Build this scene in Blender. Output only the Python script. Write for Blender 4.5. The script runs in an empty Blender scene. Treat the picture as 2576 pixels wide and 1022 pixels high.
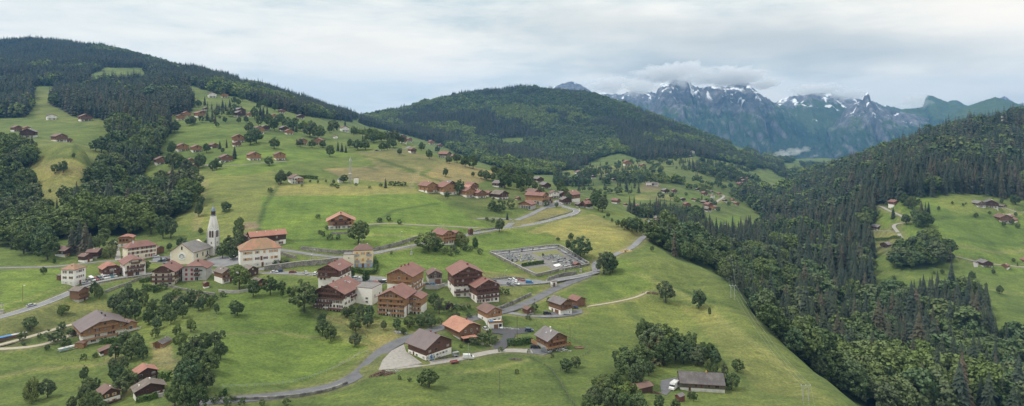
import bpy, bmesh, math, random
import numpy as np
from mathutils import Vector, Matrix, noise as mnoise
random.seed(7); rng = np.random.default_rng(7)
R = math.radians
scene = bpy.context.scene
COL = scene.collection
F, U0, V0 = 1600.0, 1288.0, 310.0      # focal length and principal point, in units of a 2576 wide picture

# ------------------------------------------------------------------ helpers
class MB:
    """collects faces of one mesh"""
    def __init__(s): s.v = []; s.f = []; s.m = []
    def face(s, pts, m=0):
        n = len(s.v); s.v += [tuple(p) for p in pts]; s.f.append(tuple(range(n, n+len(pts)))); s.m.append(m)
    def box(s, x0, x1, y0, y1, z0, z1, m=0, bottom=True):
        n = len(s.v)
        s.v += [(x0,y0,z0),(x1,y0,z0),(x1,y1,z0),(x0,y1,z0),(x0,y0,z1),(x1,y0,z1),(x1,y1,z1),(x0,y1,z1)]
        q = [(0,1,5,4),(1,2,6,5),(2,3,7,6),(3,0,4,7),(4,5,6,7)] + ([(3,2,1,0)] if bottom else [])
        s.f += [tuple(n+i for i in t) for t in q]; s.m += [m]*len(q)
    def prism(s, prof, y0, y1, m=0):
        """profile (x,z) counter-clockwise seen from -y, extruded along y"""
        n = len(s.v); k = len(prof)
        s.v += [(x,y0,z) for x,z in prof] + [(x,y1,z) for x,z in prof]
        s.f.append(tuple(n+i for i in range(k))); s.m.append(m)
        s.f.append(tuple(n+k+i for i in reversed(range(k)))); s.m.append(m)
        for i in range(k):
            j = (i+1) % k
            s.f.append((n+i, n+k+i, n+k+j, n+j)); s.m.append(m)
    def bar(s, a, b, r, m=0, n=5, r2=None):
        a = Vector(a); b = Vector(b); d = (b-a).normalized()
        t = d.orthogonal().normalized(); q = d.cross(t); r2 = r if r2 is None else r2
        base = len(s.v)
        for i in range(n):
            an = 2*math.pi*i/n; o = t*math.cos(an)+q*math.sin(an)
            s.v.append(tuple(a+o*r)); s.v.append(tuple(b+o*r2))
        for i in range(n):
            j = (i+1) % n
            s.f.append((base+2*i, base+2*j, base+2*j+1, base+2*i+1)); s.m.append(m)
        s.f.append(tuple(base+2*i for i in reversed(range(n)))); s.m.append(m)
        s.f.append(tuple(base+2*i+1 for i in range(n))); s.m.append(m)
    def ring(s, prof, n=10, m=0):
        """lathe: profile of (r,z) from bottom to top"""
        base = len(s.v); k = len(prof)
        for r, z in prof:
            for i in range(n):
                an = 2*math.pi*(i+.5)/n; s.v.append((r*math.cos(an), r*math.sin(an), z))
        for a in range(k-1):
            for i in range(n):
                j = (i+1) % n
                s.f.append((base+a*n+i, base+a*n+j, base+(a+1)*n+j, base+(a+1)*n+i)); s.m.append(m)
        s.f.append(tuple(base+(k-1)*n+i for i in range(n))); s.m.append(m)
    def mesh(s, name, mats, scale=1.0):
        me = bpy.data.meshes.new(name)
        v = s.v if scale == 1.0 else [(a*scale, b*scale, c*scale) for a, b, c in s.v]
        me.from_pydata(v, [], s.f)
        for x in (mats if isinstance(mats, (list, tuple)) else [mats]): me.materials.append(x)
        if any(s.m): me.polygons.foreach_set('material_index', s.m)
        me.update(); return me

def ob(name, me, parent=None, loc=None, rz=0.0):
    o = bpy.data.objects.new(name, me); COL.objects.link(o)
    if parent is not None: o.parent = parent
    if loc is not None: o.location = loc
    if rz: o.rotation_euler = (0, 0, rz)
    return o
def tag(o, label=None, cat=None, group=None, kind=None):
    if label: o['label'] = label
    if cat: o['category'] = cat
    if group: o['group'] = group
    if kind: o['kind'] = kind
    return o
def root(name, label, cat, loc, rz=0.0, group=None):
    return tag(ob(name, None, None, loc, rz), label, cat, group)
def copy_thing(o, label, group=None):
    c = o.copy(); COL.objects.link(c); c['label'] = label
    if group: c['group'] = group
    for ch in o.children:
        k = ch.copy(); COL.objects.link(k); k.parent = c
        for g in ch.children:
            q = g.copy(); COL.objects.link(q); q.parent = k
    return c

# ------------------------------------------------------------------ materials
MAT = {}
def nt(name):
    m = bpy.data.materials.new(name); m.use_nodes = True
    t = m.node_tree; b = t.nodes['Principled BSDF']; MAT[name] = m
    return m, t, b
def N(t, typ, **kw):
    n = t.nodes.new(typ)
    for k, v in kw.items():
        if k.startswith('i_'): n.inputs[k[2:].replace('_', ' ')].default_value = v
        else: setattr(n, k, v)
    return n
def ramp(t, fac, stops):
    n = t.nodes.new('ShaderNodeValToRGB'); e = n.color_ramp.elements
    while len(e) < len(stops): e.new(0.5)
    for x, (p, c) in zip(e, stops): x.position = p; x.color = (*c, 1) if len(c) == 3 else c
    t.links.new(fac, n.inputs['Fac']); return n.outputs['Color']
def mix(t, fac, a, b, mode='MIX'):
    n = t.nodes.new('ShaderNodeMix'); n.data_type = 'RGBA'; n.blend_type = mode
    for i, x in ((0, fac), (6, a), (7, b)):
        if hasattr(x, 'node'): t.links.new(x, n.inputs[i])
        elif isinstance(x, tuple): n.inputs[i].default_value = (*x, 1)
        else: n.inputs[i].default_value = x
    return n.outputs[2]
def coords(t, scale=(1,1,1), kind='Object', rot=(0,0,0)):
    c = t.nodes.new('ShaderNodeTexCoord'); m = t.nodes.new('ShaderNodeMapping')
    m.inputs['Scale'].default_value = scale; m.inputs['Rotation'].default_value = rot
    t.links.new(c.outputs[kind], m.inputs['Vector']); return m.outputs['Vector']
def noise(t, vec, scale, detail=4, rough=.6, dist=0):
    n = N(t, 'ShaderNodeTexNoise'); n.inputs['Scale'].default_value = scale; n.inputs['Detail'].default_value = detail
    n.inputs['Roughness'].default_value = rough; n.inputs['Distortion'].default_value = dist
    t.links.new(vec, n.inputs['Vector']); return n.outputs['Fac']
def geo_pos(t): return t.nodes.new('ShaderNodeNewGeometry').outputs['Position']
def plain(name, col, rough=.7, var=.25, scale=.5, metal=0, col2=None, stretch=(1,1,1)):
    m, t, b = nt(name)
    f = noise(t, coords(t, stretch), scale, 5, .65)
    c2 = col2 or tuple(x*(1-var) for x in col)
    hi = tuple(min(1, x*(1+var*.6)) for x in col)
    t.links.new(ramp(t, f, [(.3, c2), (.5, col), (.72, hi)]), b.inputs['Base Color'])
    b.inputs['Roughness'].default_value = rough; b.inputs['Metallic'].default_value = metal
    return m
def planks(name, col, dark, rough=.75, scale=3.2, horiz=False):
    """boards with weathering: fine stripes and soft stains"""
    m, t, b = nt(name)
    vec = coords(t, (1,1,1))
    w = N(t, 'ShaderNodeTexWave', wave_type='BANDS', bands_direction='Z' if horiz else 'DIAGONAL')
    w.inputs['Scale'].default_value = scale; w.inputs['Distortion'].default_value = .6
    t.links.new(vec, w.inputs['Vector'])
    f = noise(t, coords(t, (1,1,.35)), .9, 5, .7)
    base = ramp(t, f, [(.28, dark), (.5, col), (.75, tuple(min(1, x*1.35) for x in col))])
    c = mix(t, .45, base, ramp(t, w.outputs['Fac'], [(.0, tuple(x*.55 for x in dark)), (.35, col), (1, col)]))
    t.links.new(c, b.inputs['Base Color']); b.inputs['Roughness'].default_value = rough
    return m
def rooftile(name, col, col2, moss=None, rough=.7, scale=2.4, big=.22):
    m, t, b = nt(name)
    vec = coords(t)
    w = N(t, 'ShaderNodeTexWave', wave_type='BANDS', bands_direction='Y'); w.inputs['Scale'].default_value = scale*.55
    w.inputs['Distortion'].default_value = .3; t.links.new(vec, w.inputs['Vector'])
    f = noise(t, coords(t, (1,1,.6)), big, 6, .7)
    f2 = noise(t, vec, 2.6, 3, .7)
    base = ramp(t, f, [(.34, tuple(x*.85 for x in col2)), (.5, col), (.68, tuple(x*1.28 for x in col))])
    base = mix(t, .35, base, ramp(t, f2, [(.3, tuple(x*.6 for x in col2)), (.6, col), (.8, tuple(min(1, x*1.5) for x in col))]))
    base = mix(t, .22, base, ramp(t, w.outputs['Fac'], [(0, tuple(x*.4 for x in col2)), (.3, col), (1, col)]))
    if moss:
        g = noise(t, coords(t, (1,1,1)), .35, 6, .75)
        base = mix(t, ramp(t, g, [(.46, (0,0,0)), (.62, (1,1,1))]), base, moss)
    t.links.new(base, b.inputs['Base Color']); b.inputs['Roughness'].default_value = rough
    return m
rooftile('roof_brown', (.168,.096,.076), (.125,.072,.060))
rooftile('roof_maroon', (.215,.102,.080), (.165,.078,.064))
rooftile('roof_red', (.33,.145,.10), (.25,.10,.072))
rooftile('roof_orange', (.39,.19,.125), (.29,.12,.085), moss=None)
rooftile('roof_mossy', (.34,.165,.10), (.24,.13,.085), moss=(.19,.16,.075))
rooftile('roof_grey', (.17,.15,.15), (.12,.105,.105))
rooftile('roof_slate', (.20,.185,.175), (.15,.14,.135))
rooftile('roof_shingle', (.15,.115,.095), (.085,.065,.055), moss=(.17,.15,.12))
rooftile('roof_oldwood', (.085,.075,.075), (.05,.045,.045), moss=(.13,.115,.11))
rooftile('roof_metal', (.145,.108,.105), (.12,.09,.09), rough=.5)
plain('stucco', (.78,.75,.70), .85, .10, .8)
plain('cream', (.76,.68,.54), .85, .10, .6)
plain('pinkish', (.74,.60,.51), .85, .10, .6)
plain('yellow_wall', (.76,.62,.40), .85, .10, .6)
plain('grey_wall', (.44,.43,.42), .85, .12, .6)
plain('spire_stone', (.60,.58,.55), .9, .35, .35, stretch=(1,1,.25))
plain('concrete', (.40,.38,.35), .85, .28, .35)
plain('old_stucco', (.66,.64,.60), .9, .30, .5)
plain('blue_paint', (.36,.43,.60), .8, .1)
planks('wood_dark', (.075,.036,.024), (.04,.02,.014))
planks('wood_brown', (.125,.057,.038), (.07,.032,.022))
planks('wood_orange', (.34,.185,.085), (.20,.095,.045))
planks('wood_mid', (.20,.105,.058), (.11,.055,.032))
planks('wood_grey', (.14,.12,.10), (.085,.07,.06))
plain('paint_orange', (.42,.19,.075), .7, .12)
plain('glass', (.028,.032,.038), .15, .3)
plain('curtain', (.30,.29,.27), .4, .5, 2)
plain('frame_white', (.6,.57,.52), .6, .05)
plain('frame_wood', (.20,.09,.045), .6, .1)
plain('shutter_yellow', (.55,.30,.09), .6, .1)
plain('shutter_red', (.32,.02,.035), .6, .1)
plain('shutter_brown', (.13,.04,.03), .6, .1)
plain('chimney_red', (.22,.06,.055), .8, .2)
plain('metal_grey', (.35,.36,.38), .45, .15)
plain('lead_blue', (.17,.21,.27), .5, .2)
plain('asphalt', (.185,.185,.192), .85, .34, .16, stretch=(1,1,1))
plain('asphalt_dark', (.118,.118,.126), .8, .36, .2)
plain('asphalt_black', (.062,.062,.068), .8, .2, .6)
plain('gravel', (.29,.27,.245), .95, .25, .8)
plain('grave_gravel', (.18,.17,.16), .95, .3, .8)
plain('dirt_track', (.36,.32,.24), .95, .25, .8)
plain('paint_white', (.75,.75,.73), .6, .1)
plain('blue_tarp', (.06,.20,.45), .5, .3)
plain('pool_blue', (.03,.30,.75), .15, .2, 2)
plain('tarp_green', (.30,.42,.38), .5, .3)
plain('rubber', (.02,.02,.02), .9, .2)
plain('wood_log', (.13,.085,.06), .95, .5, 2.5)
plain('straw', (.42,.33,.17), .95, .3, 2)
plain('iron', (.05,.045,.04), .6, .3)
def stone(name, c1, c2, sc):
    m, t, b = nt(name)
    v = N(t, 'ShaderNodeTexVoronoi'); v.inputs['Scale'].default_value = sc
    t.links.new(coords(t), v.inputs['Vector'])
    f = noise(t, coords(t), .25, 6, .7)
    sep = t.nodes.new('ShaderNodeSeparateColor'); t.links.new(v.outputs['Color'], sep.inputs[0])
    a = ramp(t, sep.outputs[0], [(0, c2), (.5, c1), (1, tuple(min(1, x*1.35) for x in c1))])
    t.links.new(mix(t, ramp(t, f, [(.38, (0,0,0)), (.62, (.7,.7,.7))]), a, tuple(x*.5 for x in c2)), b.inputs['Base Color'])
    b.inputs['Roughness'].default_value = .9
stone('stone_wall', (.30,.28,.25), (.15,.14,.125), 2.2)
stone('old_concrete', (.26,.245,.225), (.13,.12,.115), .6)
stone('grave_stone', (.38,.39,.40), (.24,.25,.26), 1.0)
stone('grave_light', (.46,.455,.44), (.32,.32,.32), 1.0)
stone('grave_dark', (.13,.135,.15), (.07,.075,.085), 1.0)
for nm, c in dict(white=(.75,.75,.75), silver=(.45,.46,.48), black=(.02,.021,.024), dark_blue=(.03,.06,.14), blue=(.05,.20,.42),
                  red=(.25,.02,.03), grey=(.16,.17,.185), teal=(.05,.22,.28), brown=(.12,.08,.05), green_dark=(.03,.06,.06)).items():
    m, t, b = nt('paint_'+nm+'_car'); f = noise(t, coords(t), .8, 3)
    t.links.new(ramp(t, f, [(.3, tuple(x*.85 for x in c)), (.7, c)]), b.inputs['Base Color'])
    b.inputs['Roughness'].default_value = .32; b.inputs['Coat Weight'].default_value = .5

def leafmat(name, stops, var=.25, rough=.75):
    m, t, b = nt(name)
    oi = t.nodes.new('ShaderNodeObjectInfo')
    c = ramp(t, oi.outputs['Random'], stops)
    f = noise(t, coords(t), .55, 4, .65)
    f2 = noise(t, coords(t), 4.0, 2, .6)
    c = mix(t, .55, c, ramp(t, f, [(.3, (.30,.30,.30)), (.5, (.5,.5,.5)), (.7, (.78,.76,.66))]), 'OVERLAY')
    c = mix(t, .35, c, ramp(t, f2, [(.3, (.3,.3,.3)), (.7, (.75,.75,.7))]), 'OVERLAY')
    t.links.new(c, b.inputs['Base Color']); b.inputs['Roughness'].default_value = rough
    b.inputs['Specular IOR Level'].default_value = .25
    return m
G = lambda r, g, b: (r, g, b)
leafmat('leaves', [(0, G(.066,.102,.036)), (.2, G(.100,.138,.048)), (.4, G(.080,.126,.060)), (.6, G(.118,.154,.050)), (.8, G(.110,.134,.068)), (1, G(.074,.116,.044))])
leafmat('leaves_light', [(0, G(.112,.156,.042)), (.5, G(.134,.178,.050)), (1, G(.122,.152,.066))])
leafmat('leaves_fresh', [(0, G(.16,.215,.05)), (.5, G(.19,.245,.062)), (1, G(.165,.20,.08))])
leafmat('leaves_pale', [(0, G(.14,.165,.055)), (1, G(.16,.19,.06))])
leafmat('leaves_purple', [(0, G(.045,.025,.035)), (1, G(.05,.03,.04))])
leafmat('needles', [(0, G(.034,.050,.030)), (.35, G(.052,.066,.038)), (.7, G(.042,.060,.042)), (.9, G(.074,.072,.042)), (.97, G(.084,.076,.048)), (1, G(.105,.080,.06))])
leafmat('needles_warm', [(0, G(.085,.095,.035)), (1, G(.10,.10,.04))])
leafmat('hedge_leaves', [(0, G(.045,.085,.02)), (1, G(.075,.12,.025))])
plain('bark', (.075,.058,.045), .95, .4, 1.5)
# ------------------------------------------------------------------ terrain: the height of the land, from measured profiles
# each profile runs away from the viewer at one bearing: depth (m) : picture height of the bare ground
PROF = {
 -420: {150:1230,200:1090,240:990,280:880,310:800,350:735,400:660,470:575,560:490,650:410,800:340,1000:285,1300:240,1700:165,2500:85,3200:110,4800:180},
 0:   {150:1300,200:1110,230:1025,260:935,280:868,300:805,330:745,370:680,420:632,470:590,540:520,600:455,650:395,690:360,740:352,850:335,1000:300,1200:262,1400:220,1550:192,2000:148,2500:108,3200:140,4800:190},
 250: {150:1300,200:1100,230:1010,260:935,285:872,310:818,335:760,355:712,375:682,400:650,430:618,470:592,550:530,620:470,700:415,800:360,900:320,1100:282,1300:252,1500:222,1700:195,2000:160,2500:124,3200:155,4800:200},
 500: {150:1290,200:1080,230:985,255:915,280:855,310:795,335:748,360:708,380:680,400:660,430:628,465:590,510:540,570:490,630:455,690:420,760:385,860:340,950:308,1050:290,1200:258,1350:240,1600:216,2000:202,2500:190,3200:225,4800:250},
 750: {150:1320,200:1110,230:1020,240:998,262:940,290:865,315:800,340:742,362:700,382:672,400:652,425:622,460:577,510:530,570:490,630:458,690:420,760:390,850:358,950:332,1100:305,1300:285,1600:272,2000:268,2500:257,3200:290,4800:300},
 1000:{150:1300,200:1090,230:1000,258:930,280:880,305:825,325:785,345:745,365:712,390:680,412:650,432:622,470:578,520:535,580:492,640:460,710:420,780:390,870:366,1000:352,1150:368,1400:372,1900:345,2500:312,3300:282,4200:320,4800:330},
 1250:{150:1300,200:1100,230:1020,260:945,285:892,305:852,325:812,345:775,365:742,388:710,410:678,440:642,480:603,510:575,540:548,570:525,610:502,650:480,700:458,760:436,810:428,950:455,1200:455,1600:412,2000:372,2400:325,2900:268,3300:228,4000:270,4800:300},
 1500:{150:1290,200:1090,235:1005,265:945,295:888,320:842,342:803,365:766,388:733,410:703,432:674,455:640,480:606,510:576,540:550,575:541,620:527,680:505,740:503,880:528,1050:498,1200:468,1400:442,1600:422,1900:397,2200:366,2700:306,3300:248,4000:290,4800:310},
 1750:{150:1280,200:1085,230:1030,258:978,290:908,320:855,350:805,380:757,410:708,430:682,450:664,480:672,540:668,600:640,700:607,850:572,1000:532,1200:490,1400:454,1700:422,2000:398,2400:370,2800:350,3300:338,4000:380,4800:380},
 2000:{150:1300,200:1120,230:1050,260:990,290:932,312:892,335:895,380:900,450:858,540:775,640:705,760:645,900:598,1100:552,1400:510,1800:472,2300:446,2900:422,3600:405,4800:402},
 2250:{150:1420,200:1250,260:1130,320:1060,380:1000,440:935,490:872,540:815,590:760,630:718,670:670,710:628,750:585,790:543,825:512,865:488,950:455,1050:432,1250:402,1500:384,1800:366,2300:395,3000:400,4800:400},
 2576:{150:1500,200:1330,260:1200,320:1110,380:1040,440:965,490:900,540:830,590:768,640:706,690:662,730:618,770:570,805:535,845:508,900:470,1000:425,1100:380,1200:335,1300:302,1500:322,2000:330,3000:330,4800:330},
 3000:{150:1500,200:1350,260:1220,320:1130,380:1050,440:980,490:910,540:840,590:770,640:700,690:640,770:560,845:495,1000:400,1200:310,1400:262,1800:280,3000:300,4800:310},
}
pts = []
for u, pr in PROF.items():
    for Y, v in pr.items(): pts.append((u, Y, v))
# single readings between the profiles (bearing, depth, picture height)
pts += [(1130,880,398),(1060,960,372),(1385,725,470),(1330,770,445),(1450,660,500),(1600,545,570),(1625,520,592),(1640,560,590),(1600,640,545),
        (1850,400,722),(1850,425,715),(1850,480,742),(1930,350,820),(1930,385,835),(2080,290,955),(2080,330,970),(2150,262,1020),(2150,300,1035),(1650,430,660),(1650,500,612),(1650,560,588),(1650,640,580),(1650,760,570),
        (120,640,370),(220,620,385),(130,560,480),(2130,560,815),(2130,700,690),(2130,900,560),(2130,1200,470),(2130,1600,430),(2130,2000,418),
        (880,2300,297),(930,2700,297),(930,3300,292),(850,1100,330),(850,800,392),(400,900,330),(400,700,425),(400,520,555),(400,2500,160),(620,2500,212),(150,2500,108),(320,2500,140),
        (1100,3300,255),(1180,3300,240),(1320,3300,222),(1400,3300,232),(1600,3300,280),(1680,3300,310),(1850,3300,370),(2400,1500,335),(2400,1250,355),(2480,1300,312)]
P = np.array(pts, float)
Zc = (V0-P[:,2])*P[:,1]/F
cx = lambda u: u/330.0
cy = lambda Y: np.log(Y)*3.0
A2 = np.stack([cx(P[:,0]), cy(P[:,1])], 1)
def tps(d2): return 0.5*d2*np.log(np.maximum(d2, 1e-12))
def solve(A, b):
    d2 = ((A[:,None]-A[None])**2).sum(-1); n = len(A)
    K = np.zeros((n+3, n+3)); K[:n,:n] = tps(d2) + np.eye(n)*.002
    Q = np.concatenate([np.ones((n,1)), A], 1); K[:n,n:] = Q; K[n:,:n] = Q.T
    return np.linalg.solve(K, np.concatenate([b, np.zeros(3)]))
W = solve(A2, Zc)
NU, NY = 600, 660
GU = np.linspace(-420, 3000, NU); GY = np.exp(np.linspace(math.log(150), math.log(4700), NY))
UU, YY = np.meshgrid(GU, GY)                       # rows: depth
GX = (UU-U0)/F*YY
GZ = np.zeros_like(UU)
for i in range(NY):
    B = np.stack([cx(GU), np.full(NU, cy(GY[i]))], 1)
    d2 = ((B[:,None]-A2[None])**2).sum(-1)
    GZ[i] = tps(d2) @ W[:-3] + W[-3] + B @ W[-2:]
# natural unevenness: hummocks on the meadows, gullies and spurs on the far slopes
def vnoise(x, y, seed):
    """smooth value noise, vectorised"""
    xi = np.floor(x).astype(np.int64); yi = np.floor(y).astype(np.int64); fx = x-xi; fy = y-yi
    fx = fx*fx*(3-2*fx); fy = fy*fy*(3-2*fy)
    def h(a, b):
        n = (a*374761393 + b*668265263 + seed*974634777) & 0xffffffff
        n = ((n ^ (n >> 13))*1274126177) & 0xffffffff
        return ((n ^ (n >> 16)) & 0xffff)/65535.0
    return (h(xi,yi)*(1-fx)+h(xi+1,yi)*fx)*(1-fy)+(h(xi,yi+1)*(1-fx)+h(xi+1,yi+1)*fx)*fy
def fbm(x, y, seed, oct=4):
    s = 0; a = .5
    for k in range(oct): s = s+a*(vnoise(x*2**k, y*2**k, seed+k)-.5); a *= .55
    return s
GZ += 2.2*fbm(GX/38, YY/38, 3)*np.clip(YY/300, .6, 1.6) + .5*fbm(GX/7, YY/7, 9, 2)
far = np.clip((YY-1300)/1200, 0, 1)
GZ += far*(92*(fbm((GX+YY*.35)/420, (YY)/700, 21, 4)) + 60*(np.abs(fbm((GX-YY*.2)/190, YY/330, 31, 3))-.12))
gorge = np.clip((YY-380)/200, 0, 1)*np.clip((UU-1700)/250, 0, 1)*np.clip((1500-YY)/400, 0, 1)
GZ += gorge*9*fbm(GX/70, YY/90, 41, 3)
GV = V0 - GZ*F/YY

def ground(x, y):
    """height of the land at a place"""
    u = U0 + F*x/y
    i = min(max((math.log(y)-math.log(150))/(math.log(4700)-math.log(150))*(NY-1), 0), NY-1.001)
    j = min(max((u+420)/3420*(NU-1), 0), NU-1.001)
    a, b = int(i), int(j); fi, fj = i-a, j-b
    return float((GZ[a,b]*(1-fj)+GZ[a,b+1]*fj)*(1-fi)+(GZ[a+1,b]*(1-fj)+GZ[a+1,b+1]*fj)*fi)
def hit(u, v, ymin=160, ymax=4600):
    """where the line of sight through a point of the survey picture meets the land"""
    j = min(max((u+420)/3420*(NU-1), 0), NU-1.001); b = int(j); fj = j-b
    col = GV[:,b]*(1-fj)+GV[:,b+1]*fj
    ok = (col <= v) & (GY >= ymin) & (GY <= ymax)
    k = int(np.argmax(ok))
    if not ok[k]:
        k = int(np.argmin(np.where((GY >= ymin) & (GY <= ymax), col, 1e9))); Y = float(GY[k])
    elif k == 0 or GY[k-1] < ymin: Y = float(GY[k])
    else:
        a0, a1 = col[k-1], col[k]; f = (a0-v)/(a0-a1) if a0 != a1 else 0
        Y = float(GY[k-1]+(GY[k]-GY[k-1])*min(max(f, 0), 1))
    x = (u-U0)/F*Y
    return Vector((x, Y, ground(x, Y)))

# ------------------------------------------------------------------ roads (the land is levelled under them)
ROADS = []
def road(name, label, w, mat, line, lines=False):
    p = [hit(u, v) for u, v in line]
    # resample
    d = [0.0]
    for a, b in zip(p, p[1:]): d.append(d[-1]+(b.xy-a.xy).length)
    n = max(3, int(d[-1]/3.0)); s = np.linspace(0, d[-1], n)
    xs = np.interp(s, d, [q.x for q in p]); ys = np.interp(s, d, [q.y for q in p])
    for _ in range(6):
        xs[1:-1] = (xs[:-2]+2*xs[1:-1]+xs[2:])/4; ys[1:-1] = (ys[:-2]+2*ys[1:-1]+ys[2:])/4
    zs = np.array([ground(x, y) for x, y in zip(xs, ys)])
    for _ in range(25): zs[1:-1] = (zs[:-2]+2*zs[1:-1]+zs[2:])/4
    ROADS.append((name, label, w, mat, np.stack([xs, ys, zs], 1), lines))
road('road', 'pale grey main road entering the village from the left past the town hall', 6.2, 'asphalt', [(-150,838),(0,796),(75,776),(140,752),(180,736),(207,721),(250,707),(300,698.5),(350,692),(385,686),(440,683),(520,684),(600,684),(674,685),(737,686),(787,690),(840,693),(887,696),(962,703),(1074,716),(1180,714),(1236,711),(1306,713),(1356,711),(1406,703),(1469,693.5),(1501,683.5)], True)
road('road', 'grey lane leaving the bend by the graveyard towards the right hilltop', 5, 'asphalt', [(1501,683),(1499,672),(1489,664),(1504,657),(1556,637),(1594,621),(1639,588.5)])
road('road', 'short bend of lane climbing behind the hilltop by the pink roofed farm', 4.5, 'asphalt', [(1644,572),(1636,566),(1631,560),(1630,551)])
road('road', 'main road climbing past the tall yellow house to the hillside hamlet', 6.0, 'asphalt', [(640,679),(657,676),(712,668),(762,660),(812,655),(864,648),(936,638),(999,626),(1059,614),(1120,603),(1191,587.5),(1256,575),(1306,569.5),(1381,555),(1431,541),(1452,534),(1449,527.5),(1431,524),(1411,518),(1396,512),(1406,504)], True)
road('road', 'side road from the village square joining above the stone wall', 5, 'asphalt', [(700,628),(745,634),(800,643),(864,648)])
road('road', 'short access road rising to the big red roofed building', 5.5, 'asphalt', [(1275,572),(1284,564),(1294,555),(1331,542.5),(1356,529),(1369,522.5),(1396,512)])
road('road', 'level access strip below the big red roofed building', 5, 'asphalt', [(1199,550),(1256,547.5),(1289,553)])
road('road', 'dark asphalt lane dropping from the graveyard bend to the big barn and the lower corner', 6.6, 'asphalt_dark', [(1480,692),(1431,711),(1381,733.5),(1344,753.5),(1306,771),(1264,784),(1194,800),(1120,822),(1050,842),(1019,852),(987,865),(957,885),(927,917),(899,945),(862,965),(812,982),(737,995),(637,1001),(560,1004),(470,1012)])
road('driveway', 'pale curved drive to the chalet with the white van', 3.6, 'asphalt', [(1268,784),(1294,790),(1331,796),(1381,797),(1431,795),(1461,784)])
road('driveway', 'black asphalt drive by the chalet with the pool', 6.0, 'asphalt_black', [(1240,832),(1294,836),(1282,848),(1269,860),(1251,880)])
road('track', 'gravel track along the front of the big barn', 4.6, 'gravel', [(950,925),(1006,922),(1081,913),(1156,902),(1231,885),(1269,881),(1331,882),(1372,889)])
road('track', 'narrow beige dirt path across the right meadow', 1.6, 'dirt_track', [(1476,771),(1531,763.5),(1606,748.5),(1631,733)])
road('track', 'upper pale gravel track to the big chalet on the left', 3, 'dirt_track', [(-80,888),(0,866),(62,851),(125,830),(185,815)])
road('track', 'lower pale gravel track to the sheds on the left', 3, 'dirt_track', [(-80,880),(0,878),(75,877),(120,870),(140,858),(170,846),(190,838)])
road('lane', 'narrow lane across the left meadow above the town hall', 3.2, 'asphalt', [(-100,678),(0,674),(100,672),(162,670),(212,662),(250,657),(297,655),(325,656),(375,660),(412,656),(440,664)])
road('lane', 'short pale lane running uphill between willow and pink house', 3.2, 'gravel', [(297,655),(296,640),(292,622),(286,608)])
road('path', 'pale footpath from the orange gabled chalet along the meadow', 2.2, 'gravel', [(888,566),(921,566),(954,561),(979,561),(1104,568),(1204,573)])
road('lane', 'thin pale lane below the far hillside chalets', 4, 'asphalt', [(903,386),(951,381),(1020,375),(1050,368)])
road('lane', 'pale lane winding past the left hillside chalets', 3.5, 'gravel', [(513,414),(546,419),(601,415),(658,411),(720,405)])
road('lane', 'distant thin lane high on the left hillside', 4, 'asphalt', [(523,270),(560,271),(588,274)])
road('lane', 'pale winding farm lane on the right hill', 4, 'gravel', [(2212,518),(2232,529),(2259,538),(2282,552),(2289,559),(2264,561),(2247,564),(2245,569),(2255,579),(2268,599)])
road('track', 'short farm track to the grey barn on the right hill', 3, 'gravel', [(2192,580),(2225,581),(2252,581)])
road('lane', 'pale lane past the dark chalet at the right edge', 4, 'gravel', [(2399,643),(2447,657),(2467,663),(2507,665.5),(2600,672)])
road('lane', 'pale lane above the farm at the right edge', 4, 'gravel', [(2529,543),(2557,533),(2620,535)])
road('lane', 'thin lane linking the barns to the farm on the right hill', 3, 'gravel', [(2528,523),(2545,529),(2557,533)])
road('lane', 'distant lane through the valley hamlet', 5, 'gravel', [(1800,510),(1815,500),(1822,494),(1810,489)])
AREAS = []
def area(name, label, mat, poly):
    p = [hit(u, v) for u, v in poly]
    A = np.array([[q.x, q.y, 1] for q in p]); b = np.array([q.z for q in p])
    c = np.linalg.lstsq(A, b, rcond=None)[0]
    AREAS.append((name, label, mat, np.array([(q.x, q.y) for q in p]), c))
area('plaza', 'grey paved square in front of the white church', 'asphalt', [(520,652),(560,644),(608,645),(604,664),(560,672),(520,668)])
area('plaza', 'small paved corner between the pink house and the church', 'asphalt', [(384,646),(420,644),(424,654),(400,660),(384,657)])
area('car_park', 'grey parking area below the graveyard wall', 'asphalt', [(1232,706),(1280,701),(1352,704),(1372,708),(1340,716),(1290,719),(1240,718)])
area('yard', 'pale gravel yard beside the big barn', 'gravel', [(1016,866),(1022,885),(1050,905),(1062,914),(990,926),(952,932),(962,908),(985,882)])
area('yard', 'grey tarmac court around the chalet with the white van', 'asphalt_dark', [(1372,785),(1432,784),(1462,777),(1466,784),(1440,796),(1375,796)])
area('yard', 'dark tarmac parking by the chalet with grey shingle roof', 'asphalt_dark', [(1322,877),(1360,878),(1385,886),(1372,893),(1335,889)])
area('yard', 'grey drive where the white motorhome stands', 'asphalt_dark', [(1663,957),(1701,948),(1707,962),(1690,983),(1676,993),(1664,990),(1661,972)])
area('yard', 'dark court in front of the chalet with the pool', 'asphalt_black', [(1236,826),(1300,824),(1342,826),(1330,836),(1290,842),(1246,839)])
area('plaza', 'paved forecourt of the big red roofed building', 'asphalt', [(1376,513),(1412,508),(1414,516),(1392,522),(1372,524)])
area('yard', 'grey forecourt beside the dark chalet at the right edge', 'gravel', [(2447,656),(2462,660),(2460,672),(2450,672)])
area('car_park', 'grey roofed parking strip behind the white apartment blocks', 'asphalt', [(880,692),(960,696),(1000,704),(960,716),(890,712)])

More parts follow.
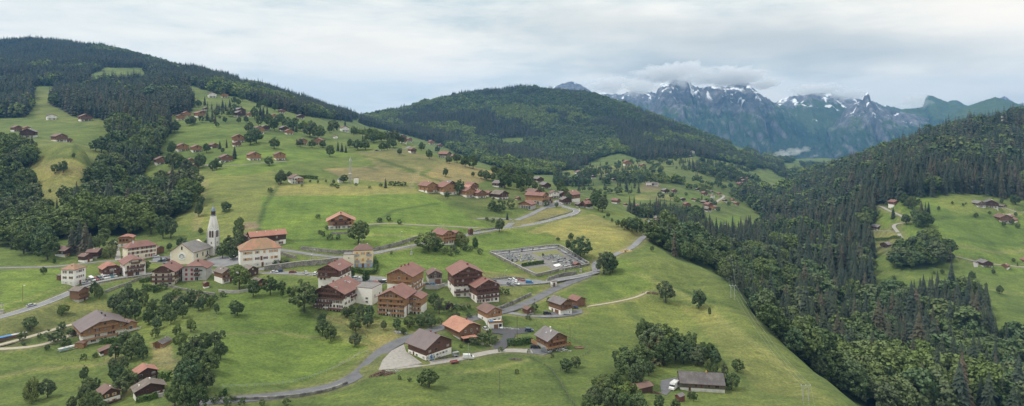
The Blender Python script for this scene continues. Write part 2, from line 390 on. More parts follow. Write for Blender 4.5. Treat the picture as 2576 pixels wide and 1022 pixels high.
def inpoly(x, y, poly):
    x = np.asarray(x); y = np.asarray(y); c = np.zeros(x.shape, bool); n = len(poly)
    for i in range(n):
        x0, y0 = poly[i]; x1, y1 = poly[(i+1) % n]
        if y0 == y1: continue
        c ^= ((y0 > y) != (y1 > y)) & (x < (x1-x0)*(y-y0)/(y1-y0)+x0)
    return c
def segdist(x, y, line, mask):
    """distance to a polyline and the height there"""
    best = np.full(x.shape, 1e9); bz = np.zeros(x.shape)
    for a, b in zip(line, line[1:]):
        dx, dy = b[0]-a[0], b[1]-a[1]; L = dx*dx+dy*dy+1e-9
        s = np.clip(((x-a[0])*dx+(y-a[1])*dy)/L, 0, 1)
        d = np.hypot(x-a[0]-s*dx, y-a[1]-s*dy); m = d < best
        best[m] = d[m]; bz[m] = (a[2]+s*(b[2]-a[2]))[m]
    return best, bz
cell = np.maximum(YY*.0054, 3420/NU/F*YY)
ROADMASK = np.zeros_like(GZ)
for name, label, w, mat, L, _ in ROADS:
    m = (GX > L[:,0].min()-15) & (GX < L[:,0].max()+15) & (YY > L[:,1].min()-15) & (YY < L[:,1].max()+15)
    if not m.any(): continue
    x, y = GX[m], YY[m]; d, z = segdist(x, y, L, None); c = cell[m]
    inner = w/2 + c*1.3; outer = inner + 5
    k = np.clip((outer-d)/(outer-inner), 0, 1); k = k*k*(3-2*k)
    GZ[m] = GZ[m]*(1-k) + (z-.10-c*.05)*k
    ROADMASK[m] = np.maximum(ROADMASK[m], np.clip((inner+1.5-d)/1.5, 0, 1))
for name, label, mat, poly, c in AREAS:
    m = (GX > poly[:,0].min()-12) & (GX < poly[:,0].max()+12) & (YY > poly[:,1].min()-12) & (YY < poly[:,1].max()+12)
    x, y = GX[m], YY[m]
    z = c[0]*x+c[1]*y+c[2]; ins = inpoly(x, y, poly)
    ring = np.concatenate([poly, poly[:1]]); d, _ = segdist(x, y, np.concatenate([ring, np.zeros((len(ring),1))], 1), None)
    k = np.where(ins, 1, np.clip((4+cell[m]-d)/4, 0, 1))
    GZ[m] = GZ[m]*(1-k) + (z-.16)*k
GV = V0 - GZ*F/YY

# ------------------------------------------------------------------ what grows where: natural ground colours of the fields
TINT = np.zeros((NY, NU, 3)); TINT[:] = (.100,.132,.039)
ju = UU + 10*fbm(GX/14, YY/14, 51, 3)*(300/YY)**.5*2; jv = GV + 5*fbm(GX/11, YY/11, 61, 3)
def paint(col, poly, soft=1.0, ymin=0, ymax=9e9):
    m = inpoly(ju, jv, poly) & (YY > ymin) & (YY < ymax)
    TINT[m] = TINT[m]*(1-soft) + np.array(col)*soft
GREEN, BRIGHT, OLIVE, YEL, BROWN, DRY, DARK = (.100,.138,.037), (.113,.164,.037), (.136,.156,.050), (.205,.195,.072), (.195,.162,.082), (.165,.152,.068), (.055,.085,.028)
paint(OLIVE, [(370,455),(500,430),(690,430),(690,470),(660,560),(660,600),(560,600),(440,560),(480,500)])
paint(GREEN, [(390,330),(500,290),(620,280),(760,300),(760,390),(560,420),(390,420)])
paint(BRIGHT, [(655,495),(800,490),(1060,480),(1240,575),(1150,600),(1040,606),(880,632),(740,625),(655,590)])
paint(YEL, [(690,462),(1040,470),(1065,487),(900,492),(680,492)], .8)
paint(OLIVE, [(700,430),(880,455),(1040,455),(1050,470),(690,465)], .6)
paint(BROWN, [(810,424),(950,418),(1010,430),(1060,440),(1130,405),(1245,432),(1235,452),(1180,470),(1050,462),(870,452)], .85)
paint(DRY, [(900,385),(1020,376),(1110,400),(1160,410),(1060,430),(960,425)], .75)
paint(BRIGHT, [(560,400),(700,372),(850,380),(900,390),(760,408),(640,440),(540,440)], .8)
paint(YEL, [(1262,605),(1330,580),(1440,545),(1490,540),(1640,594),(1590,622),(1500,655),(1470,640),(1380,585)], .85)
paint(OLIVE, [(1400,605),(1640,600),(1560,640),(1490,662)], .5)
paint(DRY, [(1290,565),(1340,545),(1375,524),(1430,528),(1380,552),(1300,570)], .9)
paint(BRIGHT, [(940,640),(1060,620),(1200,590),(1300,580),(1400,600),(1240,640),(1310,700),(1100,690),(960,700)], .8)
paint(DRY, [(1170,680),(1330,690),(1340,705),(1180,705)], .7)
paint(BROWN, [(1110,770),(1180,760),(1260,720),(1340,720),(1300,755),(1200,775)], .25)
paint(YEL, [(40,455),(90,395),(180,398),(255,430),(225,500),(150,515),(60,485)], .75)
paint(BROWN, [(90,420),(150,405),(245,430),(230,445),(120,440)], .4)
paint(OLIVE, [(50,350),(180,355),(270,385),(250,410),(160,395),(85,400)], .9)
paint(OLIVE, [(75,225),(135,225),(130,265),(220,290),(280,300),(280,320),(90,300)], .8)
paint(GREEN, [(0,560),(160,560),(180,680),(0,680)], .9)
paint(BRIGHT, [(0,680),(160,675),(185,715),(130,745),(0,780)], .75)
paint(DRY, [(0,800),(140,760),(280,760),(280,830),(120,830),(0,860)], .45)
paint(DRY, [(380,860),(430,870),(440,940),(380,920)], .8)
paint(BRIGHT, [(560,740),(740,720),(780,800),(930,870),(900,930),(780,960),(560,980),(535,900)], .7)
paint(OLIVE, [(780,960),(930,870),(960,880),(900,935),(840,965),(700,985)], .7)
paint(DRY, [(780,790),(950,800),(1020,840),(940,880),(820,830)], .55)
paint(BROWN, [(930,850),(1015,838),(960,885),(925,880)], .4)
paint(OLIVE, [(1480,700),(1640,640),(1790,690),(1880,780),(2000,900),(2140,1030),(1840,1030),(1700,870),(1560,830)], .45)
paint(YEL, [(1700,760),(1800,790),(1900,860),(2020,950),(2100,1020),(1900,980),(1820,880)], .35)
paint(BRIGHT, [(1480,690),(1560,650),(1640,690),(1640,740),(1480,770)], .6)
paint(YEL, [(1415,425),(1560,415),(1640,400),(1600,440),(1420,440)], .45, 900)
paint(OLIVE, [(1610,405),(1740,400),(1850,440),(1870,465),(1750,440),(1640,425)], .6, 900)
paint(YEL, [(1600,490),(1690,490),(1700,505),(1600,503)], .8, 700)
paint(DRY, [(1610,460),(1660,460),(1660,484),(1605,484)], .8, 700)
paint(BRIGHT, [(1690,490),(1800,488),(1830,505),(1720,512)], .8, 700)
paint(BRIGHT, [(1780,560),(1860,540),(1880,590),(1840,600)], .8, 600)
paint(BRIGHT, [(2190,520),(2300,490),(2420,475),(2576,490),(2576,690),(2470,690),(2400,640),(2250,600)], .7, 500)
paint(OLIVE, [(2340,500),(2450,478),(2576,495),(2560,530),(2400,540)], .6, 500)
paint(YEL, [(2170,590),(2200,582),(2250,583),(2262,600),(2200,602)], .9, 500)
paint(DRY, [(2200,605),(2270,600),(2260,640),(2200,640)], .5, 500)
paint(GREEN, [(2180,640),(2300,640),(2480,690),(2576,690),(2576,880),(2500,870),(2400,760),(2180,690)], .8, 450)
paint(DRY, [(1040,485),(1300,470),(1500,500),(1400,530),(1200,520)], .25)
paint((.16,.12,.085), [(1622,466),(1655,464),(1665,474),(1620,480)], .8, 900)
paint((.17,.135,.095), [(616,560),(648,560),(652,577),(612,577)], .9)
FORESTS = []                                         # (polygon on the bare ground, depth range, trees per square metre, share of conifers, height range)
def wood(poly, y0, y1, dens, con, h0, h1, dark=1): FORESTS.append((poly, y0, y1, dens, con, h0, h1, dark))
wood([(-420,70),(0,100),(200,115),(400,152),(600,207),(800,265),(905,297),(880,306),(760,292),(690,275),(640,255),(600,245),(560,238),(500,222),(440,205),(375,200),(360,172),(270,170),(225,190),(40,192),(-420,195)], 1250, 2700, .0135, .9, 16, 25)
wood([(-420,210),(80,214),(85,262),(60,296),(-420,310)], 900, 1600, .020, .92, 18, 28)
wood([(62,216),(226,220),(226,200),(62,196)], 1200, 1700, .012, .95, 20, 27)
wood([(126,262),(135,235),(230,222),(330,205),(400,212),(470,235),(492,262),(480,285),(430,292),(425,335),(390,350),(310,330),(250,300),(190,296)], 800, 1700, .017, .85, 18, 28)
wood([(290,315),(425,330),(405,370),(370,420),(345,470),(440,475),(470,490),(478,510),(430,560),(340,590),(150,600),(160,560),(215,512),(250,455),(275,405)], 380, 1000, .0135, .25, 15, 26)
wood([(-300,350),(30,360),(80,395),(82,415),(40,455),(30,480),(100,520),(160,570),(145,605),(80,640),(20,625),(-300,600)], 330, 900, .015, .15, 12, 20)
wood([(905,300),(1000,283),(1100,254),(1200,236),(1320,222),(1400,230),(1500,246),(1600,278),(1700,316),(1800,355),(1880,380),(2000,408),(1960,425),(1880,420),(1800,402),(1750,394),(1715,398),(1620,404),(1560,386),(1500,400),(1450,432),(1400,440),(1330,440),(1240,418),(1170,395),(1110,365),(1040,345),(960,325),(905,312)], 1250, 3700, .0105, .56, 16, 27)
wood([(1620,600),(1680,590),(1740,586),(1800,590),(1840,600),(1900,585),(1930,560),(1890,520),(1860,490),(1900,470),(1960,500),(1990,450),(2010,425),(2060,440),(2120,420),(2260,378),(2400,335),(2576,300),(3000,260),(3000,492),(2576,500),(2500,500),(2420,483),(2330,498),(2260,502),(2200,530),(2210,585),(2160,590),(2150,605),(2205,640),(2195,700),(2190,745),(2330,760),(2440,730),(2475,780),(2490,850),(2520,905),(2600,900),(3000,900),(3000,1300),(2350,1200),(2260,1080),(2200,1050),(2150,1036),(2080,985),(2020,925),(1960,868),(1905,800),(1860,735),(1790,680),(1700,652),(1640,612)], 330, 2400, .0118, .66, 17, 31)
wood([(2250,676),(2272,640),(2325,618),(2392,640),(2398,658),(2350,672),(2300,684)], 480, 900, .018, .25, 15, 24)
wood([(1440,455),(1500,450),(1560,445),(1640,440),(1700,455),(1760,468),(1800,480),(1790,488),(1700,470),(1640,458),(1560,462),(1480,470)], 850, 1700, .0085, .40, 10, 17, .4)
wood([(1560,540),(1640,530),(1720,530),(1770,540),(1780,580),(1700,590),(1660,575),(1600,550)], 650, 1300, .0125, .35, 11, 18, .5)
wood([(1600,520),(1700,512),(1760,528),(1700,535)], 700, 1300, .0095, .4, 11, 18, .4)
wood([(1230,436),(1290,442),(1340,452),(1370,462),(1310,462),(1250,455)], 640, 900, .006, .15, 8, 13, .4)
wood([(530,270),(620,275),(660,300),(560,310),(440,320)], 850, 1300, .004, .4, 10, 16, .3)
wood([(640,300),(740,310),(850,330),(1000,355),(1000,365),(860,350),(740,330),(690,345),(620,320)], 850, 1300, .0075, .35, 9, 16, .3)
wood([(1390,448),(1500,440),(1470,470),(1400,470)], 850, 1500, .0125, .5, 12, 19, .4)
wood([(1700,420),(1780,405),(1880,430),(1930,470),(1860,470),(1780,440)], 1200, 2400, .0055, .5, 12, 20, .3)
wood([(1880,425),(2000,412),(2090,420),(2000,440),(1950,470),(1890,450)], 1700, 3600, .0078, .6, 14, 24, .6)
wood([(1400,425),(1560,410),(1700,400),(1860,430),(1900,480),(1840,540),(1740,535),(1620,490),(1500,500),(1420,470)], 700, 2300, .0021, .3, 8, 15, .2)
wood([(1150,480),(1240,440),(1340,445),(1500,505),(1480,530),(1380,500),(1300,515),(1200,510)], 480, 800, .0022, .1, 6, 11, .15)
EXCL = [([(1885,432),(1930,424),(1962,446),(2010,455),(1990,468),(1950,470),(1900,458)], 1300), ([(1834,356),(1868,362),(1878,382),(1850,380)], 2000), ([(1898,378),(1922,390),(1928,404),(1904,400)], 2000), ([(1965,408),(2010,412),(2034,432),(1990,438),(1968,424)], 2000), ([(1400,432),(1440,428),(1470,440),(1430,450)], 1000),
        ([(268,170),(358,172),(352,196),(310,200),(268,190)], 1300), ([(1252,350),(1322,346),(1318,372),(1262,372)], 1250), ([(1188,265),(1222,263),(1222,268),(1188,270)], 1500),
        ([(1090,250),(1108,248),(1106,254),(1090,256)], 1500), ([(1772,560),(1850,545),(1866,580),(1840,598),(1800,585)], 500), ([(1918,585),(1962,588),(1966,612),(1930,612)], 500),
        ([(40,188),(225,190),(226,198),(40,198)], 1200), ([(2325,330),(2370,326),(2370,340),(2335,343)], 1000), ([(600,205),(616,208),(612,214),(600,212)], 1500),
        ([(1832,360),(1880,372),(1880,390),(1850,388)], 1500)]
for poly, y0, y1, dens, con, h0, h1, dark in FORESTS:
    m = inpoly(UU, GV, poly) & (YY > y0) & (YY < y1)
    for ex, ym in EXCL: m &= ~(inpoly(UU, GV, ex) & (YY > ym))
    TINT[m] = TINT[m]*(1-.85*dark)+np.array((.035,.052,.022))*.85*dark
def trail(col, soft, wid, line, y1=9e9):
    p = [hit(u, v) for u, v in line]; L = np.array([[q.x, q.y, 0] for q in p])
    m = (GX > L[:,0].min()-9) & (GX < L[:,0].max()+9) & (YY > L[:,1].min()-9) & (YY < L[:,1].max()+9)
    if not m.any(): return
    d, _ = segdist(GX[m]+2.5*fbm(GX[m]/16, YY[m]/16, 5, 2), YY[m]+2.5*fbm(GX[m]/16, YY[m]/16, 6, 2), L, None); k = np.clip(1.3-d/np.maximum(wid, cell[m]*.8), 0, 1)[:,None]*soft
    TINT[m] = TINT[m]*(1-k)+np.array(col)*k
RUT, DITCH, PALE = (.20,.18,.09), (.055,.085,.028), (.19,.20,.075)
trail(DITCH, .8, 2.5, [(652,600),(655,560),(665,520),(690,480),(700,468)]); trail(RUT, .6, 2, [(490,580),(497,530),(500,490),(510,455)]); trail(RUT, .5, 2, [(500,580),(508,530),(512,490),(520,455)])
trail(DITCH, .8, 4, [(912,392),(960,404),(1010,420),(1050,436),(1090,450),(1130,462)]); trail(RUT, .8, 3, [(1056,420),(1050,440),(1040,455),(1030,472)]); trail(DITCH, .6, 2.5, [(810,424),(850,420),(910,420),(950,428)])
trail(DITCH, .7, 2.5, [(700,600),(800,603),(870,600),(930,575),(990,530),(1060,518),(1100,512)]); trail(PALE, .7, 3, [(880,595),(990,590),(1090,600),(1200,608)]); trail(DITCH, .6, 2, [(890,566),(960,572),(1100,580),(1230,590)])
trail(DITCH, .55, 5, [(1480,700),(1530,730),(1590,780),(1630,840),(1640,900)]); trail(PALE, .6, 4, [(1600,690),(1680,720),(1760,760),(1850,830),(1960,920)]); trail(DITCH, .7, 3, [(1650,700),(1730,735),(1800,762),(1850,775)])
trail(DITCH, .6, 2, [(1335,900),(1385,930),(1410,965),(1430,1000),(1445,1024)]); trail(PALE, .7, 2, [(1150,940),(1240,930),(1330,905)]); trail(DITCH, .6, 2.5, [(760,770),(790,800),(840,822),(900,845),(940,868)]); trail(RUT, .5, 1.5, [(560,840),(700,835),(850,850),(920,868)])
trail(PALE, .6, 2, [(0,770),(70,752),(140,728),(180,715)]); trail(DITCH, .6, 2, [(0,640),(90,636),(160,632)]); trail(DITCH, .6, 2.5, [(120,402),(180,397),(225,400),(250,415)]); trail(RUT, .5, 2, [(0,950),(80,930),(170,925),(260,915)])
trail((.15,.12,.085), .8, 5, [(452,750),(470,749),(486,747)]); trail((.15,.12,.085), .7, 4, [(500,752),(520,750)]); trail((.16,.13,.09), .6, 4, [(628,566),(640,568),(645,572)]); trail(RUT, .7, 3, [(405,880),(420,905),(440,915)]); trail(RUT, .6, 3, [(285,880),(282,905)]); trail(RUT, .7, 2, [(310,1000),(325,985),(318,960)])
trail(PALE, .5, 3, [(2180,690),(2300,700),(2420,720),(2576,740)]); trail(DITCH, .6, 2.5, [(2320,560),(2420,548),(2500,545)]); trail(DITCH, .5, 2.5, [(2410,600),(2480,612),(2576,612)]); trail(RUT, .5, 2.5, [(2400,620),(2480,632),(2576,630)])
trail(DITCH, .6, 3, [(1560,470),(1640,478),(1700,488)]); trail(RUT, .6, 3, [(1740,470),(1800,482),(1840,500)]); trail(DITCH, .5, 4, [(1640,415),(1720,425),(1790,450)])
def mow(poly, ang, per, amp, ymin=0):
    m = inpoly(UU, GV, poly) & (YY > ymin); k = np.sin((GX[m]*math.cos(ang)+YY[m]*math.sin(ang)+2*fbm(GX[m]/30, YY[m]/30, 8, 2))*6.283/per)
    TINT[m] *= (1+amp*k)[:,None]
mow([(655,495),(800,490),(1060,480),(1240,575),(1040,606),(740,625),(655,590)], .25, 11, .045); mow([(1262,605),(1440,545),(1640,594),(1500,655),(1380,585)], .9, 10, .05); mow([(940,640),(1200,590),(1400,600),(1310,700),(960,700)], 1.2, 9, .04)
mow([(0,680),(160,675),(185,715),(0,780)], 1.0, 8, .05); mow([(2400,610),(2576,600),(2576,660),(2410,640)], 1.35, 9, .10, 500); mow([(2180,690),(2400,760),(2576,880),(2576,700)], 1.3, 9, .05, 450); mow([(690,462),(1040,470),(1065,487),(680,492)], .2, 9, .045)
TINT[ROADMASK > .5] = TINT[ROADMASK > .5]*.5 + np.array((.16,.15,.075))*.5

def build_ground():
    me = bpy.data.meshes.new('ground')
    co = np.stack([GX, YY, GZ], -1).reshape(-1, 3).astype(np.float32)
    idx = np.arange(NU*NY).reshape(NY, NU)
    q = np.stack([idx[:-1,:-1], idx[:-1,1:], idx[1:,1:], idx[1:,:-1]], -1).reshape(-1, 4).astype(np.int32)
    me.vertices.add(len(co)); me.vertices.foreach_set('co', co.ravel())
    me.loops.add(q.size); me.loops.foreach_set('vertex_index', q.ravel())
    me.polygons.add(len(q)); me.polygons.foreach_set('loop_start', np.arange(0, q.size, 4, dtype=np.int32))
    me.polygons.foreach_set('loop_total', np.full(len(q), 4, np.int32))
    me.polygons.foreach_set('use_smooth', np.ones(len(q), bool))
    me.update(calc_edges=True)
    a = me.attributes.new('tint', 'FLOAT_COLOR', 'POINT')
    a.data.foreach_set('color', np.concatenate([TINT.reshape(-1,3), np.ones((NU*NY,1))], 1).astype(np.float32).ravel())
    m, t, b = nt('meadow')
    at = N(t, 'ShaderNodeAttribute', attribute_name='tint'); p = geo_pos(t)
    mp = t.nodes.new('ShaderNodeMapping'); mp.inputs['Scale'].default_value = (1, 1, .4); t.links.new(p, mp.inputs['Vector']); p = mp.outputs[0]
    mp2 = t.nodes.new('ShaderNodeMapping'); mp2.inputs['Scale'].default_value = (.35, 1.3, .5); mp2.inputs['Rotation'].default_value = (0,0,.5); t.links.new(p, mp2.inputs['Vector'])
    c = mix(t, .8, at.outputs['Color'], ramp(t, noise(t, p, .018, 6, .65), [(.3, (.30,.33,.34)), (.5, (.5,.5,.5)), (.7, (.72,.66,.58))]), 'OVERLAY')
    c = mix(t, .6, c, ramp(t, noise(t, mp2.outputs[0], .16, 6, .7), [(.28, (.26,.30,.32)), (.5, (.5,.5,.5)), (.72, (.76,.72,.6))]), 'OVERLAY')
    c = mix(t, .8, c, ramp(t, noise(t, p, .8, 6, .8), [(.32, (.20,.22,.22)), (.5, (.5,.5,.5)), (.68, (.82,.78,.62))]), 'OVERLAY')
    c = mix(t, .5, c, ramp(t, noise(t, p, .05, 5, .7, 1.2), [(.35, (.34,.36,.36)), (.5, (.5,.5,.5)), (.66, (.66,.62,.55))]), 'OVERLAY')
    # dry patches and bare spots
    c = mix(t, ramp(t, noise(t, p, .06, 7, .72, .6), [(.62, (0,0,0)), (.74, (.45,.45,.45))]), c, (.17,.16,.062))
    c = mix(t, ramp(t, noise(t, mp2.outputs[0], .09, 7, .7, .8), [(.63, (0,0,0)), (.72, (.5,.5,.5))]), c, (.062,.105,.024))
    t.links.new(c, b.inputs['Base Color']); b.inputs['Roughness'].default_value = .95; b.inputs['Specular IOR Level'].default_value = .15
    bp = t.nodes.new('ShaderNodeBump'); bp.inputs['Strength'].default_value = .5; bp.inputs['Distance'].default_value = .5
    t.links.new(noise(t, mp2.outputs[0], .9, 6, .75), bp.inputs['Height']); t.links.new(bp.outputs[0], b.inputs['Normal'])
    me.materials.append(m)
    tag(ob('ground', me), 'green meadow hillsides rising to wooded ridges around the village', None, None, 'structure')
build_ground()

for name, label, w, mat, L, lines in ROADS:
    mb = MB(); n = len(L); prev = None
    T = np.gradient(L[:,:2], axis=0); T /= np.linalg.norm(T, axis=1)[:,None]+1e-9
    for i in range(n):
        nx, ny = -T[i,1]*w/2, T[i,0]*w/2; x, y, z = L[i]
        mb.v += [(x+nx*1.04, y+ny*1.04, z-.5), (x+nx, y+ny, z), (x-nx, y-ny, z), (x-nx*1.04, y-ny*1.04, z-.5)]
        if i:
            k = 4*(i-1)
            for q in range(3): mb.f.append((k+q, k+q+1, k+4+q+1, k+4+q)); mb.m.append(0)
    o = tag(ob(name, mb.mesh(name, [MAT[mat]])), label, None, None, 'structure')
    if lines:
        k = MB()
        for s in (-1, 1):
            for i in range(n-1):
                a, b = L[i], L[i+1]
                for_ = []
                for q, tt in ((a, T[i]), (b, T[i+1])):
                    for off in (w/2-.45, w/2-.3): for_.append((q[0]-tt[1]*off*s, q[1]+tt[0]*off*s, q[2]+.012))
                k.face([for_[0], for_[1], for_[3], for_[2]])
        ob('road_marking', k.mesh('road_marking', [MAT['paint_white']]), o)
for name, label, mat, poly, c in AREAS:
    mb = MB(); top = [(x, y, c[0]*x+c[1]*y+c[2]+.03) for x, y in poly]
    a2 = sum(poly[i][0]*poly[(i+1) % len(poly)][1]-poly[(i+1) % len(poly)][0]*poly[i][1] for i in range(len(poly)))
    if a2 < 0: top = top[::-1]
    mb.face(top)
    for i in range(len(top)):
        p, q = top[i], top[(i+1) % len(top)]; mb.face([(p[0],p[1],p[2]-.5), (q[0],q[1],q[2]-.5), q, p])
    tag(ob(name, mb.mesh(name, [MAT[mat]])), label, None, None, 'structure')
# ------------------------------------------------------------------ buildings
PADS = []; LAND = []       # landmarks for wording: (u, v, short name)
def gable_slab(w, d, ov, ovf, ze, p, kf, kb, th):
    """roof of two slopes, its ends hipped above the fraction k of the height; returns MB in local units"""
    W_ = w/2+ov; D = d/2+ovf; t = math.tan(R(p)); z0 = ze-ov*t; H = W_*t
    mb = MB(); top = []
    def P(x, y, z): return (x, y, z)
    def end(s, k):
        c = min((1-k)*W_, D*.98)
        if k >= .999: return [P(W_, s*D, z0)], P(0, s*D, z0+H), [P(-W_, s*D, z0)]
        xk = (1-k)*W_
        if k <= .001: return [P(W_, s*D, z0)], P(0, s*(D-c), z0+H), [P(-W_, s*D, z0)]
        return [P(W_, s*D, z0), P(xk, s*D, z0+H*k)], P(0, s*(D-c), z0+H), [P(-xk, s*D, z0+H*k), P(-W_, s*D, z0)]
    fr, fm, fl = end(-1, kf); br, bm, bl = end(1, kb)
    polys = [fr + ([] ) , ]
    right = [fr[0]] + br[:1] + br[1:] + [bm, fm] + fr[1:][::-1]
    left = [bl[-1]] + fl[-1:] + fl[:-1][::-1] + [fm, bm] + bl[:-1]
    faces = [right, left]
    if kf < .999: faces.append([fl[0], fr[-1], fm] if kf > .001 else [fl[-1], fr[0], fm])
    if kb < .999: faces.append([br[-1], bl[0], bm] if kb > .001 else [br[0], bl[-1], bm])
    for f in faces:
        mb.face(f); mb.face([(x, y, z-th) for x, y, z in reversed(f)])
    loop = [fr[0]] + [br[0]] + br[1:] + ([bm] if kb >= .999 else []) + bl + fl[::-1] + ([fm] if kf >= .999 else []) + fr[1:][::-1]
    for a, b in zip(loop, loop[1:]+loop[:1]):
        mb.face([(a[0],a[1],a[2]-th), (b[0],b[1],b[2]-th), b, a], 1)
    return mb, z0+H
def body(w, d, z0, z1, p=None, k=1, grow=0):
    """walls with the gable triangle when a pitch is given"""
    mb = MB(); a = w/2+grow; b = d/2+grow
    if p is None: mb.box(-a, a, -b, b, z0, z1); return mb
    H = w/2*math.tan(R(p)); prof = [(-a,z0),(a,z0),(a,z1)]
    if k >= .99: prof += [(0,z1+H*.985)]
    elif k > .02: prof += [((1-k)*w/2, z1+H*k*.97), (-(1-k)*w/2, z1+H*k*.97)]
    prof += [(-a,z1)]
    mb.prism(prof, -b, b); return mb
WCACHE = {}
def window_mesh(style, s, sw=1.0, sh=1.0):
    cur = random.random() < .3
    key = (style, round(s, 3), sw, sh, cur)
    if key in WCACHE: return WCACHE[key]
    w, h = {'d': (5.2, 10.5), 'g': (13, 11.5), 'b': (10, 7), 'w': (7.5, 5.5), 's': (3.4, 4.0), 'p':(8.5,9.5)}.get(style, (5.0, 6.4))
    w *= sw; h *= sh; mb = MB(); f = .55
    # frame ring in front of the wall and the pane set back inside it
    for x0, x1, z0, z1 in ((-w/2,w/2,-h/2,-h/2+f),(-w/2,w/2,h/2-f,h/2),(-w/2,-w/2+f,-h/2+f,h/2-f),(w/2-f,w/2,-h/2+f,h/2-f)):
        mb.box(x0, x1, -.45, .1, z0, z1, 0)
    if style != 'g' and style != 'd': mb.box(-.2, .2, -.35, .1, -h/2+f, h/2-f, 0)
    mb.box(-w/2+f, w/2-f, -.18, .1, -h/2+f, h/2-f, 1)
    if style in 'dg':
        for i in range(1, 4): mb.box(-w/2+f, w/2-f, -.3, -.2, -h/2+h*i/4-.12, -h/2+h*i/4+.12, 0)
    fr = {'d':'frame_wood','g':'shutter_brown','b':'frame_wood','w':'frame_white'}.get(style, 'frame_white')
    pn = {'d':'shutter_brown','g':'frame_wood'}.get(style, 'curtain' if cur else 'glass')
    if style in 'o': fr = 'frame_wood'
    me = mb.mesh({'d':'door','g':'garage_door'}.get(style,'window'), [MAT[fr], MAT[pn]], s)
    sh_ = None
    if style in 'yrk':
        k = MB(); k.box(-1.35, 1.35, -.35, 0, -h/2, h/2)
        for i in range(5): k.box(-1.1, 1.1, -.5, -.35, -h/2+h*(i+.3)/5, -h/2+h*(i+.8)/5)
        sh_ = k.mesh('shutter', [MAT[{'y':'shutter_yellow','r':'shutter_red','k':'shutter_brown'}[style]]], s)
    WCACHE[key] = (me, sh_, w); return WCACHE[key]
def put_window(par, face, w, d, x, z, style, s, off=0.0):
    st = style.lower(); shut = style.isupper()      # upper case: the shutters are closed over the pane
    me, sh_, ww = window_mesh(st, s)
    if face == 'F': loc, rz = (x, -d/2-off, z), 0
    elif face == 'B': loc, rz = (-x, d/2+off, z), math.pi
    elif face == 'R': loc, rz = (w/2+off, x, z), math.pi/2
    else: loc, rz = (-w/2-off, -x, z), -math.pi/2
    o = ob({'d':'door','g':'garage_door'}.get(st, 'window'), me, par, [q*s for q in loc], rz)
    if sh_:
        for sg in (-1, 1):
            ob('shutter', sh_, o, (sg*(ww/2+1.35 if not shut else 1.3)*s, -.05*s if not shut else -.5*s, 0))
    return o
def balcony(par, face, w, d, z, s, mat, depth=4.5, span=(0, 1), rail=4.6):
    L = w if face in 'FB' else d; a, b = (span[0]-.5)*L, (span[1]-.5)*L; mb = MB()
    mb.box(a, b, -depth, 0, z-.7, z)
    mb.box(a, b, -depth-.35, -depth, z-.7, z+rail*.2); mb.box(a, b, -depth-.35, -depth, z+rail*.86, z+rail)
    n = max(3, int((b-a)/1.5))
    for i in range(n): mb.box(a+(b-a)*(i+.12)/n, a+(b-a)*(i+.88)/n, -depth-.25, -depth-.05, z+rail*.2, z+rail*.86)
    for e in (a, b-.4): mb.box(e, e+.4, -depth, 0, z, z+rail)
    o = ob('balcony', mb.mesh('balcony', [MAT[mat]], s), par)
    if face == 'F': o.location = (0, -d/2*s-.02, 0)
    elif face == 'R': o.location = (w/2*s+.02, 0, 0); o.rotation_euler.z = math.pi/2
    elif face == 'L': o.location = (-w/2*s-.02, 0, 0); o.rotation_euler.z = -math.pi/2
    else: o.location = (0, d/2*s+.02, 0); o.rotation_euler.z = math.pi
    return o
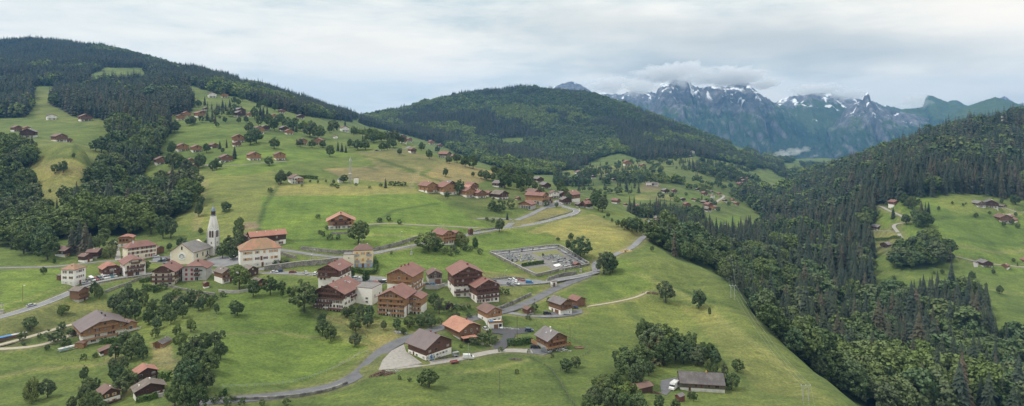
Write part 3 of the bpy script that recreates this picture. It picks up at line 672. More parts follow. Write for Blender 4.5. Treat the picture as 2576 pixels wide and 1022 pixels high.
def H(label, l, r, base, ratio=1.0, yaw=30, he=30, p=24, roof='brown', low='stucco', hb=None, up='wood_brown', k=1, kb=None, win=(), bal=(), chim=((.2,.15),),
      sky=(), name='chalet', cat='house', ov=.09, group=None, short=None, ymin=160, bmat=None, trim='wood_brown', ovf=None, cm='stucco', th=1.2, ws=1.0, gwin=None, truss=False):
    th_rel = R(yaw); az = math.atan2(-((l+r)/2-U0), F)
    c, sn = math.cos(th_rel), abs(math.sin(th_rel)); ovf = ov if ovf is None else ovf
    w = (r-l)/((1+2*ov)*c + (ratio+2*ovf)*sn); d = ratio*w; O = ov*w; Of = ovf*w
    g = hit((l+r)/2, base, ymin); s = g.y/F
    off = (w*sn + d*c)/2*s
    dirn = Vector((g.x, g.y, 0)).normalized()
    loc = g + dirn*off; loc.z = g.z
    rt = root(name, label, cat, loc, az+th_rel, group)
    PADS.append((loc.x, loc.y, max(w, d)*.5*s+1.5)); LAND.append(((l+r)/2, base, short or label, loc))
    hb = he*.34 if hb is None else hb; kb = k if kb is None else kb
    if hb > 0: ob('wall', body(w, d, -40, hb).mesh('wall', [MAT[low]], s), rt)
    single = up == low
    ob('upper_wall', body(w, d, hb if hb > 0 else -40, he, p, min(k, kb), .25).mesh('upper_wall', [MAT[up]], s), rt)
    swap = k < .01 and kb < .01 and d < w
    if swap:
        mb, zr = gable_slab(d, w, Of, O, he+.25*math.tan(R(p))+.3, p, k, kb, th); mb.v = [(-y, x, z) for x, y, z in mb.v]
    else: mb, zr = gable_slab(w, d, O, Of, he+.25*math.tan(R(p))+.3, p, k, kb, th)
    drop = lambda x, y: abs(y if swap else x)*math.tan(R(p))
    ob('roof', mb.mesh('roof', [MAT['roof_'+roof], MAT[trim]], s), rt)
    ro = rt.children[-1]
    for q in chim:
        cx_, cy_ = q[0]*w/2, q[1]*d/2; zz = zr-drop(cx_, cy_)-1
        q_ = min(1.0, max(.35, w/62)); m2 = MB(); a = 1.5*q_; m2.box(-a, a, -a, a, -2, 4.4*q_); m2.box(-a-.4*q_, a+.4*q_, -a-.4*q_, a+.4*q_, 4.4*q_, 5*q_); m2.box(-a*.6, a*.6, -a*.6, a*.6, 5*q_, 5.8*q_)
        ob('chimney', m2.mesh('chimney', [MAT[q[2] if len(q) > 2 else cm]], s), ro, (cx_*s, cy_*s, zz*s))
    for cx_, cy_ in sky:       # roof windows
        sg = 1 if cx_ > 0 else -1; x = cx_*w/2; zz = zr-drop(x, cy_*d/2)
        m2 = MB(); m2.box(-2, 2, -1.6, 1.6, -.2, .5)
        o = ob('skylight', m2.mesh('skylight', [MAT['metal_grey']], s), ro, (x*s, cy_*d/2*s, zz*s)); o.rotation_euler = (R(p), 0, 0) if swap else (0, sg*R(p), 0)
    for q in win:              # (face, heights, count or positions, style)
        face, zs, cols, st = q[:4]; L = w if face in 'FB' else d
        xs = [(i+.5)/cols-.5 for i in range(cols)] if isinstance(cols, int) else [x-.5 for x in cols]
        for zi, z in enumerate(zs):
            for i, x in enumerate(xs):
                t_ = st[(i+zi*len(xs)) % len(st)]
                if t_ == '.': continue
                zz = z*he
                if t_ in 'dg' : zz = max(zz, 5.4)
                put_window(rt, face, w, d, x*L*.94, zz, t_, s*ws, .27) if ws == 1.0 else put_scaled(rt, face, w, d, x*L*.94, zz, t_, s, ws)
    for q in bal:
        face, z = q[0], q[1]; span = q[2] if len(q) > 2 else (-.02, 1.02)
        balcony(rt, face, w+.5, d+.5, z*he, s, bmat or up, depth=q[3] if len(q) > 3 else min(5, w*.12), span=span)
    if truss:
        m2 = MB(); Hh = w/2*math.tan(R(p)); y = -d/2-Of*.8
        m2.bar((-w*.28, y, he+Hh*.42), (w*.28, y, he+Hh*.42), .5, n=4); m2.bar((0, y, he+Hh*.35), (0, y, he+Hh*.95), .5, n=4)
        for sg in (-1, 1): m2.bar((sg*w*.2, y, he+Hh*.44), (0, y, he+Hh*.85), .4, n=4)
        ob('gable_truss', m2.mesh('gable_truss', [MAT['wood_mid']], s), rt)
    rt['_s'] = s
    return rt, w, d, s
def put_scaled(rt, face, w, d, x, z, st, s, ws):
    o = put_window(rt, face, w/ws, d/ws, x/ws, z/ws, st, s*ws, .27/ws)
    return o

# --- foreground, lower left
h, w, d, s = H('large chalet with brown metal roof and long orange timber balconies on the lower left slope', 190, 318, 862, .95, 12, 38, 24, 'metal', 'stucco', 24, 'wood_orange', k=.72, kb=1,
  win=[('F',[.18],[.2,.5,.85],'kdk'),('F',[.48],[.3,.62,.72],'kkd'),('F',[.82],5,'okodo'),('F',[1.13],3,'o'),('L',[.2],[.3],'g'),('L',[.8],2,'o')], bal=[('F',.62),('F',1.0,(.2,.8)),('F',.3,(-.02,.8)),('L',.62)], bmat='wood_orange', chim=((.1,-.5,'iron'),(.05,.1,'iron')), short='the large brown-roofed chalet')
H('small orange timber annex with brown roof right of the large chalet', 302, 345, 838, 1, 20, 22, 24, 'brown', 'stucco', 4, 'wood_orange', win=[('F',[.55],[.5],'p')], bal=[('F',.22,(-.1,1.3))], chim=((-.3,-.3,'iron'),), bmat='frame_white', name='annex', cat='annex')
H('low brown-roofed lean-to wing at the left end of the large chalet', 192, 232, 846, 1.1, 10, 24, 12, 'metal', 'stucco', 14, 'wood_mid', win=[('F',[.3],[.6],'g')], bal=[('F',.6)], chim=(), name='annex', cat='annex')
H('little barn with weathered grey plank roof on the slope below the large chalet', 385, 432, 876, 1.35, -38, 11, 27, 'oldwood', 'concrete', 2, 'wood_orange', chim=((.0,.6),), win=[('F',[.5],[.5],'g')], name='barn', cat='barn')
H('low brown-roofed shed with open front full of clutter below the large chalet', 248, 302, 891, .5, 12, 11, 14, 'brown', 'stucco', 3, 'wood_dark', chim=(), win=[('F',[.5],[.3,.6],'gp')], name='shed', cat='shed')
H('tiny orange shed with brown roof beside the white scrap trailer', 188, 219, 878, .8, -30, 13, 14, 'brown', 'wood_orange', 1, 'wood_orange', chim=(), win=[('R',[.5],[.4],'d')], name='shed', cat='shed')
H('dark timber chalet with rust-red metal roof, upper of two at bottom left', 333, 397, 965, .8, 14, 27, 25, 'red', 'wood_dark', 8, 'wood_dark', win=[('F',[.3,.7],3,'pop')], bal=[('F',.6)], chim=((.2,.2,'grey_wall'),), short='the rust-red-roofed chalet')
H('dark timber chalet with patchy grey tile roof, lower of two at bottom left', 333, 416, 1000, .55, 10, 22, 22, 'shingle', 'stucco', 9, 'wood_dark', win=[('F',[.72],[.2,.4,.68],'o'),('F',[.2],[.55,.8,.92],'pkd')], bal=[('F',.42,(0,.55))], chim=((-.7,-.2),(.1,.5)), short='the grey-tiled dark chalet')
H('white and dark timber chalet with maroon roof and solar panel at the bottom edge', 239, 303, 1019, .9, 18, 27, 30, 'brown', 'stucco', 15, 'wood_dark', win=[('F',[.25],[.3,.7],'yy'),('F',[.8],[.3,.7],'yy')], bal=[('F',.12)], sky=((.3,-.2),(.3,.0),(.55,-.1)), chim=((.1,-.4),), short='the maroon-roofed bottom-edge chalet')
# --- village street, left
H('tall narrow brown timber granary with shingle roof below the bend in the road', 176, 222, 762, 1.05, 42, 30, 26, 'shingle', 'concrete', 7, 'wood_mid', win=[('F',[.12],[.6],'d')], bal=[('F',.42),('F',.78)], chim=(), name='granary', cat='granary', short='the timber granary')
H('white three-storey town hall with hipped orange tile roof beside the road', 156, 214, 721, 1.05, 48, 43, 31, 'mossy', 'old_stucco', 12, 'stucco', k=0, ov=.07, win=[('L',[.2],[.35,.75],'ss'),('L',[.5,.82],[.25,.5,.75],'k.k'),('F',[.15],[.5,.8],'ds'),('F',[.5,.82],[.2,.5,.8],'nkn')], chim=((-.5,-.2,'chimney_red'),), name='town_hall', cat='town hall', short='the white town hall')
H('small brown plank lean-to against the left wall of the town hall', 143, 166, 706, .8, 30, 13, 12, 'shingle', 'wood_brown', 1, 'wood_brown', chim=(), name='shed', cat='shed')
H('dark timber chalet with clipped red roof and orange ground floor behind the parked cars', 249, 302, 697, 1, 14, 22, 32, 'red', 'paint_orange', 8, 'wood_brown', k=.55, win=[('F',[.66],5,'oopoo'),('F',[.18],3,'gpg'),('F',[1.15],2,'o')], bal=[('F',.42)], chim=(), short='the orange-floored red-roofed chalet')
H('cream four-storey inn with clipped maroon roof facing the street', 301, 367, 695, 1.15, 12, 33, 31, 'maroon', 'stucco', 24, 'cream', k=.62, win=[('F',[.14],[.25,.6],'gp'),('F',[.4],5,'nnwnn'),('F',[.72],4,'okok'),('F',[1.08],2,'w')], bal=[('F',.58,(.1,.9)),('F',.94,(.3,.7)),('F',.3,(0,.9))], sky=((.5,-.3),(.5,.1),(.5,.4)), chim=(), bmat='wood_brown', short='the cream inn', name='inn', cat='inn')
H('large pale pink house with hipped maroon roof and a row of skylights', 311, 392, 655, .5, 18, 34, 33, 'maroon', 'pinkish', 9, 'cream', k=0, ov=.04, win=[('F',[.25],5,'.k.kr'),('F',[.55,.85],6,'kkkkk'),('R',[.55,.85],2,'k')], sky=((-.5,-.3),(-.45,0),(-.5,.3)), chim=(), short='the pink house')
H('orange timber house with red roof at the top of the gravel lane', 298, 340, 622, .9, -14, 24, 22, 'red', 'stucco', 9, 'wood_orange', k=.5, win=[('F',[.72],4,'o'),('F',[.25],2,'n')], chim=((0,.4,'iron'),), short='the orange lane-top house')
H('brown timber barn with lean-to roof squeezed against the pink house', 380, 412, 640, .9, 40, 15, 22, 'brown', 'wood_mid', 3, 'wood_mid', chim=(), win=[('F',[.5],2,'g')], name='barn', cat='barn')
H('dark chalet with brown roof standing alone at the edge of the left wood', 139, 193, 647, .95, 40, 17, 24, 'brown', 'old_stucco', 7, 'wood_dark', win=[('F',[.25],3,'yyn'),('L',[.7],2,'n')], bal=[('F',.6)], chim=((-.1,-.2,'chimney_red'),), short='the lone dark chalet')
H('small blackened barn with white lower wall left of a larger brown one', 197, 233, 661, .9, 40, 16, 24, 'brown', 'stucco', 6, 'wood_dark', win=[('F',[.3],[.5],'d')], chim=((-.2,-.2),), name='barn', cat='barn')
H('brown-roofed barn with open balcony behind the small blackened barn', 217, 262, 652, .75, 62, 18, 22, 'brown', 'concrete', 6, 'wood_dark', bal=[('F',.4),('R',.4)], chim=((-.3,0),), name='barn', cat='barn')
H('low dark-roofed covered wash house in front of the church', 419, 476, 659, .55, 16, 11, 20, 'oldwood', 'wood_mid', 5, 'wood_mid', k=.3, win=[('F',[.5],4,'g')], chim=(), name='wash_house', cat='wash house', short='the wash house')
H('big cream chalet with maroon roof and three brown balconies on the village edge', 381, 462, 719, 1.0, -22, 36, 31, 'maroon', 'cream', 33, 'wood_brown', k=.85, win=[('F',[.12],3,'dow'),('F',[.42,.72],3,'ook'),('F',[1.05],2,'o'),('R',[.15,.45,.75],4,'okod')], bal=[('F',.28),('F',.58),('F',.9,(.15,.85)),('R',.58,(0,.8))], bmat='wood_brown', chim=((.3,.2,'iron'),(-.3,.0,'iron')), short='the big cream chalet')
H('grey rendered apartment house with hipped maroon roof and red shutters', 456, 537, 708, .75, -20, 34, 29, 'maroon', 'grey_wall', 10, 'grey_wall', k=.35, win=[('F',[.15,.5,.83],[.15,.4,.62,.85],'RRp.'),('F',[.2,.48,.76],[.82],'w'),('R',[.5,.83],3,'n')], bal=[('F',.4,(.52,.74)),('F',.72,(.52,.74))], bmat='wood_brown', chim=((.2,-.5,'iron'),), name='apartment_house', cat='apartment house', short='the grey apartment house')
H('chalet with patched brown roof between lime tree and grey apartment house', 537, 592, 714, 1.3, 28, 28, 29, 'shingle', 'stucco', 14, 'wood_mid', win=[('F',[.22,.6],[.3,.7],'kd'),('F',[1.05],1,'w')], bal=[('F',.42),('F',.8)], chim=((-.3,-.2,'iron'),), sky=((-.5,.2),), short='the patched-roof chalet', truss=True)
H('tiny red-brown plank hut with white footing in the village gardens', 510, 527, 726, 1, 20, 13, 28, 'brown', 'stucco', 4, 'shutter_brown', chim=(), name='hut', cat='hut')
H('dark red-brown barn with steep grey roof in front of the yellow-shuttered house', 606, 652, 700, .9, 28, 20, 30, 'shingle', 'wood_dark', 1, 'wood_dark', win=[('F',[.5],2,'s'),('F',[1.05],1,'s')], chim=(), name='barn', cat='barn', short='the dark red-brown barn')
H('small barn with mottled wooden shingle roof beside the lower street', 627, 674, 722, .8, 34, 12, 24, 'shingle', 'wood_dark', 2, 'wood_dark', bal=[('F',.3)], bmat='wood_orange', chim=((.0,.3,'iron'),), name='barn', cat='barn', short='the shingled barn')
H('wide white town house with hipped orange tile roof and yellow shutters', 599, 706, 673, .62, 6, 47, 35, 'mossy', 'old_stucco', 10, 'stucco', k=0, ov=.035, win=[('F',[.14],[.42,.55,.66,.82,.92],'sdsss'),('F',[.47],[.1,.22,.41,.52,.63,.8,.91],'yykdkYy'),('F',[.8],[.1,.22,.41,.6,.78,.91],'yyyYyy'),('R',[.47,.8],2,'y')], chim=(), name='town_house', cat='town house', short='the yellow-shuttered town house')
H('long farmhouse with weathered bright orange tile roof behind the yellow-shuttered house', 622, 721, 623, 2.2, -78, 30, 25, 'red', 'stucco', 15, 'wood_dark', kb=1, win=[('R',[.25],4,'..kk'),('F',[.3,.7],2,'n'),('R',[.75],2,'o')], bal=[('R',.5,(.4,.8))], chim=((.3,-.6,'cream'),(.3,-.1,'cream'),(.3,.5,'cream')), name='farmhouse', cat='farmhouse', short='the long orange-roofed farmhouse')
H('dark barn wing with brown roof at the left end of the long farmhouse', 599, 640, 612, 1.1, -40, 17, 24, 'brown', 'wood_dark', 1, 'wood_dark', chim=(), name='barn', cat='barn')
H('tall yellow house with blue ground floor and maroon mansard roof by the road', 888, 940, 674, .62, -4, 45, 40, 'brown', 'blue_paint', 11, 'yellow_wall', k=.0, ov=.03, win=[('F',[.13],[.18,.5,.8],'YdY'),('F',[.45],[.18,.5,.8],'YYY'),('F',[.8],[.18,.5,.8],'Yyy')], bal=[('F',.33,(.05,.32),2),('F',.67,(.05,.32),2),('F',.33,(.68,.95),2),('F',.67,(.68,.95),2)], bmat='metal_grey', chim=((-.4,.3),(.4,.3)), name='tall_house', cat='house', short='the tall yellow house')
h, w, d, s = H('blank cream flat-roofed block attached left of the tall yellow house', 864, 893, 675, 1.1, -4, 34, 2, 'slate', 'cream', 4, 'cream', k=0, ov=.01, win=[('F',[.3,.75],[.5],'s')], chim=(), name='annex', cat='annex')
# --- apartment blocks
BW = 'wood_brown'
H('rear white and brown apartment chalet with maroon roof, left of the flat white annex', 795, 890, 732, 1.25, -26, 52, 25, 'maroon', 'stucco', 34, BW, win=[('F',[.55],[.12,.3],'oo'),('F',[.75],4,'ok..'),('F',[1.0],5,'ooooo'),('R',[.55,.8],3,'kok')], bal=[('F',.62,(.0,.6)),('F',.87,(.0,.95))], sky=((.5,-.2),(.5,.0)), chim=((-.3,-.4,'chimney_red'),(0,.0,'chimney_red')), bmat=BW, name='apartment_block', cat='apartment block', short='the rear brown apartment chalet', truss=True)
H('front five-storey brown and white apartment chalet with maroon roof beside a tall walnut tree', 783, 917, 787, 1.05, -30, 50, 25, 'maroon', 'stucco', 33, BW, win=[('F',[.08,.28],8,'okokoook'),('F',[.5],8,'koookoko'),('F',[.75],7,'ooooooo'),('F',[1.0],6,'.oooo.'),('F',[1.22],2,'w'),('R',[.12,.4,.68,.92],5,'kokok'),('L',[.3,.6],2,'o')], bal=[('F',.4,(.05,.6)),('F',.2,(-.02,.3)),('F',.12,(.5,1)),('F',.63,(0,1)),('F',.88,(.08,.92)),('R',.55,(.4,.75))], chim=((-.05,-.45,'chimney_red'),(.4,.2,'metal_grey')), sky=((.45,.45),(.55,.45),(.5,.6)), bmat=BW, name='apartment_block', cat='apartment block', short='the front brown apartment chalet', truss=True)
H('plain white flat-topped annex between the brown and the orange apartment chalets', 886, 962, 770, .9, -30, 44, 2, 'slate', 'stucco', 10, 'stucco', k=0, ov=.01, win=[('F',[.2,.4],2,'.w'),('R',[.5],2,'n')], chim=(), name='annex', cat='annex', short='the white annex')
H('small maroon-roofed timber pavilion on top of the white annex', 917, 959, 736, 1, -30, 17, 25, 'maroon', 'stucco', 7, 'wood_dark', win=[('F',[.65],2,'p')], bal=[('F',.45)], chim=(), name='pavilion', cat='pavilion')
OW = 'wood_orange'
H('rear orange and white apartment chalet with maroon roof and three red chimneys', 966, 1074, 748, 1.15, -24, 54, 25, 'maroon', 'stucco', 30, 'wood_orange', win=[('F',[.5],3,'.oo'),('F',[.85],3,'.wo'),('R',[.3,.55],4,'oko'),('F',[1.1],2,'nw')], bal=[('F',.72,(.2,1)),('R',.45,(0,.7)),('R',.2,(.3,1))], chim=((-.3,-.1,'chimney_red'),(.0,-.1,'chimney_red'),(.1,.3,'chimney_red')), bmat=OW, name='apartment_block', cat='apartment block', short='the rear orange apartment chalet', truss=True)
H('front five-storey orange timber apartment chalet with maroon roof', 943, 1052, 801, 1.0, -22, 52, 25, 'maroon', 'stucco', 26, OW, win=[('F',[.09,.31],7,'kookook'),('F',[.53],7,'ookoook'),('F',[.76],7,'o.oo.oo'),('F',[1.02],5,'okwoo'),('R',[.1,.3,.5],2,'d'),('L',[.3,.6],2,'o')], bal=[('F',.43,(0,1)),('F',.2,(0,.35)),('F',.2,(.5,1)),('F',.65,(0,1)),('F',.9,(.05,.95))], chim=((-.05,-.4,'chimney_red'),), bmat=OW, name='apartment_block', cat='apartment block', short='the front orange apartment chalet', truss=True)
H('lower right wing of the front orange apartment chalet under its own maroon roof', 1024, 1078, 793, 1.2, -22, 42, 24, 'maroon', 'stucco', 22, OW, win=[('F',[.1,.35],3,'koo'),('F',[.62,.9],3,'kwo')], bal=[('F',.26,(.3,1)),('F',.5,(.3,1)),('F',.76,(0,1))], chim=(), bmat=OW, name='apartment_wing', cat='apartment wing')
H('taller dark brown apartment chalet with a white flank below the graveyard meadow', 1117, 1221, 749, 1.0, 14, 60, 25, 'maroon', 'stucco', 28, BW, win=[('F',[.1,.3],4,'kook'),('F',[.5,.68],5,'ok.ok'),('F',[.88],5,'ooooo'),('F',[1.08],3,'w'),('L',[.2,.42,.62],[.4],'k')], bal=[('F',.58,(.05,1)),('F',.8,(0,1)),('F',.22,(.0,.5)),('F',1.0,(.15,.85)),('F',.42,(.5,1))], chim=((.05,-.5,'chimney_red'),(.12,-.4,'chimney_red')), bmat=BW, name='apartment_block', cat='apartment block', short='the upper dark apartment chalet', truss=True)
H('lower dark brown apartment chalet with maroon roof stepping down right of its taller twin', 1168, 1263, 764, .9, 24, 43, 25, 'maroon', 'stucco', 20, BW, win=[('F',[.12,.38],5,'kokoo'),('F',[.68],5,'ooooo'),('F',[.98],4,'kook'),('L',[.3,.6],2,'kd')], bal=[('F',.28,(.05,1)),('F',.56,(0,1)),('F',.84,(0,1))], chim=((-.1,-.7,'chimney_red'),), bmat=BW, name='apartment_block', cat='apartment block', short='the lower dark apartment chalet', truss=True)
H('grey concrete and timber house with maroon roof behind the apartment blocks', 1069, 1115, 715, 1.1, 10, 25, 27, 'brown', 'concrete', 14, 'wood_grey', win=[('F',[.2],[.3,.7],'sg'),('F',[.75],3,'oko'),('F',[1.1],1,'o')], chim=((.1,-.2),), short='the grey house behind the blocks')
# --- lower centre
h, w, d, s = H('orange timber chalet with brown roof, raised terrace and a small blue pool', 1196, 1268, 820, 1.15, 30, 34, 25, 'brown', 'stucco', 19, OW, win=[('F',[.85],3,'oko'),('F',[.35],3,'nwn'),('L',[.4],1,'n'),('F',[1.1],1,'s')], bal=[('F',.72,(.3,.7))], chim=(), short='the chalet with the pool')
H('wide barn with bright orange tile roof and old brown plank gable', 1109, 1218, 856, 1.1, 34, 25, 26, 'orange', 'concrete', 6, 'wood_mid', k=.8, win=[('F',[.35],4,'o.oo'),('F',[.75],[.25,.55,.85],'nns')], chim=((.15,-.3,'chimney_red'),), bal=[('F',.22,(.1,.9))], name='barn', cat='barn', short='the orange-roofed barn')
h, w, d, s = H('massive barn with smooth grey-brown metal roof, red plank gable and white base', 1015, 1148, 908, .82, 40, 34, 26, 'metal', 'stucco', 13, 'wood_brown', win=[('F',[.2],8,'ww.wwww.'),('L',[.2],5,'wdw.w'),('F',[.62],4,'bb.b'),('F',[1.05],1,'b')], chim=((.1,-.5,'chimney_red'),(.1,.05,'chimney_red')), name='barn', cat='barn', short='the massive barn')
H('timber chalet with grey shingle roof, white chimneys and a wide orange terrace', 1341, 1434, 885, .95, 34, 29, 29, 'grey', 'concrete', 10, 'wood_mid', k=.9, win=[('F',[.5],5,'odood'),('F',[.85],3,'o'),('L',[.6],2,'o'),('F',[.15],3,'n'),('F',[1.1],1,'o')], bal=[('F',.34,(-.12,1.1),9),('F',.76,(.2,.8))], bmat=OW, chim=((-.25,-.3),(.1,.35)), sky=((-.5,.1),), short='the grey-shingled chalet')
H('chalet with grey roof and white ground floor beside the white van court', 1375, 1444, 794, 1.15, 42, 29, 25, 'grey', 'stucco', 13, 'wood_mid', win=[('L',[.2],[.3,.7],'dg'),('F',[.2],[.4],'w'),('F',[.65],3,'odo')], bal=[('F',.48),('F',.9,(.2,.8))], chim=((-.3,.3,'metal_grey'),(.2,.3,'metal_grey')), short='the white-van chalet')
H('plank garage with maroon roof behind the white-van chalet', 1427, 1476, 773, 1.0, 42, 17, 24, 'maroon', 'wood_mid', 1, 'wood_mid', win=[('F',[.4],[.6],'g')], chim=(), name='garage', cat='garage')
H('small brown cabin with maroon roof beside the curved drive', 1312, 1344, 791, 1.0, 38, 12, 26, 'brown', 'concrete', 1, 'wood_brown', chim=(), win=[('F',[.5],[.5],'s')], name='cabin', cat='cabin')
H('long low farmhouse with blackened plank roof and a lichen-yellow chimney', 1702, 1823, 988, 1.85, -82, 23, 27, 'oldwood', 'old_stucco', 8, 'wood_grey', win=[('R',[.62],[.35,.48,.66,.85],'odob'),('R',[.2],[.2],'d')], chim=((.05,.25,'shutter_yellow'),), ov=.1, ovf=.02, name='farmhouse', cat='farmhouse', short='the blackened long farmhouse')
H('half-hidden shed with sloping brown roof among the trees left of the long farmhouse', 1585, 1645, 992, 1.5, -52, 14, 18, 'brown', 'wood_dark', 1, 'wood_dark', chim=(), name='shed', cat='shed')
H('tiny shed with grey roof and red-brown gable below the motorhome', 1697, 1724, 1012, 1.3, -40, 13, 28, 'grey', 'wood_brown', 1, 'shutter_brown', chim=(), name='shed', cat='shed')
# --- mid slopes
H('orange gabled chalet with wide salmon roof alone in the bright green meadow', 821, 894, 576, .8, 0, 22, 26, 'orange', 'stucco', 9, 'paint_orange', win=[('F',[.2],4,'wkwk'),('F',[.62],5,'oo.oo'),('F',[1.0],3,'b'),('F',[1.28],1,'b')], bal=[('F',.45,(.2,.8)),('F',.85,(.22,.78))], chim=((0,-.6,'chimney_red'),), short='the orange meadow chalet', bmat='wood_brown')
H('maroon-roofed timber chalet with arched balconies beside the round roadside tree', 1083, 1147, 617, 1.3, 36, 27, 28, 'maroon', 'stucco', 9, OW, k=.8, win=[('F',[.5,.8],4,'od'),('F',[.2],2,'k')], bal=[('F',.38),('F',.68)], chim=((0,.4,'metal_grey'),), short='the arched-balcony chalet')
H('lower maroon-roofed wing on the right of the arched-balcony chalet', 1130, 1165, 607, 1.1, 30, 19, 26, 'maroon', 'wood_mid', 1, 'wood_mid', chim=(), bal=[('F',.4)], name='annex', cat='annex')
H('tiny timber granary by the roadside right of the arched-balcony chalet', 1176, 1191, 592, 1, 24, 14, 28, 'brown', 'wood_grey', 1, 'wood_brown', chim=(), bal=[('F',.5)], name='granary', cat='granary')
H('white two-gabled house with brown roof left of the lattice mast', 722, 765, 463, 1, 18, 15, 26, 'brown', 'stucco', 9, 'stucco', win=[('F',[.25,.75],4,'nwow')], bal=[('F',.5,(.4,1))], chim=((.2,.4),), bmat=OW, short='the white house by the mast')
H('small white cabin with dark roof next to the lattice mast', 849, 864, 460, 1, 10, 9, 30, 'grey', 'stucco', 3, 'stucco', chim=(), ov=.06, name='cabin', cat='cabin')
H('windowless white box shelter just right of the lattice mast', 890, 902, 462, .6, 8, 14, 12, 'shingle', 'stucco', 4, 'stucco', chim=(), ov=.03, name='shelter', cat='shelter')
H('broad barn farm with pale maroon roof on the crest of the brown field', 1101, 1137, 399, 1.0, 62, 12, 25, 'maroon', 'concrete', 6, 'wood_grey', chim=(), win=[('L',[.3],4,'w')], name='farm', cat='farm')
H('lower farm wing with darker maroon roof on the crest of the brown field', 1132, 1160, 400, 1.3, 60, 7, 24, 'maroon', 'concrete', 3, 'wood_brown', chim=(), name='farm_wing', cat='farm wing')
H('white chalet with brown roof above the brown field near the thin lane', 1025, 1048, 386, 1, 30, 10, 24, 'brown', 'stucco', 6, 'wood_brown', bal=[('F',.55)], win=[('F',[.25,.8],3,'n')], chim=())
# big red-roofed hall of the hamlet
H('main hall of the big red-roofed building in the hillside hamlet', 1318, 1381, 516, 1.6, 64, 24, 22, 'maroon', 'concrete', 8, OW, win=[('L',[.2],6,'p'),('F',[.4,.75],4,'o')], bal=[('F',.55)], chim=((-.2,-.4,'chimney_red'),), name='hall', cat='hall', short='the big red-roofed hall')
H('low front wing of the big red-roofed hall with open timber gable', 1300, 1352, 527, .9, -24, 13, 22, 'maroon', 'concrete', 8, OW, win=[('F',[.35],5,'p')], chim=(), name='hall_wing', cat='hall wing')
H('right wing of the big red-roofed hall beside the forecourt', 1366, 1392, 513, 1, 40, 14, 22, 'maroon', 'stucco', 6, OW, win=[('F',[.3,.7],3,'o')], chim=(), name='hall_wing', cat='hall wing')

# --- chalets of the hamlets: size and turn as surveyed, words from their hamlet
STY = {  # roof, lower wall, upper wall, eave height / width
 'd': ('grey','old_stucco','wood_dark',.45), 'b': ('brown','stucco','wood_mid',.46), 'o': ('maroon','stucco','wood_orange',.52), 'O': ('orange','wood_orange','wood_orange',.5),
 'm': ('maroon','stucco','wood_mid',.5), 'w': ('brown','stucco','stucco',.55), 'g': ('slate','old_stucco','wood_grey',.4), 's': ('shingle','old_stucco','wood_dark',.42), 'c': ('roof_brown','cream','cream',.6)}
STY['c'] = ('brown','cream','wood_orange',.6)
WORD = {'d':'dark timber chalet with grey roof','b':'brown timber chalet with brown roof','o':'orange timber chalet with maroon roof','O':'pale orange chalet with orange roof','m':'brown chalet with maroon roof',
        'w':'white chalet with brown roof','g':'grey barn with pale grey roof','s':'dark barn with mottled shingle roof','c':'cream chalet with brown roof'}
ORD = ['leftmost','second','third','fourth','fifth','sixth','seventh','eighth','ninth','tenth','eleventh','twelfth','thirteenth','fourteenth','fifteenth','sixteenth','seventeenth','eighteenth','nineteenth','twentieth']
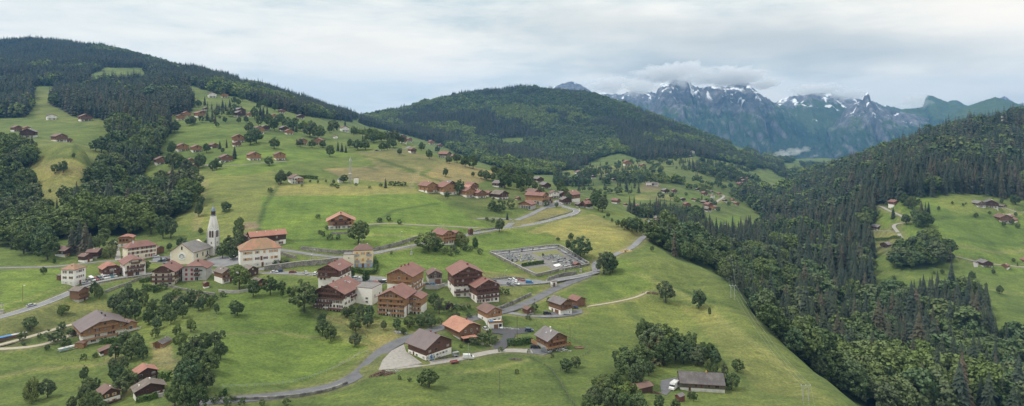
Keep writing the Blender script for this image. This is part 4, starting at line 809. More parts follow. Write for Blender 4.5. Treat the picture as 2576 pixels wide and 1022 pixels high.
FARH = {
 'the hillside hamlet': (600, [(1052,1101,492,'o',38),(1116,1147,472,'d',35),(1109,1142,486,'o',34),(1096,1151,515,'o',30),(1154,1197,513,'o',34),(1161,1197,487,'O',34),(1168,1203,479,'m',40),(1186,1223,502,'m',36),(1216,1240,495,'m',50),(1235,1280,503,'s',44),(1238,1270,472,'d',50),(1323,1361,496,'b',48),(1341,1367,459,'d',35),(1356,1385,475,'d',38),(1379,1406,499,'w',24),(1401,1427,498,'d',20),(1415,1460,507,'m',-40),(1406,1437,515,'d',26),(1446,1468,522,'d',30),(1461,1493,525,'m',-60),(1472,1486,508,'m',30),(1296,1310,504,'m',30),(1066,1087,506,'o',50)]),
 'the terraces above the mast': (580, [(389,421,414,'b',14),(471,499,429,'b',26),(416,452,454,'b',6),(551,584,409,'b',16),(621,655,405,'o',14),(688,717,404,'c',14),(470,488,410,'m',20),(443,473,381,'o',12),(480,507,383,'o',12),(524,548,373,'b',32),(584,615,359,'o',8),(585,605,369,'m',20)]),
 'the upper left hamlet': (800, [(636,664,337,'c',20),(653,677,329,'d',18),(702,725,331,'d',22),(716,737,339,'o',16),(747,772,365,'o',18),(787,814,365,'o',-18),(778,808,341,'d',30),(855,877,332,'w',20),(443,464,303,'c',12),(458,479,294,'o',16),(488,513,296,'o',26),(500,517,288,'b',26),(587,616,295,'d',24),(588,616,287,'d',26),(620,638,294,'o',20),(510,523,278,'d',26),(523,543,246,'w',12),(556,573,246,'o',12),(700,717,285,'b',20),(681,695,296,'o',20),(746,765,299,'d',20),(430,437,292,'O',12)]),
 'the far left row': (560, [(29,54,331,'b',24),(54,91,346,'d',-12),(131,166,357,'b',28),(163,180,358,'b',20),(57,75,330,'o',20),(118,140,302,'w',8),(199,229,305,'b',14)]),
 'the crest lane row': (820, [(1001,1023,360,'m',24),(1002,1022,352,'m',26),(1021,1037,357,'o',24),(1076,1093,364,'o',24),(1100,1114,371,'m',20),(838,850,349,'w',22),(995,1008,349,'d',24)]),
 'the valley farms': (800, [(1485,1501,380,'c',20),(1567,1587,417,'o',18),(1608,1624,422,'m',30),(1446,1467,442,'w',30),(1486,1499,449,'d',20),(1522,1537,446,'d',20),(1515,1525,452,'m',20),(1538,1550,456,'d',20),(1625,1639,468,'w',4),(1663,1683,486,'d',30),(1688,1703,486,'m',20),(1538,1560,513,'m',60),(1518,1530,515,'w',20),(1568,1579,519,'m',24),(1580,1594,523,'m',24),(1593,1615,527,'m',50),(1227,1235,370,'O',20),(1276,1285,434,'w',30)]),
 'the right lane hamlet': (560, [(1645,1668,557,'s',70),(1646,1669,565,'g',70),(1652,1669,573,'m',60),(1671,1683,567,'d',50)]),
 'the deep valley hamlet': (800, [(1710,1724,506,'d',30),(1739,1750,506,'m',-20),(1718,1737,522,'m',24),(1762,1782,515,'s',50),(1771,1793,523,'m',44),(1767,1789,533,'s',50),(1787,1804,528,'o',-30),(1749,1759,480,'d',20),(1763,1780,492,'m',30),(1782,1797,500,'w',40),(1803,1815,492,'o',30),(1784,1794,486,'d',40),(1837,1849,508,'o',30),(1845,1859,517,'m',40),(1817,1829,508,'d',40)]),
 'the remotest valley hamlet': (1000, [(1863,1877,460,'m',30),(1877,1892,455,'m',40),(1892,1910,458,'m',50),(1877,1889,465,'d',30),(1853,1868,468,'m',50),(1955,1969,476,'m',40),(1938,1948,470,'d',30),(1863,1873,452,'d',20)]),
 'the mountain foot farms': (1000, [(1737,1748,386,'w',20),(1720,1728,382,'d',20),(1733,1743,397,'d',20),(1698,1708,390,'m',20)]),
 'the right hill farms': (600, [(2236,2263,519,'m',44),(2445,2476,521,'g',40),(2476,2508,523,'d',8),(2513,2529,524,'s',60),(2502,2541,561,'b',34),(2539,2558,560,'o',-30),(2192,2220,580,'g',50),(2217,2242,624,'d',-34),(2460,2493,673,'d',32),(2521,2538,676,'m',-20),(2568,2592,664,'m',30),(2530,2548,552,'m',-30)]),
 'the far right hilltop': (1000, [(2346,2361,332,'g',80),(2521,2541,293,'g',80)]),
}
for area_, (ymin, lst) in FARH.items():
    lst = sorted(lst, key=lambda q: (q[0]+q[1])/2)
    same = {}
    for q in lst: same.setdefault(q[3], []).append(q)
    for l, r, base, st, yaw in lst:
        n = same[st]; i = n.index((l, r, base, st, yaw))
        lab = WORD[st] + (', '+(ORD[i] if i < 1 else ORD[i]+' from left') if len(n) > 1 else ', the only one') + ' in ' + area_
        lab = lab.replace(', leftmost in', ', leftmost of its kind in')
        roof, low, up, e = STY[st]; g_ = (r-l)*.065; l, r = l-g_, r+g_; wd = r-l
        big = wd > 19
        he = wd*e*.76*(1.05 if abs(yaw) < 30 else .9)
        win = []
        if wd > 26: win = [('F',[.18],3,'nkn'),('F',[.66],3,'odo'),('F',[1.05],1,'o'),('L' if yaw > 0 else 'R',[.6],2,'o')]
        elif wd > 15: win = [('F',[.22],2,'n'),('F',[.72],2,'o')]
        H(lab, l, r, base, random.uniform(.85,1.15), yaw, he, 25, roof, low, he*.36, up, win=win, bal=[('F',.46)] if wd > 15 and st not in 'gs' else [],
          chim=((.2,.1),) if wd > 15 and st not in 'gs' else (), ymin=ymin, group=area_.replace('the ', '', 1), name='barn' if st in 'gs' else 'chalet', cat='barn' if st in 'gs' else 'house', ws=.62, th=.9, bmat=None)

# ------------------------------------------------------------------ church
def church():
    g = hit(497, 661); s = g.y/F; az = math.atan2(-(497-U0), F)
    g.x -= 12*s; rt = root('church', 'white village church with grey slate roof, rose window and clock tower', 'church', g+Vector((g.x,g.y,0)).normalized()*34*s, az+R(-36))
    LAND.append((497, 655, 'the church', rt.location)); PADS.append((rt.location.x, rt.location.y, 14))
    w, d = 62, 82; he = 30; p = 33
    B = MB(); H_ = w/2*math.tan(R(p)); B.prism([(-w/2,-40),(w/2,-40),(w/2,he),(0,he+H_*.98),(-w/2,he)], -d/2, d/2*.55)
    B.prism([(-w/2*.8,-40),(w/2*.8,-40),(w/2*.8,he-.5),(-w/2*.8,he-.5)], d/2*.54, d/2)
    ob('wall', B.mesh('wall', [MAT['cream']], s), rt)
    q = MB()
    for x in (-w/2, w/2):                # corner stones
        for i in range(9): q.box(x-1.3-(i%2)*.6, x+1.3+(i%2)*.6, -d/2-.35, -d/2+2, i*3.4, i*3.4+3)
    ob('corner_stone', q.mesh('corner_stone', [MAT['stucco']], s), rt)
    mb, zr = gable_slab(w, d, 3, 2, he+.5, p, 1, .0, 1.3); ob('roof', mb.mesh('roof', [MAT['roof_slate'], MAT['wood_mid']], s), rt)
    ro = rt.children[-1]
    m2 = MB(); m2.bar((0,-d/2-1,zr), (0,-d/2-1,zr+5), .35); m2.bar((-1.6,-d/2-1,zr+3.4), (1.6,-d/2-1,zr+3.4), .3); ob('cross', m2.mesh('cross', [MAT['iron']], s), ro)
    # rose window: white disc with dark petals
    m2 = MB(); y = -d/2-.5; n = 24; zc = 18
    m2.face([(11*math.cos(2*math.pi*i/n), y, zc+9.5*math.sin(2*math.pi*i/n)) for i in range(n)])
    for i in range(n):
        a, b = 2*math.pi*i/n, 2*math.pi*(i+1)/n
        m2.face([(11*math.cos(a),y+.6,zc+9.5*math.sin(a)),(11*math.cos(b),y+.6,zc+9.5*math.sin(b)),(11*math.cos(b),y,zc+9.5*math.sin(b)),(11*math.cos(a),y,zc+9.5*math.sin(a))])
    rose = ob('rose_window', m2.mesh('rose_window', [MAT['paint_white']], s), rt)
    m2 = MB()
    for k, (rad, cnt, pr) in enumerate(((6.3, 8, 1.25), (3.2, 6, .85))):
        for i in range(cnt):
            a0 = math.pi*i/(cnt-1) if k == 0 else 2*math.pi*i/cnt
            px, pz = rad*math.cos(a0), zc-2+rad*math.sin(a0)*1.05
            m2.face([(px+pr*math.cos(2*math.pi*j/8), y-.25, pz+pr*math.sin(2*math.pi*j/8)) for j in range(8)])
    ob('pane', m2.mesh('pane', [MAT['glass']], s), rose)
    def arch(w_, h_, name='window', par=rt, loc=(0,0,0), rz=0, mat='glass', frame='stucco'):
        m3 = MB(); pr = [(-w_/2,0),(w_/2,0)] + [(w_/2*math.cos(a), h_-w_/2+w_/2*math.sin(a)) for a in np.linspace(0, math.pi, 7)]
        m3.face([(x*1.35, -.3, z*1.08-.4) for x, z in pr], 0); m3.face([(x, -.55, z) for x, z in pr], 1)
        for (x0,z0),(x1,z1) in zip(pr, pr[1:]+pr[:1]): m3.face([(x0*1.35,.2,z0*1.08-.4),(x1*1.35,.2,z1*1.08-.4),(x1*1.35,-.3,z1*1.08-.4),(x0*1.35,-.3,z0*1.08-.4)], 0)
        return ob(name, m3.mesh(name, [MAT[frame], MAT[mat]], s), par, [c*s for c in loc], rz)
    arch(4, 9, loc=(0,-d/2,34))
    for yy in (-26, -4, 14): arch(4.2, 10, loc=(w/2, yy, 13), rz=math.pi/2)
    arch(4.2, 10, loc=(w/2*.8, d/2*.78, 13), rz=math.pi/2)
    # porch
    m2 = MB(); m2.prism([(-5,0),(5,0),(5,9),(0,12.5),(-5,9)], -4, 0, 0); po = ob('porch', m2.mesh('porch', [MAT['cream']], s), rt, (w/2*s, 12*s, 0), math.pi/2)
    m2 = MB(); m2.prism([(-6.5,8.3),(0,13),(6.5,8.3),(6.5,9.3),(0,14),(-6.5,9.3)], -5, 0); ob('roof', m2.mesh('roof', [MAT['roof_shingle']], s), po)
    m2 = MB(); m2.box(-2,2,-4.4,-4,0,7.5); ob('door', m2.mesh('door', [MAT['wood_brown']], s), po)
    # tower
    T = ob('tower', None, rt, ((w/2*.93)*s, (d/2+1)*s, 0), R(8))
    a = 10; m2 = MB(); m2.box(-a,a,-a,a,-40,72); m2.box(-a-.8,a+.8,-a-.8,a+.8,30,31.5); m2.box(-a-.8,a+.8,-a-.8,a+.8,50,51.5)
    # four gables carrying the clocks
    for i in range(4):
        ca, sa = [(1,0),(0,1),(-1,0),(0,-1)][i]; rot = lambda x, y, z: (x*ca-y*sa, x*sa+y*ca, z)
        m2.face([rot(-a,-a-.05,72), rot(a,-a-.05,72), rot(0,-a-.05,84)])
    for sx in (-1,1):
        for sy in (-1,1):
            for i in range(14): m2.box(sx*a-1.2, sx*a+1.2, sy*a-1.2, sy*a+1.2, i*5, i*5+4.4, 1)
    T.data = None
    tw = m2.mesh('tower', [MAT['stucco'], MAT['grey_wall']], s)
    bpy.data.objects.remove(T); T = ob('tower', tw, rt, ((w/2*.93)*s, (d/2+1)*s, 0), R(8))
    m2 = MB(); b_ = a+.5
    # steep stone spire: eight sides, four of them rising between the gables
    low = [(b_,-b_,72),(0,-b_,84),(-b_,-b_,72),(-b_,0,84),(-b_,b_,72),(0,b_,84),(b_,b_,72),(b_,0,84)]; t_ = 5.6
    hi = [(t_*.92,-t_*.92,108),(0,-t_,108),(-t_*.92,-t_*.92,108),(-t_,0,108),(-t_*.92,t_*.92,108),(0,t_,108),(t_*.92,t_*.92,108),(t_,0,108)]
    for i in range(8): j = (i+1)%8; m2.face([low[i],hi[i],hi[j],low[j]])
    m2.face(hi[::-1]); ob('spire', m2.mesh('spire', [MAT['spire_stone']], s), T)
    m2 = MB(); m2.ring([(6.2,107.5),(6.2,109.5),(5,110),(5,111)], 8, 0); m2.ring([(4.9,120),(5.6,120.5),(5.2,123.5),(4.1,127),(2.4,130),(.7,132),(.3,136),(.15,152)], 8, 0)
    lan = ob('lantern', m2.mesh('lantern', [MAT['lead_blue']], s), T)
    m2 = MB()
    for i in range(8):
        an = 2*math.pi*(i+.5)/8; m2.bar((4.7*math.cos(an),4.7*math.sin(an),110), (4.7*math.cos(an),4.7*math.sin(an),121), .55, n=4)
    m2.ring([(3.6,110),(3.6,121)], 8); ob('louvre', m2.mesh('louvre', [MAT['wood_dark']], s), lan)
    for rz in (0, math.pi/2, math.pi, -math.pi/2):
        for x in (-3.3, 3.3):
            cl = math.cos(rz); sl = math.sin(rz)
            arch(4.4, 17, 'belfry_opening', T, (x*cl+(a+.1)*sl, x*sl-(a+.1)*cl, 53), rz, 'wood_dark', 'grey_wall')
        m3 = MB(); m3.ring([(3.6,-.2),(3.6,.5)], 16, 0); ck = ob('clock', m3.mesh('clock', [MAT['paint_white']], s), T, ((a+.3)*math.sin(rz)*s, -(a+.3)*math.cos(rz)*s, 76*s)); ck.rotation_euler = (math.pi/2, 0, rz)
        m3 = MB()
        for i in range(12): an = math.pi*i/6; m3.box(2.9*math.cos(an)-.2, 2.9*math.cos(an)+.2, 2.9*math.sin(an)-.2, 2.9*math.sin(an)+.2, .5, .6)
        m3.bar((0,0,.6),(.3,2.5,.6),.22,n=4); m3.bar((0,0,.65),(-1.6,.6,.65),.25,n=4); ob('clock_hand', m3.mesh('clock_hand', [MAT['iron']], s), ck)
        if rz in (0, math.pi/2): arch(2.2, 6, 'window', T, ((a+.1)*math.sin(rz), -(a+.1)*math.cos(rz), 36), rz)
church()
# ------------------------------------------------------------------ vehicles
def taper(mb, x0, x1, w0, z0, x2, x3, w1, z1, m=0):
    """a frustum along x: bottom x0..x1 wide w0 at z0, top x2..x3 wide w1 at z1"""
    n = len(mb.v); mb.v += [(x0,-w0,z0),(x1,-w0,z0),(x1,w0,z0),(x0,w0,z0),(x2,-w1,z1),(x3,-w1,z1),(x3,w1,z1),(x2,w1,z1)]
    for q in ((0,1,5,4),(1,2,6,5),(2,3,7,6),(3,0,4,7),(4,5,6,7),(3,2,1,0)): mb.f.append(tuple(n+i for i in q)); mb.m.append(m)
VEH = {}
def vehicle_meshes(kind):
    if kind in VEH: return VEH[kind]
    B, Gl = MB(), MB(); wx = 1.3; wr = .32
    if kind == 'car':
        taper(B, -2.1, 2.1, .84, .28, -2.12, 2.1, .86, .55); taper(B, -2.12, 2.1, .86, .55, -2.05, 1.95, .80, .82)
        taper(B, 1.0, 1.95, .8, .82, 1.0, 1.75, .74, .93); taper(Gl, -1.75, 1.05, .77, .83, -1.35, .25, .60, 1.36); taper(B, -1.4, .3, .62, 1.36, -1.25, .15, .56, 1.43)
        for x, dx in ((-.55, .0), (-1.62, .3), (.92, -.62)):
            for sg in (-1, 1): B.bar((x, sg*.785, .83), (x+dx, sg*.61, 1.37), .04, n=4)
    elif kind == 'estate':
        taper(B, -2.2, 2.2, .86, .28, -2.22, 2.2, .88, .6); taper(B, -2.22, 2.2, .88, .6, -2.15, 2.05, .84, .95)
        taper(Gl, -2.05, 1.1, .80, .95, -1.8, .45, .66, 1.52); taper(B, -1.85, .5, .68, 1.52, -1.7, .35, .62, 1.62)
        for x, dx in ((-.5, .0), (-1.95, .2), (1.0, -.55)):
            for sg in (-1, 1): B.bar((x, sg*.81, .95), (x+dx, sg*.67, 1.53), .05, n=4)
    elif kind == 'van':
        wx = 1.55; taper(B, -2.4, 2.5, .92, .3, -2.42, 2.48, .94, 1.05); taper(B, -2.42, 1.3, .94, 1.05, -2.38, .75, .86, 1.98)
        taper(B, 1.25, 2.48, .93, 1.05, 1.3, 2.2, .88, 1.18); taper(Gl, .55, 1.75, .915, 1.15, .4, .95, .84, 1.85)
    elif kind == 'camper':
        wx = 1.9; taper(B, -3.3, 3.3, 1.08, .35, -3.3, 3.2, 1.1, 1.1); taper(B, -3.3, 1.7, 1.1, 1.1, -3.25, 1.9, 1.08, 2.75); taper(B, 1.6, 3.2, 1.05, 1.1, 1.6, 2.9, .95, 1.4)
        taper(B, 1.65, 2.5, 1.05, 2.1, 1.65, 2.35, 1.0, 2.75); taper(Gl, 1.5, 2.85, .98, 1.4, 1.5, 2.2, .95, 2.05)
        Gl.box(-3.33,-3.28,-.7,.7,1.5,2.1); Gl.box(-2.2,-1.1,-1.12,-1.05,1.5,2.0); Gl.box(-2.2,-1.1,1.05,1.12,1.5,2.0); B.box(-1.6,-.8,-.4,.4,2.75,2.9)
    Wh = MB(); 
    Wh.bar((0,-.11,0),(0,.11,0), wr, 0, 12); Wh.bar((0,-.13,0),(0,.13,0), wr*.58, 1, 8)
    hl = MB(); hl.box(-.05,.05,-.16,.16,-.07,.07)
    VEH[kind] = (B.mesh('body', [MAT['paint_white_car']]), Gl.mesh('window', [MAT['glass']]), Wh.mesh('wheel', [MAT['rubber'], MAT['metal_grey']]), hl.mesh('headlight', [MAT['paint_white']]), wx, wr)
    return VEH[kind]
def slope_at(x, y):
    e = 1.5; return Vector((-(ground(x+e,y)-ground(x-e,y))/(2*e), -(ground(x,y+e)-ground(x,y-e))/(2*e), 1)).normalized()
def surf(p):
    """height of the top surface (road or paved area) at p, else of the land"""
    z = p.z
    for name, label, w, mat, L, _ in ROADS:
        d = np.hypot(L[:,0]-p.x, L[:,1]-p.y); i = int(d.argmin())
        if d[i] < w/2+1.2: return float(L[i,2])
    for name, label, mat, poly, c in AREAS:
        if inpoly(np.array([p.x]), np.array([p.y]), poly)[0]: return float(c[0]*p.x+c[1]*p.y+c[2]+.03)
    return z
def vehicle(kind, color, u, v, yaw, label, group=None, k=1.0):
    g = hit(u, v); bm, gl, wh, hl, wx, wr = vehicle_meshes(kind)
    g.z = surf(g); az = math.atan2(-(u-U0), F)
    rt = root({'van':'van','camper':'motorhome'}.get(kind, 'car'), label, {'van':'van','camper':'motorhome'}.get(kind, 'car'), g, 0, group)
    n = slope_at(g.x, g.y); q = Vector((0,0,1)).rotation_difference(n); rt.rotation_mode = 'QUATERNION'
    rt.rotation_quaternion = q @ Matrix.Rotation(az+R(yaw), 3, 'Z').to_quaternion(); rt.scale = (k, k, k)
    o = ob('body', bm, rt); o.material_slots[0].link = 'OBJECT'; o.material_slots[0].material = MAT['paint_'+color+'_car']
    ob('window', gl, rt)
    for sx in (-1, 1):
        for sy in (-1, 1): ob('wheel', wh, rt, (sx*wx, sy*.76, wr))
    ln = 2.08 if kind == 'car' else 2.18 if kind == 'estate' else 2.48 if kind == 'van' else 3.28
    for sy in (-1, 1): ob('headlight', hl, rt, (ln, sy*.62, .66))
    LAND.append((u, v, None, g))
P1 = 'cars parked beside the town hall'
# yaw: 0 = nose to the right as seen, 90 = nose away, -90 = nose towards the viewer
vehicle('car','silver',79,771.5,22,'silver saloon driving down the main road at the far left, by the roadside cross')
vehicle('estate','silver',217,715,20,'silver estate car on the road just in front of the town hall')
vehicle('car','brown',221,708,-65,'brown car nearest the town hall wall, end of the parked row',P1)
vehicle('van','white',231,705,-60,'white people carrier second in the parked row from the town hall',P1,.95)
vehicle('car','red',241,704,-55,'dark red car in the parked row between white and grey ones',P1)
vehicle('estate','grey',251,702,-55,'grey estate car in the parked row beside the dark red car',P1)
vehicle('van','white',262,700,-65,'big white van in the middle of the parked row',P1)
vehicle('estate','white',271,698,-65,'white hatchback right of the big parked van',P1)
vehicle('car','teal',279,697,-60,'small turquoise car near the end of the parked row',P1)
vehicle('van','white',288,695.5,-70,'white delivery car at the right end of the parked row',P1,.85)
vehicle('estate','blue',324,692,15,'blue car in front of the cream inn, further from the grey one')
vehicle('car','grey',346,690,12,'slate grey car on the road below the round green tree')
vehicle('estate','white',391,648,10,'white car beside the pink house corner')
vehicle('car','dark_blue',406,659,170,'dark blue car left of the wash house')
vehicle('car','silver',417,656,170,'silver car just left of the wash house roof')
vehicle('van','white',588,652,0,'white van parked on the church square beside the yellow-shuttered house')
vehicle('estate','black',600,646,20,'black car behind the white van on the church square')
vehicle('car','black',291,622,-85,'black car on the gravel lane below the orange house')
vehicle('estate','dark_blue',702,685,172,'dark blue car left of the red one on the lower street')
vehicle('car','red',736,687.5,8,'red car on the lower street between blue and silver ones')
vehicle('car','silver',770,690,-80,'silver car on the lower street by the cypress')
vehicle('estate','white',793,692,75,'white car right of the cypress on the lower street')
vehicle('car','white',690,687,10,'white car leftmost on the lower street behind the shrub')
vehicle('car','teal',887,703,20,'turquoise car parked behind the white annex')
vehicle('estate','white',897,702,25,'white estate car beside the turquoise one behind the annex')
vehicle('estate','black',960,712,15,'black car behind the small timber pavilion')
vehicle('estate','white',969,711,15,'white car right of the black one behind the pavilion')
vehicle('car','dark_blue',1076,719,5,'dark blue car in front of the grey house behind the blocks')
vehicle('car','blue',1089,719,5,'pale blue car in front of the grey house behind the blocks')
P2 = 'cars in the parking area below the graveyard'
vehicle('estate','black',1240,709,170,'black car at the left end of the parking area below the graveyard',P2)
vehicle('estate','silver',1284,708,-35,'silver car in the back row of the parking area below the graveyard',P2)
vehicle('car','white',1293,706.5,-35,'white car in the back row of the parking area beside the brick pallets',P2)
vehicle('car','grey',1282,718,-40,'slate blue car in the front row of the parking area',P2)
vehicle('car','white',1299,717.5,-30,'white saloon in the front row of the parking area',P2)
vehicle('van','blue',1331,714,10,'bright blue van with red rear bumper in the parking area below the graveyard',P2,.95)
vehicle('estate','black',1376,791,10,'black car at the corner of the white-van chalet')
vehicle('van','white',1426,791,12,'white minibus parked by the chalet at the curved drive')
vehicle('estate','dark_blue',1444,776,14,'dark blue jeep between the chalet and the plank garage')
vehicle('estate','dark_blue',1331,834,5,'dark teal estate car alone on the black asphalt court')
vehicle('estate','black',1346,876,10,'black car beside the orange stair of the grey-shingled chalet')
vehicle('van','grey',1374,887,-28,'silver-grey minivan in front of the grey-shingled chalet',None,.95)
vehicle('van','white',1178,903,4,'white panel van on the gravel track by the massive barn')
vehicle('car','silver',1222,829,-60,'silver car squeezed beside the garage of the chalet with the pool')
vehicle('car','white',1259,824,-80,'white car inside the carport under the pool terrace')
vehicle('car','red',190,842,170,'red car on the gravel track beside the large chalet')
vehicle('camper','white',1695,978,-108,'white motorhome parked on the drive by the blackened long farmhouse')
vehicle('car','silver',1889,563,10,'tiny silver car on the far lane beyond the right hilltop farm')
vehicle('car','white',1467,522,10,'white car beside the maroon-roofed chalet at the hamlet edge')
vehicle('car','black',948,379,5,'tiny dark car on the thin lane below the hillside chalets')

# ------------------------------------------------------------------ walls, fences, posts
def wall(name, label, cat, line, h, th, mat, cap=None, sink=1.5, back=0.0, parts=None):
    """a wall standing on the land along a line; h in metres"""
    p = [hit(u, v) for u, v in line]; q = []
    for a, b in zip(p, p[1:]):
        n = max(1, int((b-a).length/2.5)); q += [a.lerp(b, i/n) for i in range(n)]
    q.append(p[-1])
    for k in q: k.z = ground(k.x, k.y)
    z = [k.z for k in q]
    for _ in range(4): z = [z[0]]+[(z[i-1]+z[i]+z[i+1])/3 for i in range(1, len(z)-1)]+[z[-1]]
    mb = MB(); cp = MB()
    def strip(mb, w, z0, z1):
        n0 = len(mb.v)
        for i, k in enumerate(q):
            a = q[max(i-1,0)]; b = q[min(i+1,len(q)-1)]; t = (b-a); t.z = 0; t.normalize(); nx, ny = -t.y*w/2, t.x*w/2
            mb.v += [(k.x+nx,k.y+ny,z[i]+z0),(k.x-nx,k.y-ny,z[i]+z0),(k.x-nx,k.y-ny,z[i]+z1),(k.x+nx,k.y+ny,z[i]+z1)]
        for i in range(len(q)-1):
            for e in range(4): a = n0+4*i; mb.f.append((a+e, a+(e+1)%4, a+4+(e+1)%4, a+4+e)); mb.m.append(0)
        mb.f.append((n0+3,n0+2,n0+1,n0)); m = n0+4*(len(q)-1); mb.f.append((m,m+1,m+2,m+3)); mb.m += [0,0]
    strip(mb, th, -sink, h)
    o = tag(ob(name, mb.mesh(name, [MAT[mat]])), label, cat)
    if cap: strip(cp, th+.12, h, h+.12); ob('coping', cp.mesh('coping', [MAT[cap]]), o)
    return o
wall('retaining_wall','old stone retaining wall above the side road below the green meadow','wall',[(757,628),(812,634),(850,639),(887,637),(949,630),(1000,617),(1052,601)],2.2,.5,'stone_wall')
wall('retaining_wall','rough stone retaining wall holding up the main road above the lower street','wall',[(664,682),(712,676),(762,669),(815,665),(850,660)],3.0,.6,'stone_wall','concrete')
wall('retaining_wall','grey concrete retaining wall under the dark lane at the bottom edge','wall',[(560,1008),(637,1006),(712,1002),(760,997),(812,988),(850,976),(874,966)],1.0,.5,'old_concrete',None,6)
wall('retaining_wall','stone bridge parapet wall along the main road by the town hall','wall',[(212,725),(252,713),(300,704),(345,698),(385,692)],.9,.5,'stone_wall','concrete',3)
wall('retaining_wall','low stone wall beside the short stone steps below the church','wall',[(330,712),(352,704),(390,700)],1.6,.5,'stone_wall')
wall('retaining_wall','stone wall in the gardens below the big cream chalet','wall',[(390,716),(440,726),(500,738),(540,742)],1.2,.5,'stone_wall')
wall('retaining_wall','curving stone wall above the ravine in the village gardens','wall',[(264,738),(290,727),(318,718),(330,714)],1.6,.5,'stone_wall')
wall('retaining_wall','pale concrete garden wall under the lime tree','wall',[(550,735),(575,738),(600,738),(640,730)],1.5,.4,'concrete')
wall('retaining_wall','dark mossy retaining wall beside the dark lane above the pool chalet','wall',[(1236,783),(1262,777),(1300,760),(1336,743)],1.7,.5,'old_concrete')
wall('retaining_wall','dark retaining wall below the graveyard gate','wall',[(1378,707),(1400,699),(1420,694),(1450,690)],2.2,.6,'old_concrete')
wall('retaining_wall','pale stone wall along the back of the parking area','wall',[(1230,706),(1260,702),(1292,700),(1320,704)],1.2,.4,'stone_wall')
wall('retaining_wall','grey stone wall below the orange meadow chalet','wall',[(834,589),(850,590),(876,588)],1.4,.4,'stone_wall')
wall('retaining_wall','stone wall above the upper main road near the hamlet','wall',[(1194,584),(1232,579),(1254,574)],1.2,.4,'stone_wall')
wall('retaining_wall','stone kerb wall along the outside of the hamlet hairpin','wall',[(1354,556),(1381,550.5),(1425,538),(1440,532)],.8,.4,'stone_wall')
wall('retaining_wall','low concrete parapet at the tip of the hamlet hairpin','wall',[(1436,546),(1452,540),(1460,533),(1457,527)],1.0,.4,'concrete')
wall('retaining_wall','grey concrete wall in front of the grey house behind the blocks','wall',[(1070,727),(1100,728),(1118,722)],2.2,.4,'concrete')
wall('retaining_wall','low pale wall at the garden terrace of the dark bottom chalet','wall',[(344,1010),(380,1003),(412,998)],1.4,.4,'concrete')
wall('retaining_wall','dark stone wall beside the tall hillside behind the town house','wall',[(705,640),(720,645),(745,652)],2.0,.5,'stone_wall')
wall('retaining_wall','low stone wall with poles below the arched-balcony chalet road','wall',[(952,640),(1000,628),(1055,617)],.7,.4,'concrete')
def fence(label, line, h=1.1, mat='wood_grey', step=2.5):
    p = [hit(u, v) for u, v in line]; q = []
    for a, b in zip(p, p[1:]):
        n = max(1, int((b-a).length/step)); q += [a.lerp(b, i/n) for i in range(n)]
    q.append(p[-1]); o0 = q[0].copy(); o0.z = ground(o0.x, o0.y)
    rt = root('fence', label, 'fence', o0); mb = MB(); pm = MB(); pm.box(-.06,.06,-.06,.06,-.5,h); pm = pm.mesh('post', [MAT[mat]])
    for k in q: k.z = ground(k.x, k.y)
    for k in q[:60]: ob('post', pm, rt, k-o0)
    for a, b in zip(q, q[1:]):
        for f in (.55, .92): mb.bar(a-o0+Vector((0,0,h*f)), b-o0+Vector((0,0,h*f)), .035, n=4)
    ob('rail', mb.mesh('rail', [MAT[mat]]), rt)
fence('metal guard rail along the dark lane above the bottom concrete wall', [(637,1003.5),(712,999),(760,993),(812,985),(850,972),(872,962)], 1.0, 'metal_grey')
fence('wooden field fence along the right edge of the big left meadow', [(770,760),(800,790),(850,810),(900,830),(925,850)], 1.1)
fence('long wire fence running down the meadow bank to the lower lane', [(560,978),(660,972),(760,958),(850,925),(905,893),(925,888)], 1.2, 'metal_grey')
fence('grey rail fence below the dark apartment chalets', [(1135,783),(1160,772),(1178,764)], 1.1)
fence('fence line crossing the lower right meadow below the grey-shingled chalet', [(1335,900),(1385,930),(1410,965),(1430,1000),(1445,1022)], 1.1)
fence('fence around the garden right of the grey-shingled chalet', [(1440,852),(1484,885),(1455,905),(1410,930)], 1.1)
fence('guard rail on the outside of the bend by the graveyard', [(1497,684),(1508,676),(1500,668),(1492,660)], .9, 'metal_grey')
fence('field fence below the left scrap trailer', [(155,905),(200,912),(262,908)], 1.1)

def post(label, u, v, h, lamp=True, cat='street lamp', mat='metal_grey', cross=False, r=.09):
    g = hit(u, v); g.z = min(g.z, ground(g.x, g.y)); rt = root('street_lamp' if lamp else 'utility_pole', label, cat, g)
    m = MB(); m.bar((0,0,-.5),(0,0,h), r*1.3, n=6, r2=r*.8); ob('pole', m.mesh('pole', [MAT[mat]]), rt)
    if lamp:
        m = MB(); m.bar((0,0,h-.05),(1.1,-.3,h+.15), .06, n=4); ob('arm', m.mesh('arm', [MAT[mat]]), rt)
        m = MB(); m.box(.7,1.5,-.45,-.15,h+.05,h+.25); ob('lamp_head', m.mesh('lamp_head', [MAT['paint_white']]), rt)
    elif cross:
        m = MB(); m.bar((-.9,0,h-.5),(.9,0,h-.5), .07, n=4); ob('crossarm', m.mesh('crossarm', [MAT[mat]]), rt)
    else:
        m = MB(); m.box(-.12,.12,-.12,.12,h,h+.25); ob('cap', m.mesh('cap', [MAT['metal_grey']]), rt)
post('lamp on a brown wooden pole in the left meadow above the main road', 57, 758, 8, True, mat='wood_mid')
post('street lamp on the main road in front of the parked row', 286, 704, 6)
post('street lamp beside the side road right of the long farmhouse', 787, 656, 7)
post('street lamp on the grass below the side road wall', 780, 666, 6)
post('tall grey road lamp on the main road above the yellow house', 1026, 636, 7)
post('street lamp by the stone wall above the yellow house', 911, 625, 6)
post('street lamp on the wall left of the round roadside tree', 1007, 605, 6)
post('street lamp behind the parking area below the graveyard', 1270, 704, 6)
post('street lamp by the meadow road near the hamlet junction', 1287, 582, 8)
